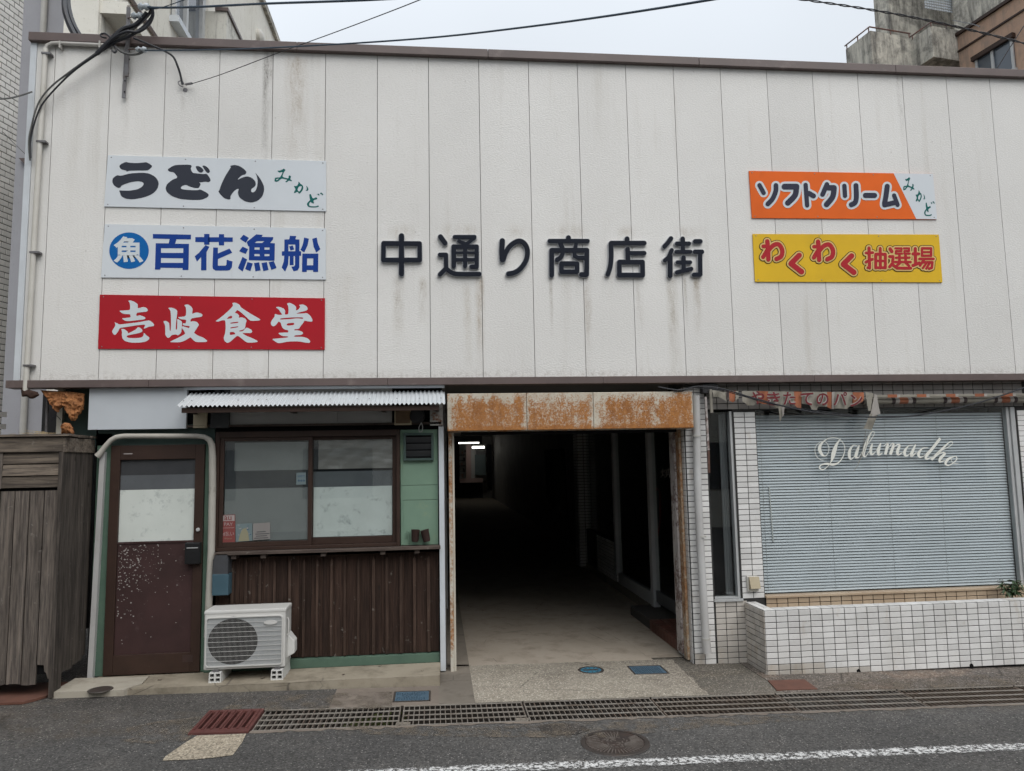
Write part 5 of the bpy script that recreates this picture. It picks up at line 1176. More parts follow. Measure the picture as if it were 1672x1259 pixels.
# maroon slotted cover
DC = thing('slotted_cover', 'maroon cast-iron drain cover with six slots at the gutter end', 'drain cover', (-1.41, -1.03, gz(-1.41)))
sx0, sx1 = -1.60, -1.225; hl = []
for k in range(6): u = sx0+.035+k*.055; hl.append([(u, GN+.05), (u+.022, GN+.05), (u+.022, GF-.045), (u, GF-.045)])
obj('plate', MB().prism([(sx0, GN-.03), (sx1, GN-.03), (sx1, GF), (sx0, GF)], lambda u, v, d: (u, v, gz(u)+d), .012, -.02, hl), 'maroon_iron', DC)
for k in range(7): u = sx0+.008+k*.055; obj('rib', MB().beam((u+.008, GN+.03, gz(u)+.014), (u+.008, GF-.03, gz(u)+.014), .016, .008), 'maroon_iron', DC)
# rusty plate by the planter
pp = [(2.62, -.485), (2.925, -.485), (2.90, -.74), (2.575, -.735)]
obj('rust_plate', MB().prism(pp, lambda u, v, d: (u, v, gz(u)+d), .006, -.01), 'rust_sheet', label='flat rust-brown steel plate in the pavement at the planter corner', category='plate')
# blue lids
def rlid(x0, x1, y0, y1, label, mat):
    L = thing('valve_lid', label, 'lid', ((x0+x1)/2, (y0+y1)/2, gz((x0+x1)/2)), 'blue utility lids')
    G = lambda u, v, d: (u, v, gz(u)+d)
    obj('frame', MB().prism([(x0, y0), (x1, y0), (x1, y1), (x0, y1)], G, .006, -.01, [[(x0+.012, y0+.012), (x1-.012, y0+.012), (x1-.012, y1-.012), (x0+.012, y1-.012)]]), 'iron', L)
    obj('plate', MB().prism([(x0+.014, y0+.014), (x1-.014, y0+.014), (x1-.014, y1-.014), (x0+.014, y1-.014)], G, .005, -.01), mat, L)
    m = MB(); nx, ny = int((x1-x0-.05)/.018), int((y1-y0-.05)/.018)
    for i in range(nx):
        for j in range(ny):
            u, v = x0+.03+.018*i, y0+.03+.018*j; a = .006 if (i+j) % 2 else -.006
            if mat == 'lid_blue' and abs(v-(y0+y1)/2) < .03 and x1 < .1: continue
            m.beam((u-.005, v-a, gz(u)+.0065), (u+.005, v+a, gz(u)+.0065), .003, .003)
    obj('tread', m, mat, L, kind='stuff')
    return L
L1 = rlid(-.335, -.06, -.72, -.475, 'blue rectangular lid with raised lettering in the pavement below the doorstep', 'lid_blue')
m = MB()
for k, (u, v, a) in enumerate(((-.262, .02, 1.2), (-.25, -.012, .1), (-.232, .01, 1.6), (-.215, -.01, .2), (-.205, .018, .3), (-.185, 0, 1.4), (-.165, .015, .1), (-.158, -.014, .9), (-.14, .004, 1.6))): m.beam((u-.011*cos(a), -.597+v-.011*sin(a), gz(u)+.0075), (u+.011*cos(a), -.597+v+.011*sin(a), gz(u)+.0075), .006, .005)
obj('raised_marks', m, 'lid_blue', L1)
rlid(1.605, 1.90, -.21, .045, 'blue ribbed rectangular lid at the right of the passage mouth', 'lid_blue')
q = Vector((1.275, -.04, gz(1.275))); L = thing('round_lid', 'small round blue lid with black rim in the passage mouth', 'lid', q, 'blue utility lids')
obj('rim', MB().lathe([(.088, .002), (.088, .007), (.108, .007), (.112, .0)], q, 'z', 32), 'iron', L, smooth=True); obj('plate', MB().lathe([(0, .005), (.087, .005)], q, 'z', 32), 'lid_cyan', L)
m = MB(); m.beam(q+Vector((-.06, 0, .0065)), q+Vector((.06, 0, .0065)), .03, .004); obj('handle_bar', m, 'iron', L)
for a in range(10): aa = a*2*pi/10+.3; obj('stud', MB().beam(q+Vector((.05*cos(aa), .05*sin(aa), .0065)), q+Vector((.078*cos(aa), .078*sin(aa), .0065)), .008, .004), 'lid_blue', L)
# manhole cover with cast relief
q = Vector((1.087, -1.665, gz(1.087)+.001)); MH = thing('manhole_cover', 'round dark iron manhole cover with cast relief in the road', 'manhole cover', q)
obj('rim', MB().lathe([(.187, .001), (.187, .006), (.213, .006), (.216, 0)], q, 'z', 48), 'iron', MH, smooth=True); obj('plate', MB().lathe([(0, .0025), (.186, .0025)], q, 'z', 48), 'manhole_plate', MH)
m = MB()
for k in range(46):
    a = 2*pi*k/46
    if 1.9 < a < 2.6 or .6 < a < 1.2: continue
    r0 = .095+.03*sin(a*3); m.beam(q+Vector((r0*cos(a), r0*sin(a), .004)), q+Vector((.178*cos(a), .178*sin(a), .004)), .006, .005)
rr = random.Random(17)
for (cx_, cy_, n) in ((-.02, .05, 7), (.04, -.03, 6), (-.05, -.05, 5)):
    for k in range(n): a = 2*pi*k/n; m.beam(q+Vector((cx_+.012*cos(a), cy_+.012*sin(a), .0042)), q+Vector((cx_+.04*cos(a+.3), cy_+.04*sin(a+.3), .0042)), .007, .005)
for k in range(14): a = 2*pi*k/14; m.beam(q+Vector((.075*cos(a), .075*sin(a), .0041)), q+Vector((.085*cos(a+.25), .085*sin(a+.25), .0041)), .006, .005)
for k in range(5): m.beam(q+Vector((.10, .06-.02*k, .0042)), q+Vector((.16, .09-.02*k, .0042)), .006, .005); m.beam(q+Vector((-.16, .1-.024*k, .0043)), q+Vector((-.085, .13-.03*k, .0043)), .007, .005)
obj('relief', m, 'relief_iron', MH, kind='stuff')

# ================================================================ SIGNBOARDS
def chaikin(P_, it=1):
    for _ in range(it):
        o = []
        for i in range(len(P_)):
            a, b = P_[i], P_[(i+1) % len(P_)]; o += [(a[0]*.8+b[0]*.2, a[1]*.8+b[1]*.2), (a[0]*.2+b[0]*.8, a[1]*.2+b[1]*.8)]
        P_ = o
    return P_
def crop(ox, oy, sc):
    def at(Y):
        def fn(u, v, d): p = onY(ox+u*sc, oy+v*sc, Y); return (p.x, Y+d, p.z)
        return fn
    return at
YSG = -.012
def board(name, corners, mat, label, cat='signboard', parts=None):
    P_ = [onY(x, y, YSG) for x, y in corners]
    B = thing(name, label, cat, (sum(p.x for p in P_)/4, 0, min(p.z for p in P_)), 'signboards screwed to the panel wall')
    obj('board', MB().prism([(p.x, p.z) for p in P_], XZ(YSG), 0, .010), mat, B)
    a, b, c, d = P_
    for f in (.016, .35, .67, .985):
        for u, v in ((a, b), (d, c)):
            p = u.lerp(v, f); zz_ = p.z+(-.018 if u is a else .018); obj('screw', MB().lathe([(0, -.003), (.004, -.0025), (.0055, 0)], (p.x, YSG-.0002, zz_), 'y', 8), 'screw', B)
    return B
def chars(B, C_, groups, mat, depth=.0012, it=1):
    """each group = list of (outline, holes...) making one printed character"""
    for g in groups:
        m = MB()
        for k, pg in enumerate(g):
            out, hs = pg[0], pg[1:]
            m.prism(chaikin(out, it) if it else out, C_(YSG-depth-.00015*k), 0, None, [chaikin(h, it) if it else h for h in hs])
        obj('printed_character', m, mat, B)
def stroke2d(m, pts_, w_, fn, d0, d1=None, closed=False, n=8, sm=0):
    """round-capped stroke as one outline per segment run (joins rounded)"""
    P_ = [Vector((a, b, 0)) for a, b in pts_]
    if sm: P_ = catmull(P_, sm)
    if closed: P_ = P_+[P_[0]]
    h = w_/2; cnt = 0
    for a, b in zip(P_, P_[1:]):
        t_ = math.atan2(b.y-a.y, b.x-a.x); poly = []
        for k in range(n+1): x = t_+pi/2+pi*k/n; poly.append((a.x+h*cos(x), a.y+h*sin(x)))
        for k in range(n+1): x = t_-pi/2+pi*k/n; poly.append((b.x+h*cos(x), b.y+h*sin(x)))
        N = len(poly); e = 0.00004*stroke2d.c; stroke2d.c = (stroke2d.c+1) % 45
        o = len(m.v); m.v += [fn(u, v, d0-e) for u, v in poly]; m.f.append(tuple(o+i for i in range(N)))
        if d1 is not None: m.v += [fn(u, v, d1) for u, v in poly]; m.f += [(o+i, o+(i+1) % N, o+N+(i+1) % N, o+N+i) for i in range(N)]
stroke2d.c = 0
S1 = crop(170, 250, .16746); S1b = crop(435, 260, .07148); S3a = crop(160, 480, .11364); S3b = crop(340, 480, .11663); S2a = crop(160, 365, .11364); S2b = crop(340, 365, .11962)
B = board('signboard', ((176, 253.5), (532.5, 263), (532.5, 345), (170, 337)), 'sign_white', 'white signboard with bold black brush characters and small green ones, top left of wall')
U = [[[(210, 85), (240, 93), (310, 98), (385, 92), (410, 88), (450, 108), (472, 130), (430, 168), (400, 170), (310, 170), (245, 172), (215, 182), (222, 172), (165, 158), (148, 135), (155, 112)]],
     [[(130, 215), (165, 222), (250, 198), (370, 190), (440, 198), (505, 235), (535, 290), (520, 350), (470, 400), (390, 432), (280, 452), (210, 445), (165, 420), (155, 385), (145, 362), (185, 366), (250, 366), (320, 355), (370, 330), (388, 300), (375, 282), (330, 273), (260, 283), (195, 305), (165, 320), (160, 335), (135, 340), (95, 315), (78, 280), (85, 245), (110, 225)]]]
DO = [[[(700, 115), (840, 112), (855, 130), (842, 150), (862, 193), (905, 198), (970, 205), (1000, 200), (1030, 240), (1040, 270), (1020, 285), (985, 278), (950, 285), (925, 285), (942, 300), (935, 320), (920, 342), (880, 340), (830, 325), (800, 308), (760, 320), (745, 340), (760, 352), (800, 358), (880, 362), (920, 360), (935, 352), (1000, 385), (1022, 405), (1010, 430), (950, 457), (850, 457), (740, 448), (660, 420), (610, 380), (598, 340), (615, 300), (665, 260), (720, 238), (680, 185), (640, 183), (615, 162), (660, 130)]],
      [[(890, 128), (920, 125), (955, 145), (972, 170), (955, 190), (930, 190), (905, 165)]], [[(955, 122), (985, 122), (1020, 150), (1033, 180), (1020, 195), (1000, 190), (975, 155)]]]
N_ = [[[(1225, 125), (1270, 115), (1320, 125), (1365, 155), (1390, 185), (1378, 208), (1345, 215), (1315, 240), (1300, 262), (1340, 240), (1395, 225), (1440, 240), (1475, 275), (1480, 310), (1465, 330), (1435, 350), (1432, 375), (1450, 385), (1475, 370), (1492, 330), (1498, 275), (1490, 225), (1470, 185), (1520, 245), (1555, 310), (1562, 360), (1545, 420), (1500, 465), (1435, 485), (1370, 470), (1320, 435), (1303, 390), (1315, 345), (1285, 355), (1250, 390), (1230, 425), (1235, 445), (1215, 455), (1170, 440), (1130, 400), (1112, 370), (1122, 368), (1140, 310), (1180, 225), (1225, 155), (1238, 135)]]]
chars(B, S1, [U, DO, N_], 'ink_black')
MI = [[[(250, 258), (300, 262), (345, 245), (398, 212), (440, 248), (415, 275), (395, 305), (365, 390), (395, 415), (440, 425), (490, 440), (510, 415), (505, 385), (520, 368), (560, 385), (558, 410), (545, 455), (585, 488), (575, 505), (530, 490), (505, 490), (465, 530), (425, 515), (450, 500), (480, 470), (430, 455), (355, 440), (320, 460), (270, 505), (215, 518), (180, 500), (188, 485), (190, 440), (205, 422), (250, 415), (310, 415), (345, 355), (370, 300), (345, 290), (305, 308), (270, 290)], [(225, 450), (290, 440), (262, 465), (225, 482)]]]
KA = [[[(730, 512), (765, 535), (780, 565), (825, 590), (845, 640), (835, 690), (800, 745), (760, 785), (735, 775), (715, 745), (700, 745), (680, 755), (660, 772), (630, 770), (632, 745), (660, 700), (662, 675), (620, 610), (680, 615), (705, 600), (728, 560)], [(745, 625), (800, 610), (805, 650), (785, 700), (745, 745), (712, 705), (718, 665)]], [[(905, 600), (945, 640), (962, 690), (945, 720), (890, 720), (925, 690), (922, 650)]]]
DD = [[[(980, 798), (1015, 795), (1035, 850), (1055, 895), (1095, 890), (1135, 865), (1165, 895), (1155, 915), (1080, 935), (1078, 970), (1090, 1015), (1040, 1000), (1005, 970), (985, 1000), (975, 1035), (985, 1065), (1030, 1075), (1140, 1075), (1180, 1052), (1205, 1080), (1140, 1102), (1010, 1102), (955, 1085), (925, 1040), (930, 1005), (960, 970), (1000, 935), (985, 880)]], [[(1160, 790), (1185, 785), (1215, 810), (1200, 835), (1170, 810)]], [[(1235, 762), (1270, 770), (1300, 805), (1290, 828), (1255, 800), (1220, 785)]]]
chars(B, S1b, [MI, KA, DD], 'ink_green')
B = board('signboard', ((171, 366), (532, 373), (532, 456.5), (165, 453)), 'sign_white', 'white signboard with four blue characters and a blue fish-character roundel, middle left of wall')
obj('roundel', MB().prism([(446+284*cos(2*pi*k/48), 390+262*sin(2*pi*k/48)) for k in range(48)], S2a(YSG-.0012), 0, None), 'circle_blue', B)
FI = [[[(325, 185), (360, 205), (405, 215), (470, 200), (540, 190), (600, 225), (640, 262), (625, 280), (580, 283), (605, 310), (645, 350), (625, 372), (620, 420), (600, 455), (590, 462), (650, 500), (660, 530), (630, 560), (590, 545), (520, 500), (500, 540), (470, 548), (440, 525), (430, 490), (405, 455), (408, 510), (385, 545), (350, 540), (332, 510), (335, 460), (320, 470), (300, 535), (270, 545), (210, 515), (250, 470), (240, 435), (265, 435), (255, 350), (230, 320), (280, 300), (320, 285), (350, 265), (250, 280), (248, 265), (300, 230)],
       [(330, 352), (380, 346), (380, 360), (328, 364)], [(460, 336), (520, 330), (520, 342), (462, 350)], [(335, 402), (375, 395), (375, 409), (338, 414)], [(462, 389), (508, 383), (508, 395), (465, 400)], [(360, 282), (400, 266), (465, 258), (440, 278), (390, 286)]]]
FE = S2a(YSG-.0024)
textfn('printed_character', '魚', lambda u, v: Vector(FE(222+430*u, 562-378*v, 0)), 'ink_white', B, .030)
HY = [[[(788, 150), (1337, 160), (1335, 228), (1128, 226), (1108, 290), (1308, 292), (1300, 668), (1215, 668), (1215, 640), (900, 635), (895, 662), (818, 662), (830, 283), (1015, 285), (1030, 222), (788, 215)], [(905, 355), (1225, 355), (1225, 422), (905, 422)], [(905, 495), (1222, 500), (1222, 565), (905, 565)]]]
chars(B, S2a, [HY], 'ink_blue', it=0)
chars(B, S2a, [[[[(1398, 195), (1525, 195), (1525, 150), (1602, 150), (1602, 198), (1602, 305), (1525, 305), (1525, 268), (1398, 265)]], [[(1545, 310), (1600, 335), (1560, 410), (1558, 672), (1480, 672), (1482, 480), (1422, 548), (1390, 470), (1450, 420), (1510, 350)]]]], 'ink_blue', it=0)
chars(B, S2b, [[[[(2, 187), (145, 187), (147, 145), (217, 145), (217, 187), (335, 190), (335, 250), (217, 250), (217, 298), (145, 298), (145, 252), (2, 252)]], [[(68, 328), (132, 328), (132, 408), (290, 342), (328, 398), (132, 485), (132, 575), (235, 575), (248, 560), (252, 495), (332, 518), (322, 600), (295, 635), (260, 642), (100, 642), (65, 620), (58, 585)]]],
    [[[(432, 210), (482, 152), (556, 196), (512, 262)]], [[(422, 378), (468, 315), (545, 350), (512, 415)]], [[(468, 455), (530, 492), (470, 655), (405, 608)]],
     [[(655, 148), (745, 155), (728, 183), (888, 185), (885, 215), (845, 265), (910, 270), (905, 508), (555, 500), (560, 315), (545, 308), (525, 250), (560, 225)], [(635, 265), (665, 240), (768, 240), (735, 265)], [(632, 325), (702, 325), (702, 357), (632, 357)], [(768, 325), (836, 325), (836, 357), (768, 357)], [(630, 415), (702, 415), (702, 445), (630, 445)], [(768, 415), (836, 415), (836, 445), (768, 445)]],
     [[(535, 525), (608, 545), (575, 650), (505, 622)]], [[(625, 540), (695, 528), (715, 638), (645, 652)]], [[(728, 540), (800, 525), (823, 632), (752, 650)]], [[(825, 528), (895, 512), (933, 605), (862, 632)]]],
    [[[(1115, 168), (1202, 170), (1190, 215), (1245, 218), (1245, 378), (1268, 380), (1268, 440), (1245, 440), (1243, 600), (1220, 640), (1165, 652), (1135, 590), (1170, 585), (1185, 570), (1185, 445), (1165, 445), (1165, 568), (1112, 568), (1112, 445), (1098, 445), (1090, 560), (1050, 658), (1003, 600), (1030, 520), (1038, 440), (1005, 440), (1005, 380), (1038, 378), (1040, 218), (1105, 215)], [(1095, 287), (1188, 287), (1188, 378), (1095, 378)]], [[(1105, 312), (1155, 300), (1172, 355), (1122, 368)]],
     [[(1310, 190), (1375, 208), (1355, 300), (1310, 395), (1258, 360), (1290, 290)]], [[(1420, 208), (1482, 190), (1495, 265), (1530, 350), (1475, 395), (1440, 320)]], [[(1285, 410), (1503, 410), (1500, 660), (1432, 660), (1432, 635), (1345, 635), (1345, 660), (1280, 660)], [(1350, 475), (1435, 475), (1432, 570), (1348, 570)]]]], 'ink_blue', it=0)
B = board('signboard', ((163, 481), (530.5, 487), (530, 571), (160, 569.5)), 'sign_red', 'red signboard with four white brush characters, lowest on the left of wall')
I1 = [[[(430, 98), (470, 92), (520, 110), (570, 145), (572, 175), (570, 205), (610, 200), (640, 185), (700, 200), (718, 235), (700, 255), (630, 262), (560, 270), (550, 295), (552, 318), (600, 305), (660, 325), (685, 345), (670, 365), (560, 378), (430, 392), (385, 385), (340, 350), (400, 345), (470, 335), (465, 310), (460, 290), (390, 290), (350, 280), (300, 240), (380, 238), (460, 230), (462, 190), (460, 150), (450, 115)]],
      [[(235, 405), (285, 425), (310, 440), (400, 428), (600, 405), (690, 385), (740, 380), (790, 415), (810, 450), (790, 465), (730, 470), (690, 490), (652, 500), (685, 440), (600, 445), (400, 475), (310, 490), (290, 540), (250, 590), (225, 585), (200, 540), (215, 510), (245, 465), (250, 430)]],
      [[(330, 500), (380, 505), (430, 545), (428, 570), (480, 545), (545, 510), (570, 475), (605, 485), (640, 515), (635, 545), (580, 565), (500, 580), (415, 598), (412, 620), (440, 632), (540, 635), (620, 628), (650, 605), (660, 555), (690, 590), (740, 625), (735, 650), (690, 685), (600, 700), (470, 700), (390, 680), (350, 640), (342, 590), (345, 540)]]]
K1 = [[[(1005, 200), (1060, 195), (1110, 215), (1140, 240), (1135, 300), (1125, 380), (1115, 510), (1135, 515), (1140, 400), (1135, 360), (1170, 370), (1210, 400), (1205, 470), (1195, 560), (1150, 598), (1120, 580), (1060, 590), (1030, 625), (1000, 632), (965, 590), (968, 540), (965, 450), (935, 392), (975, 385), (1015, 410), (1025, 430), (1030, 530), (1045, 530), (1050, 400), (1045, 260), (1030, 225)]],
      [[(1235, 160), (1290, 148), (1340, 180), (1362, 215), (1350, 290), (1390, 270), (1430, 265), (1490, 285), (1505, 310), (1480, 330), (1400, 340), (1335, 355), (1325, 400), (1370, 390), (1420, 400), (1452, 440), (1435, 470), (1390, 540), (1378, 560), (1440, 600), (1520, 630), (1575, 675), (1550, 692), (1410, 692), (1375, 670), (1330, 620), (1300, 640), (1230, 680), (1170, 695), (1050, 695), (1035, 685), (1130, 640), (1220, 595), (1255, 570), (1235, 530), (1200, 485), (1215, 462), (1270, 480), (1310, 490), (1320, 462), (1240, 455), (1215, 440), (1225, 420), (1260, 425), (1270, 370), (1190, 365), (1145, 335), (1180, 330), (1260, 322), (1268, 250), (1262, 190)]]]
chars(B, S3a, [I1, K1], 'ink_white')
SH_ = [[[(335, 125), (380, 120), (440, 150), (455, 185), (520, 230), (600, 280), (735, 358), (715, 372), (620, 378), (580, 370), (520, 310), (430, 235), (405, 225), (370, 265), (410, 275), (435, 305), (425, 335), (470, 325), (520, 345), (540, 375), (525, 410), (515, 480), (490, 500), (430, 515), (440, 528), (490, 518), (518, 485), (540, 470), (600, 495), (618, 525), (600, 548), (540, 548), (470, 545), (530, 585), (620, 620), (698, 660), (680, 675), (610, 682), (540, 680), (500, 650), (420, 585), (390, 595), (310, 670), (265, 688), (225, 655), (215, 610), (235, 560), (245, 470), (240, 370), (195, 368), (140, 388), (100, 382), (160, 340), (240, 275), (310, 210), (350, 160)],
        [(310, 402), (420, 387), (422, 405), (310, 418)], [(310, 468), (422, 452), (420, 466), (310, 485)], [(302, 532), (360, 532), (385, 563), (302, 578)], [(255, 352), (290, 315), (330, 303), (338, 328), (325, 342)]]]
TO_ = [[[(940, 182), (1000, 180), (1060, 205), (1080, 240), (1070, 290), (1120, 285), (1125, 230), (1120, 170), (1100, 132), (1140, 122), (1200, 150), (1235, 185), (1225, 235), (1260, 220), (1290, 180), (1270, 152), (1330, 145), (1380, 175), (1395, 215), (1370, 235), (1260, 262), (1230, 275), (1320, 275), (1380, 265), (1430, 305), (1462, 360), (1455, 388), (1400, 385), (1345, 372), (1335, 400), (1290, 455), (1270, 490), (1205, 495), (1205, 510), (1260, 510), (1320, 530), (1330, 555), (1300, 575), (1210, 580), (1200, 600), (1330, 600), (1400, 625), (1432, 665), (1415, 688), (1350, 680), (1280, 665), (1120, 665), (1020, 688), (970, 688), (885, 630), (980, 622), (1115, 610), (1120, 595), (1040, 590), (1010, 575), (975, 545), (1060, 540), (1120, 540), (1122, 510), (1060, 495), (1030, 460), (1015, 400), (985, 385), (975, 400), (945, 440), (910, 455), (880, 435), (875, 400), (895, 360), (930, 320), (930, 275), (985, 295), (1040, 290), (1010, 255), (990, 220)],
        [(1100, 412), (1203, 402), (1203, 435), (1100, 445)], [(1000, 345), (1120, 330), (1310, 326), (1335, 338), (1322, 350), (1250, 340), (1150, 352), (1010, 360)]]]
chars(B, S3b, [SH_, TO_], 'ink_white')
# orange board
B = board('signboard', ((1223, 279), (1523, 284), (1530, 358), (1228, 356)), 'sign_orange', 'orange signboard with dark rounded characters and a white slanted end, upper right of wall')
W_ = [onY(x, y, YSG) for x, y in ((1459, 283), (1523.2, 284), (1530.2, 358), (1496, 357.5))]
obj('white_field', MB().prism([(p.x, p.z) for p in W_], XZ(YSG-.0006), 0, None), 'sign_white', B)
ORC = crop(1220, 275, .1555)
SOFT = [[([(128, 178), (172, 258)], 46, 0), ([(300, 180), (298, 240), (265, 320), (215, 375)], 50, 5)], [([(390, 193), (515, 193)], 62, 0), ([(515, 200), (500, 285), (425, 365)], 60, 5)], [([(612, 175), (628, 390)], 46, 0), ([(645, 262), (695, 290)], 52, 0)],
        [([(835, 170), (790, 275)], 50, 0), ([(850, 205), (910, 205)], 58, 0), ([(910, 212), (895, 300), (832, 380)], 58, 5)], [([(1018, 185), (1025, 290)], 46, 0), ([(1140, 182), (1144, 300), (1130, 360), (1092, 382)], 54, 5)], [([(1240, 285), (1335, 285)], 55, 0)], [([(1468, 190), (1455, 290), (1440, 370)], 54, 0), ([(1440, 385), (1560, 358)], 52, 0), ([(1540, 285), (1577, 385)], 44, 0)]]
for g in SOFT:
    a, b = MB(), MB()
    for P_, w_, sm in g: stroke2d(a, P_, w_+46, ORC(YSG), -.0010, None, sm=sm); stroke2d(b, P_, w_, ORC(YSG), -.0032, None, sm=sm)
    obj('character_outline', a, 'ink_white', B); obj('printed_character', b, 'ink_navy', B)
def OM(Y):
    def fn(u, v, d): p = onY(1200+.2153*(1275+(u-180)*240/1120), 250+.2153*(180+(v-210)*300/900), Y); return (p.x, Y+d, p.z)
    return fn
chars(B, OM, [MI, KA, DD], 'ink_green', .0018)
# yellow board
B = board('signboard', ((1229, 382), (1533, 383), (1539, 461), (1233, 460)), 'sign_yellow', 'yellow signboard with outlined red characters, lower right of wall')
YEC = crop(1225, 378, .19139)
WA = [([(143, 85), (150, 165), (152, 240)], 38, 0), ([(108, 128), (150, 128)], 32, 0), ([(150, 150), (108, 220)], 36, 0), ([(152, 165), (195, 120), (240, 112), (270, 160), (262, 212), (222, 235)], 38, 5)]
KU = [([(415, 205), (345, 275), (435, 345)], 46, 0)]
sh = lambda g, dx, dy: [([(a+dx, b+dy) for a, b in P_], w_, sm) for P_, w_, sm in g]
CHU = [([(1010, 142), (1015, 312)], 22, 0), ([(985, 185), (1042, 182)], 20, 0), ([(985, 262), (1040, 238)], 20, 0), ([(1068, 195), (1068, 312)], 20, 0), ([(1068, 195), (1150, 195), (1150, 312)], 20, 0), ([(1106, 145), (1108, 312)], 20, 0), ([(1068, 252), (1150, 252)], 16, 0), ([(1068, 310), (1150, 310)], 18, 0), ([(1000, 310), (1015, 310)], 18, 0)]
SEN = [([(1190, 150), (1205, 172)], 24, 0), ([(1186, 215), (1215, 215), (1212, 270), (1186, 302)], 20, 0), ([(1212, 285), (1250, 314), (1365, 314)], 20, 0), ([(1235, 145), (1287, 145), (1287, 168), (1240, 168), (1240, 190), (1292, 190)], 13, 0), ([(1308, 145), (1352, 145), (1352, 168), (1312, 168), (1312, 190), (1358, 190)], 13, 0), ([(1270, 200), (1270, 260)], 18, 0), ([(1322, 200), (1322, 260)], 18, 0), ([(1240, 225), (1355, 225)], 15, 0), ([(1232, 262), (1365, 262)], 16, 0), ([(1272, 272), (1246, 294)], 18, 0), ([(1325, 272), (1352, 294)], 18, 0)]
JO = [([(1405, 147), (1408, 280)], 22, 0), ([(1385, 192), (1435, 192)], 20, 0), ([(1385, 292), (1438, 270)], 22, 0), ([(1462, 145), (1540, 145), (1540, 208), (1462, 208), (1462, 145)], 16, 0), ([(1462, 177), (1540, 177)], 13, 0), ([(1440, 235), (1560, 235)], 17, 0), ([(1480, 240), (1445, 292)], 17, 0), ([(1468, 264), (1550, 264), (1546, 310), (1522, 318)], 17, 0), ([(1502, 268), (1470, 312)], 15, 0), ([(1530, 268), (1498, 318)], 15, 0)]
fat = lambda g: [(P_, w_+5, sm) for P_, w_, sm in g]
for g in (WA, KU, sh(WA, 433, 3), sh(KU, 446, 5), fat(CHU), fat(SEN), fat(JO)):
    a, b, c_ = MB(), MB(), MB()
    for P_, w_, sm in g: stroke2d(a, P_, w_+36, YEC(YSG), -.0008, None, sm=sm); stroke2d(b, P_, w_+23, YEC(YSG), -.0030, None, sm=sm); stroke2d(c_, P_, w_, YEC(YSG), -.0052, None, sm=sm)
    obj('outer_outline', a, 'ink_brown', B); obj('inner_outline', b, 'ink_cream', B); obj('printed_character', c_, 'ink_red', B)
# raised channel letters
CH1 = crop(610, 370, .16746); CH2 = crop(880, 370, .16746)
LET = [('first', CH1, [([(98, 162), (448, 165), (450, 325), (95, 325)], 44, 1, 0), ([(272, 90), (272, 460)], 50, 0, 0)]),
       ('second', CH1, [([(652, 98), (697, 160)], 46, 0, 0), ([(648, 275), (705, 275), (708, 400)], 42, 0, 0), ([(708, 405), (648, 465)], 42, 0, 0), ([(708, 408), (760, 446), (830, 462), (1032, 462)], 42, 0, 4), ([(790, 100), (985, 100)], 36, 0, 0), ([(985, 108), (910, 165)], 34, 0, 0), ([(830, 140), (910, 172)], 34, 0, 0), ([(782, 195), (782, 385)], 46, 0, 0), ([(782, 195), (1005, 195), (1005, 390), (955, 390)], 42, 0, 0), ([(893, 195), (893, 385)], 42, 0, 0), ([(800, 252), (990, 252)], 24, 0, 0), ([(800, 322), (990, 322)], 34, 0, 0)]),
       ('third', CH1, [([(1255, 138), (1250, 240), (1255, 322)], 50, 0, 0), ([(1265, 322), (1290, 250), (1340, 180), (1415, 140), (1470, 165), (1500, 230), (1490, 320), (1440, 400), (1380, 445), (1315, 460)], 46, 0, 5)]),
       ('fourth', CH2, [([(288, 108), (288, 135)], 46, 0, 0), ([(105, 140), (475, 140)], 40, 0, 0), ([(210, 165), (235, 235), (215, 295), (178, 322)], 44, 0, 4), ([(362, 172), (348, 240), (348, 285), (378, 302), (440, 302)], 38, 0, 0), ([(125, 472), (125, 230), (467, 230), (465, 467), (415, 467)], 46, 0, 0), ([(220, 360), (372, 360), (372, 440), (220, 440)], 44, 1, 0)]),
       ('fifth', CH2, [([(860, 118), (860, 150)], 44, 0, 0), ([(705, 160), (1028, 160)], 42, 0, 0), ([(703, 165), (705, 290), (695, 390), (672, 464)], 44, 0, 4), ([(865, 218), (868, 330)], 44, 0, 0), ([(885, 258), (1028, 258)], 40, 0, 0), ([(785, 345), (1010, 345), (1012, 472), (785, 472)], 44, 1, 0)]),
       ('last', CH2, [([(1288, 115), (1255, 160), (1225, 192)], 42, 0, 0), ([(1295, 230), (1265, 300), (1230, 328)], 40, 0, 0), ([(1280, 290), (1280, 478)], 46, 0, 0), ([(1345, 165), (1465, 165)], 38, 0, 0), ([(1402, 118), (1405, 240)], 42, 0, 0), ([(1340, 245), (1478, 245)], 36, 0, 0), ([(1352, 348), (1475, 348)], 36, 0, 0), ([(1410, 300), (1412, 430)], 42, 0, 0), ([(1347, 446), (1485, 412)], 40, 0, 0), ([(1525, 143), (1575, 143)], 42, 0, 0), ([(1522, 245), (1590, 245)], 42, 0, 0), ([(1572, 250), (1575, 466), (1512, 468)], 40, 0, 0)])]
for nm, C_, st_ in LET:
    fn = C_(-.03); P0 = fn(st_[0][0][0][0], st_[0][0][0][1], 0)
    T = thing('raised_letter', f'black raised metal character, {nm} of the six in the middle of the panel wall', 'letter', (P0[0], 0, P0[2]), 'raised characters across the panel wall')
    a, b = MB(), MB()
    for P_, w_, cl, sm in st_: stroke2d(a, P_, w_, fn, 0, .006, bool(cl), sm=sm); stroke2d(b, P_, w_+11, fn, .0085, .0305, bool(cl), sm=sm)
    obj('face', a, 'letter_face', T); obj('casing', b, 'letter_side', T)

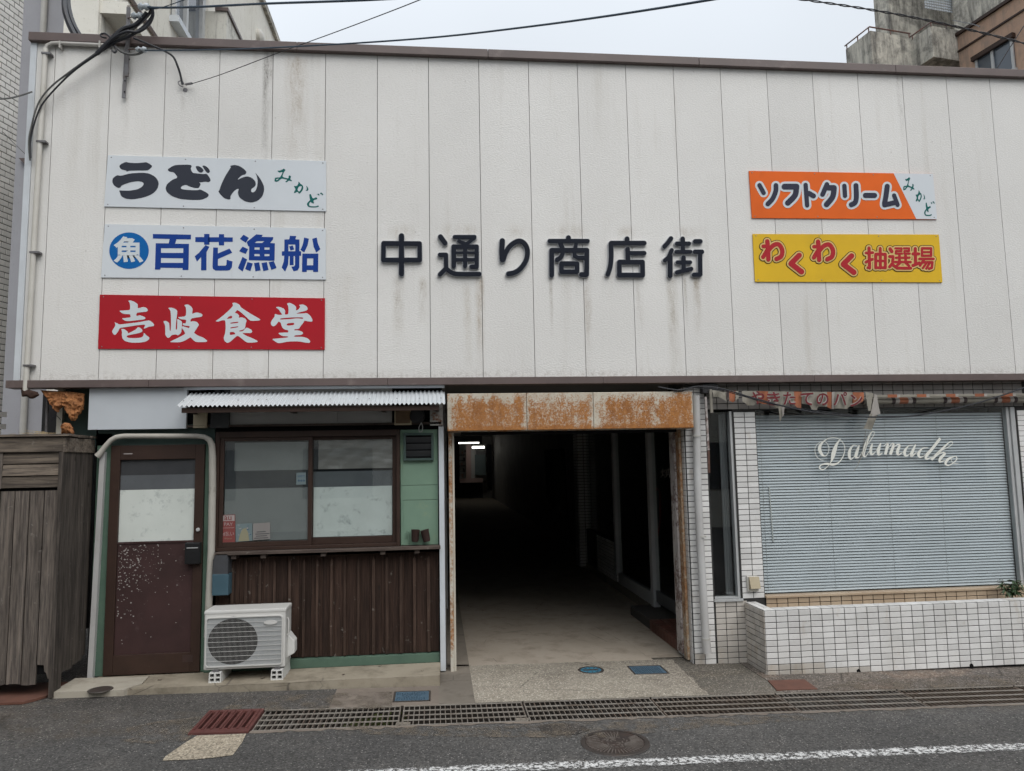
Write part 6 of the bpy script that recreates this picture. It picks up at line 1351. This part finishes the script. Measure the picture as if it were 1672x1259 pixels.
# ================================================================ POLE BRACKET, INSULATORS, CABLES
YM = -.03
BR = thing('cable_bracket', 'grey perforated steel bracket on the wall top carrying the cable bundle', 'bracket', onY(203, 160, YM))
a, b = onY(202, 160, YM), onY(207, 72, YM); obj('angle_iron', MB().beam(a, b, .028, .012, (0, 1, 0)), 'galv', BR)
a, b = onY(207, 125, YM-.02), onY(210, 12, YM-.06); obj('angle_iron', MB().beam(a, b, .03, .014, (0, 1, 0)), 'galv', BR)
for py in (84, 98, 115, 132, 150): q = onY(203+(160-py)*.045, py, YM-.008); obj('bolt', MB().lathe([(0, -.008), (.006, -.006), (.007, 0)], q, 'y', 8), 'dark', BR)
for py in (84, 97): q = onY(211, py, YM-.03); obj('bolt', MB().lathe([(0, -.008), (.006, -.006), (.007, 0)], q, 'y', 8), 'dark', BR)
def insulator(px, py, Y, r, lab):
    q = onY(px, py, Y); obj('insulator', MB().lathe([(0, -.05), (r*.55, -.045), (r, -.02), (r*.6, -.01), (r*.6, .005), (r, .015), (r*.8, .04), (0, .045)], q, 'x', 16), 'porcelain', smooth=True, label=lab, category='insulator', group='porcelain insulators at the bracket')
insulator(235, 11, -.2, .032, 'uppermost porcelain insulator above the coping by the steel bracket'); insulator(224, 26, -.16, .032, 'middle porcelain insulator just below the uppermost one'); insulator(231, 81, -.14, .026, 'lowest porcelain insulator in front of the panel wall below the coping')
for i, (p0, p1) in enumerate((((208, 10), (232, 9)), ((207, 30), (222, 27)), ((209, 81), (229, 80)))):
    obj('strap', MB().tube([onY(*p0, -.08), onY(*p1, -.17)], .004, 5), 'rust_iron', BR)
def cable(name, pts_, r, mat, lab, k=5, n=8, cat='cable', grp=None):
    if r == 'taper': N_ = (len(pts_)-1)*k+1; r = [.007+.006*min(1, max(0, (i/N_-.35)/.3)) for i in range(N_)]
    return obj(name, MB().tube([onY(x, y, Y) for x, y, Y in pts_], r, n, smooth=k), mat, smooth=True, label=lab, category=cat, group=grp)
cable('cable_bundle', [(49, 262, -.04), (47, 235, -.05), (50, 212, -.06), (62, 170, -.07), (82, 143, -.08), (112, 119, -.09), (160, 85, -.1), (185, 66, -.11), (205, 56, -.12), (228, 38, -.13), (244, 22, -.15), (246, 14, -.18), (238, 9, -.2)], 'taper', 'cable_grey', 'thickest grey-black service cable sweeping from the wall corner up to the bracket')
cable('cable_bundle', [(50, 258, -.05), (50, 230, -.05), (55, 205, -.06), (68, 172, -.07), (95, 140, -.09), (125, 112, -.1), (165, 84, -.12), (190, 68, -.13), (210, 60, -.14), (232, 46, -.15), (248, 28, -.17), (249, 15, -.19)], 'taper', 'cable', 'second black cable running along the thickest one to the bracket')
cable('cable_bundle', [(158, 88, -.13), (180, 66, -.14), (200, 48, -.14), (222, 40, -.14), (236, 26, -.16), (240, 20, -.17)], .018, 'cable', 'short thick black cable splice crossing the coping at the bracket')
cable('cable_loop', [(168, 80, -.13), (186, 62, -.16), (206, 52, -.17), (226, 52, -.16), (243, 40, -.16), (250, 24, -.17), (247, 13, -.19), (241, 11, -.2)], .012, 'cable', 'outer black cable loop bulging right of the bracket')
cable('cable_loop', [(174, 62, -.12), (166, 60, -.13), (165, 56, -.13), (172, 55, -.13), (180, 61, -.13)], .008, 'cable', 'small curled cable end left of the bracket on the coping')
cable('cable_loop', [(186, 74, -.12), (190, 82, -.13), (187, 86, -.13), (183, 82, -.13)], .008, 'cable', 'small hooked cable end just under the coping')
cable('cable_loop', [(188, 76, -.12), (198, 84, -.13), (212, 89, -.13), (226, 88, -.13), (234, 84, -.14)], .010, 'cable_grey', 'grey cable drooping to the lowest insulator')
cable('riser_cable', [(107, -30, 1.0), (105, -4, .9), (106, 18, .8), (113, 40, .75), (122, 58, .7), (130, 75, .7)], .026, 'cable', 'left of two black riser cables rising behind the coping', grp='riser cables'); cable('riser_cable', [(113, -30, 1.05), (111, 0, .95), (114, 22, .85), (121, 42, .8), (130, 58, .75), (138, 75, .75)], .024, 'cable', 'right of two black riser cables rising behind the coping', grp='riser cables')
cable('tail_cable', [(218, 62, -.15), (245, 73, -.12), (270, 84, -.1), (283, 93, -.08), (290, 108, -.06), (294, 120, -.04), (298, 138, -.03)], .009, 'cable', 'black cable tail hanging from the bracket down to the eye bolt')
EB = thing('eye_bolt', 'small grey eye bolt and clamp anchoring a thin wire to the panel wall', 'eye bolt', onY(302, 146, 0))
q = onY(302, 146, -.01); obj('plate', MB().lathe([(0, -.006), (.018, -.005), (.022, .01)], (q.x, -.0, q.z), 'y', 14), 'galv', EB); obj('eye', MB().tube([onY(x, y, -.03) for x, y in ((299, 142), (293, 139), (291, 134), (297, 132), (301, 138))], .004, 6, smooth=4), 'galv', EB); obj('clamp', MB().beam(onY(303, 138, -.03), onY(314, 136, -.05), .014, .014), 'galv', EB)
cable('span_wire', [(312, 137, -.05), (360, 122, -.3), (450, 88, -.8), (560, 48, -1.4), (685, 0, -2.1), (800, -50, -2.8)], .0035, 'cable', 'thin black wire climbing right from the eye bolt across the sky', 4, 6)
cable('span_cable', [(234, 82, -.14), (260, 82.5, -.25), (330, 81.5, -.5), (420, 79, -.8), (580, 70.5, -1.3), (720, 60, -1.8), (860, 44, -2.3), (1000, 25, -2.8), (1170, -2, -3.3), (1300, -26, -3.6)], .006, 'cable_blue', 'long blue-black cable rising right over the coping across the sky', 4, 7)
cable('span_cable', [(238, 11, -.2), (262, 12.5, -.3), (330, 11, -.5), (430, 6, -.8), (600, 0, -1.3), (760, -10, -1.8)], .009, 'cable_blue', 'short-seen dark cable along the top edge left of the sky', 4, 7)
cable('span_wire', [(240, 13, -.2), (258, 14, -.28), (300, 0, -.6), (330, -12, -.9)], .004, 'cable_blue', 'thin wire rising steeply right from the uppermost insulator', 4, 6)
for k, dy in ((0, 0), (1, 1.6)):
    pts = []
    for i in range(61):
        f = i/60; x = 1270+f*440; y = -6+ (x-1270)*.197-9*sin(pi*f)+9*f*0+dy*0; ph_ = f*60+k*pi; p = onY(x, y, -1.5); pts.append(p+Vector((0, .0055*cos(ph_), .0055*sin(ph_))))
    obj('twisted_cable', MB().tube(pts, .0042, 6), 'cable', smooth=True, label=('upper' if k else 'lower')+' strand of the twisted black cable crossing the right building', category='cable', group='twisted pair at the upper right')
cable('span_wire', [(1628, 112, .1), (1645, 84, -.3), (1672, 42, -.9), (1700, 0, -1.4)], .004, 'cable', 'thin wire crossing the salmon building window at the right edge', 4, 6)
cable('span_wire', [(1555, 33, 4), (1590, 40, 3), (1600, 44, 2.6)], .006, 'cable', 'short black wire end below the twisted cable', 3, 6)
cable('side_wire', [(-20, 162, -.4), (10, 161, -.3), (30, 157, -.2), (52, 150, -.04)], .007, 'cable_grey', 'grey wire entering from the left edge to the wall corner', 4, 6)
cable('side_wire', [(4, 215, .4), (25, 236, .3), (46, 256, .1)], .003, 'cable_grey', 'thin slanting wire in the gap left of the wall corner', 3, 5)

# ================================================================ NEIGHBOURING BUILDINGS
GYB = 11.0; gx1_ = onY(130, 40, GYB).x
GB = thing('rendered_house', 'plain mauve-grey rendered building in the gap at the left', 'building', (gx1_-1.5, GYB+2, 0))
box('wall', 'grey_render', GB, gx1_-8.0, gx1_, GYB, GYB+5, -.2, 16)
q0, q1 = onY(76, -10, GYB-.06), onY(70, 56, GYB-.06); obj('rain_pipe', MB().tube([(q1.x, GYB-.06, 2.0), (q1.x, GYB-.06, 15.0)], .07, 10), 'grey_pipe', GB, smooth=True)
a, b = onY(30, 258, GYB-.12), onY(52, 275, GYB-.12); obj('vent_hood', MB().add([(a.x, GYB-.12, a.z), (b.x, GYB-.12, a.z+.01), (b.x, GYB, a.z+.02), (a.x, GYB, a.z+.02), (b.x-.06, GYB-.1, b.z), (b.x, GYB-.1, b.z-.02), (b.x, GYB, b.z-.02)], [(0, 1, 2, 3), (0, 4, 5, 1), (1, 5, 6, 2), (0, 3, 4), (3, 2, 6, 4)]), 'brown_metal', GB)
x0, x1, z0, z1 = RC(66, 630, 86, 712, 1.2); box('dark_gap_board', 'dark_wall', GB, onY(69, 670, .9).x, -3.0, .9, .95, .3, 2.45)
# tiled building at the left edge
TA = radians(90-13.6); TD = Vector((cos(TA), sin(TA), 0))           # wall direction, running back
far_p = onY(31, 150, .95); TB = thing('tiled_house', 'grey running-bond tiled building at the left edge', 'building', (far_p.x-1, -.5, 0))
L_ = 3.2; p0 = Vector((far_p.x, far_p.y, 0))-TD*L_; nrm = Vector((TD.y, -TD.x, 0))
m = MB(); A_ = [p0, p0+TD*L_, p0+TD*L_-nrm*2.5, p0-nrm*2.5]
m.add([(p.x, p.y, -.2) for p in A_]+[(p.x, p.y, 7.6) for p in A_], [(0, 1, 5, 4), (1, 2, 6, 5), (2, 3, 7, 6), (3, 0, 4, 7), (4, 5, 6, 7)])
TWL = obj('wall', m, 'grout', TB)
tw, th = .112, .057; rz = TA
for j in range(74):
    off = (j % 2)*tw/2
    for i in range(4):
        u = L_-tw*(i+1)+off
        wdt = tw if u+tw <= L_+.001 else L_-u
        if wdt < .02: continue
        c0_ = p0+TD*(u+wdt/2)+Vector((0, 0, 2.35+th*(j+.5))); lay_tile(TWL, tile_mesh(wdt-.008, th-.008, .006, 'grey_tile'), (c0_.x, c0_.y, c0_.z), rz)
m = MB()
for j in range(120):
    z0 = -.1+th*j
    if z0 > 7.4: break
    for i in range(4 if 2.3 < z0 < 6.57 else 0, 26):
        u = L_-tw*(i+1)+(j % 2)*tw/2; a = p0+TD*(u+.004)+nrm*.006; b = p0+TD*(u+tw-.004)+nrm*.006
        m.quad((a.x, a.y, z0+.004), (b.x, b.y, z0+.004), (b.x, b.y, z0+th-.004), (a.x, a.y, z0+th-.004))
obj('near_tiles', m, 'grey_tile', TB, kind='stuff')

# cream apartment block behind, its flank running away from the camera
CY = 7.5; Xc = onY(160, 40, CY).x; zr_ = onX(437, 34, Xc).z
CB = thing('cream_apartment_block', 'tall stained cream apartment block behind the wall at the upper left', 'building', (Xc-3, CY+8, 0))
box('wall', 'cream_wall', CB, onY(104, 40, CY).x, Xc, CY, onX(452, 76, Xc).y+6, -.3, zr_)
w0, w1 = onX(279, 28, Xc), onX(326, 28, Xc); wy0, wy1, wz0_, wz1_ = w0.y, w1.y, w0.z, w1.z
CW = box('window', 'sky_glass', CB, Xc, Xc+.03, wy0, wy1, wz0_, wz1_+1.0)
box('sill', 'white_trim', CW, Xc, Xc+.22, wy0-.1, wy1+.1, wz0_-.16, wz0_-.002); ym_ = onX(298, 40, Xc).y
for y, wd in ((wy0, .1), (ym_, .14), (wy1-.02, .22)): box('mullion', 'alu', CW, Xc+.0301, Xc+.12, y-wd/2, y+wd/2, wz0_, wz1_+1.0)
box('hood', 'old_concrete', CB, Xc, Xc+.45, wy0-.3, wy1+.35, wz1_+1.002, wz1_+1.2)
bY = onX(333, 40, Xc).y; bw2 = onY(370, 30, bY).x; bz = onY(352, 18.5, bY).z; bl_ = onX(401, 73, bw2).y
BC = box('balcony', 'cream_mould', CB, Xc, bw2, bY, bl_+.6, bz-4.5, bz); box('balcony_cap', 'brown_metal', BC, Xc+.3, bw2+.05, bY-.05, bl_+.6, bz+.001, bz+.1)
for px, py in ((176, 7), (190, 25), (421, 61)):
    q = onX(px, py, Xc); s_ = (q.y+6.4)/15; obj('vent_cap', MB().lathe([(.16*s_, 0), (.16*s_, .12), (.1*s_, .2), (0, .22)], q, 'x', 14), 'cream_pipe', CB, smooth=True)
q0 = onX(163, 21, Xc); q1 = onX(186, 51, Xc); box('ledge', 'cream_wall', CB, Xc, Xc+.5, q0.y, q1.y+4, q0.z, q0.z+.25); box('recess_shade_panel', 'cream_mould', CB, Xc, Xc+.02, q0.y+.02, q1.y+4, q0.z-3, q0.z-.001)  # recess not modelled: its shade is a darker panel laid on the wall
q0 = onX(212, 2, Xc); q1 = onX(254, 62, Xc); obj('flank_pipe', MB().tube([(Xc+.05, q0.y-2, q0.z), (Xc+.05, q1.y+2, q0.z)], .05, 8), 'brown_metal', CB, smooth=True)
box('parapet', 'old_concrete', CB, Xc-.2, Xc+.12, CY, onX(452, 76, Xc).y+6, zr_+.001, zr_+.25)

# weathered flats at the right
aa = radians(80.4); A2 = Vector((sin(aa), cos(aa), 0)); B2 = Vector((-A2.y, A2.x, 0))      # along the fronts / running back
FLT = thing('weathered_flats', 'stained concrete and salmon apartment building with balconies at the upper right', 'building', (14, 12, 0))
def prism2(name, mat, P, la, lb, z0, z1, par=FLT, bevel=0.0):
    P = Vector((P.x, P.y, 0)); c = [P, P+A2*la, P+A2*la+B2*lb, P+B2*lb]
    m = MB().add([(q.x, q.y, z0) for q in c]+[(q.x, q.y, z1) for q in c], [(3, 2, 1, 0), (4, 5, 6, 7), (0, 1, 5, 4), (1, 2, 6, 5), (2, 3, 7, 6), (3, 0, 4, 7)])
    return obj(name, m, mat, par, bevel=bevel)
N1 = onY(1421, 50, 9.0); Re = onP(1487, 67, N1, B2); la = (Re-N1).dot(A2); Lf = onP(1380, 67, N1, A2); lb = (Lf-N1).dot(B2)
BA = prism2('balcony', 'old_concrete', N1, la, lb, N1.z-1.35, N1.z)
N2 = onP(1520, 42, Re, A2); lb2 = (Re-N2).dot(B2); Rf = onP(1563, 62, N2, B2); la2 = (Rf-N2).dot(A2); zlow = onP(1520, 92, N2, B2).z
BB = prism2('balcony', 'old_concrete', N2, la2+.3, lb2, zlow, N2.z)
Tn = onP(1453, 30, N1+B2*1.2, B2); Te = onP(1521, 30, N1+B2*1.2, B2); prism2('stair_tower', 'old_concrete', Tn, (Te-Tn).dot(A2)+1.5, .5, 0, Tn.z+5)
# salmon flank: nearest part, running towards the street
Sg = Rf; s_end = Sg-B2*7; zt_ = onP(1563, 60, Sg, A2).z
prism2('salmon_wall', 'salmon_wall', Vector((s_end.x, s_end.y, 0)), 6, 7.0, 0, zt_)
prism2('upper_storey', 'old_concrete', Vector((s_end.x, s_end.y, 0))+A2*.5, 6, 7.5, zt_-.002, zt_+5)
prism2('roof_edge', 'brown_frame', Vector((s_end.x, s_end.y, 0))-A2*.06, .5, 7.0, zt_+.001, zt_+.07)
l0 = onP(1563, 86, Sg, A2); prism2('string_course', 'brown_frame', Vector((s_end.x, s_end.y, 0))-A2*.03, .028, 7.0, l0.z-.02, l0.z+.02)
h0 = onP(1594, 101, Sg, A2); h1 = onP(1655, 62, Sg, A2); wl = (h0-h1).dot(B2); wb = onP(1658, 112, Sg, A2).z
SWN = prism2('window', 'sky_glass', Vector((h1.x, h1.y, 0))-A2*.02, .019, wl, wb, (h0.z+h1.z)/2)
zh = (h0.z+h1.z)/2
for nm, f, wd in (('jamb', 0, .06), ('mullion', .5, .07), ('jamb', 1-.06/wl, .06)): prism2(nm, 'alu', Vector((h1.x, h1.y, 0))-A2*.045+B2*(wl*f), .024, wd, wb, zh, SWN)
prism2('head', 'brown_frame', Vector((h1.x, h1.y, 0))-A2*.10-B2*.05, .099, wl+.1, zh, zh+.10, SWN); prism2('sill', 'alu', Vector((h1.x, h1.y, 0))-A2*.08-B2*.03, .079, wl+.06, wb-.07, wb-.001, SWN)
def rail(pts_, r=.018): obj('railing', MB().tube(pts_, r, 6), 'railing', FLT, smooth=True)
zz1 = N1.z+.09
rail([Vector((p.x, p.y, zz1)) for p in (N1+B2*lb-A2*.02, N1-A2*.02, N1+A2*la)]); rail([Vector((p.x, p.y, N2.z+.08)) for p in (N2+B2*lb2, N2, N2+A2*la2)])
for p in (N1+B2*lb*.95, N1+B2*lb*.5, N1+B2*.05, N1+A2*la*.5, N1+A2*la*.97): rail([Vector((p.x, p.y, N1.z-.02)), Vector((p.x, p.y, zz1))], .014)
for p in (N2+B2*lb2*.9, N2, N2+A2*la2*.6): rail([Vector((p.x, p.y, N2.z-.02)), Vector((p.x, p.y, N2.z+.08))], .014)
pn = onP(1538, 8, Rf+B2*.6, B2); m = MB()
for i in range(14):
    for j in range(8): q = pn+A2*(.07*(i-7))+Vector((0, 0, .07*(j-2))); m.beam(q-A2*.022, q+A2*.022, .02, .045)
obj('perforated_screen', m, 'white_trim', FLT, kind='stuff')

# ---- street side behind the photographer, seen only in the glass
OB = thing('street_house', 'plain beige house across the street, seen only as a reflection in the glass', 'building', (1, -14, 0))
box('wall', 'cream_wall', OB, -16, 18, -17, -13.5, -.5, 6.2)
for i in range(9):
    x = -14+3.5*i
    for z in (.9, 3.7): box('window', 'dark_glass', OB, x, x+1.8, -13.5, -13.46, z, z+1.3)
# leaf litter on the doorstep
m = MB(); rr = random.Random(31)
for px, py in ((203, 1122), (212, 1126), (507, 1089), (521, 1088), (620, 1088), (560, 1102), (262, 1110), (430, 1108), (690, 1096)):
    d = ray(px, py); p = CAM+d*((CAM.z-zs-.004)/-d.z)
    for k in range(3):
        a = rr.uniform(0, 6.28); s_ = rr.uniform(.006, .014); o = Vector((rr.uniform(-.012, .012), rr.uniform(-.012, .012), 0)); m.add([p+o+Vector((s_*cos(a), s_*sin(a), .002)), p+o+Vector((-s_*.4*sin(a), s_*.4*cos(a), .005)), p+o+Vector((-s_*cos(a), -s_*sin(a), .001)), p+o+Vector((s_*.4*sin(a), -s_*.4*cos(a), .003))], [(0, 1, 2, 3)])
obj('leaf_litter', m, 'rot_wood', kind='stuff', label='few dead leaves scattered on the doorstep', category='leaves')
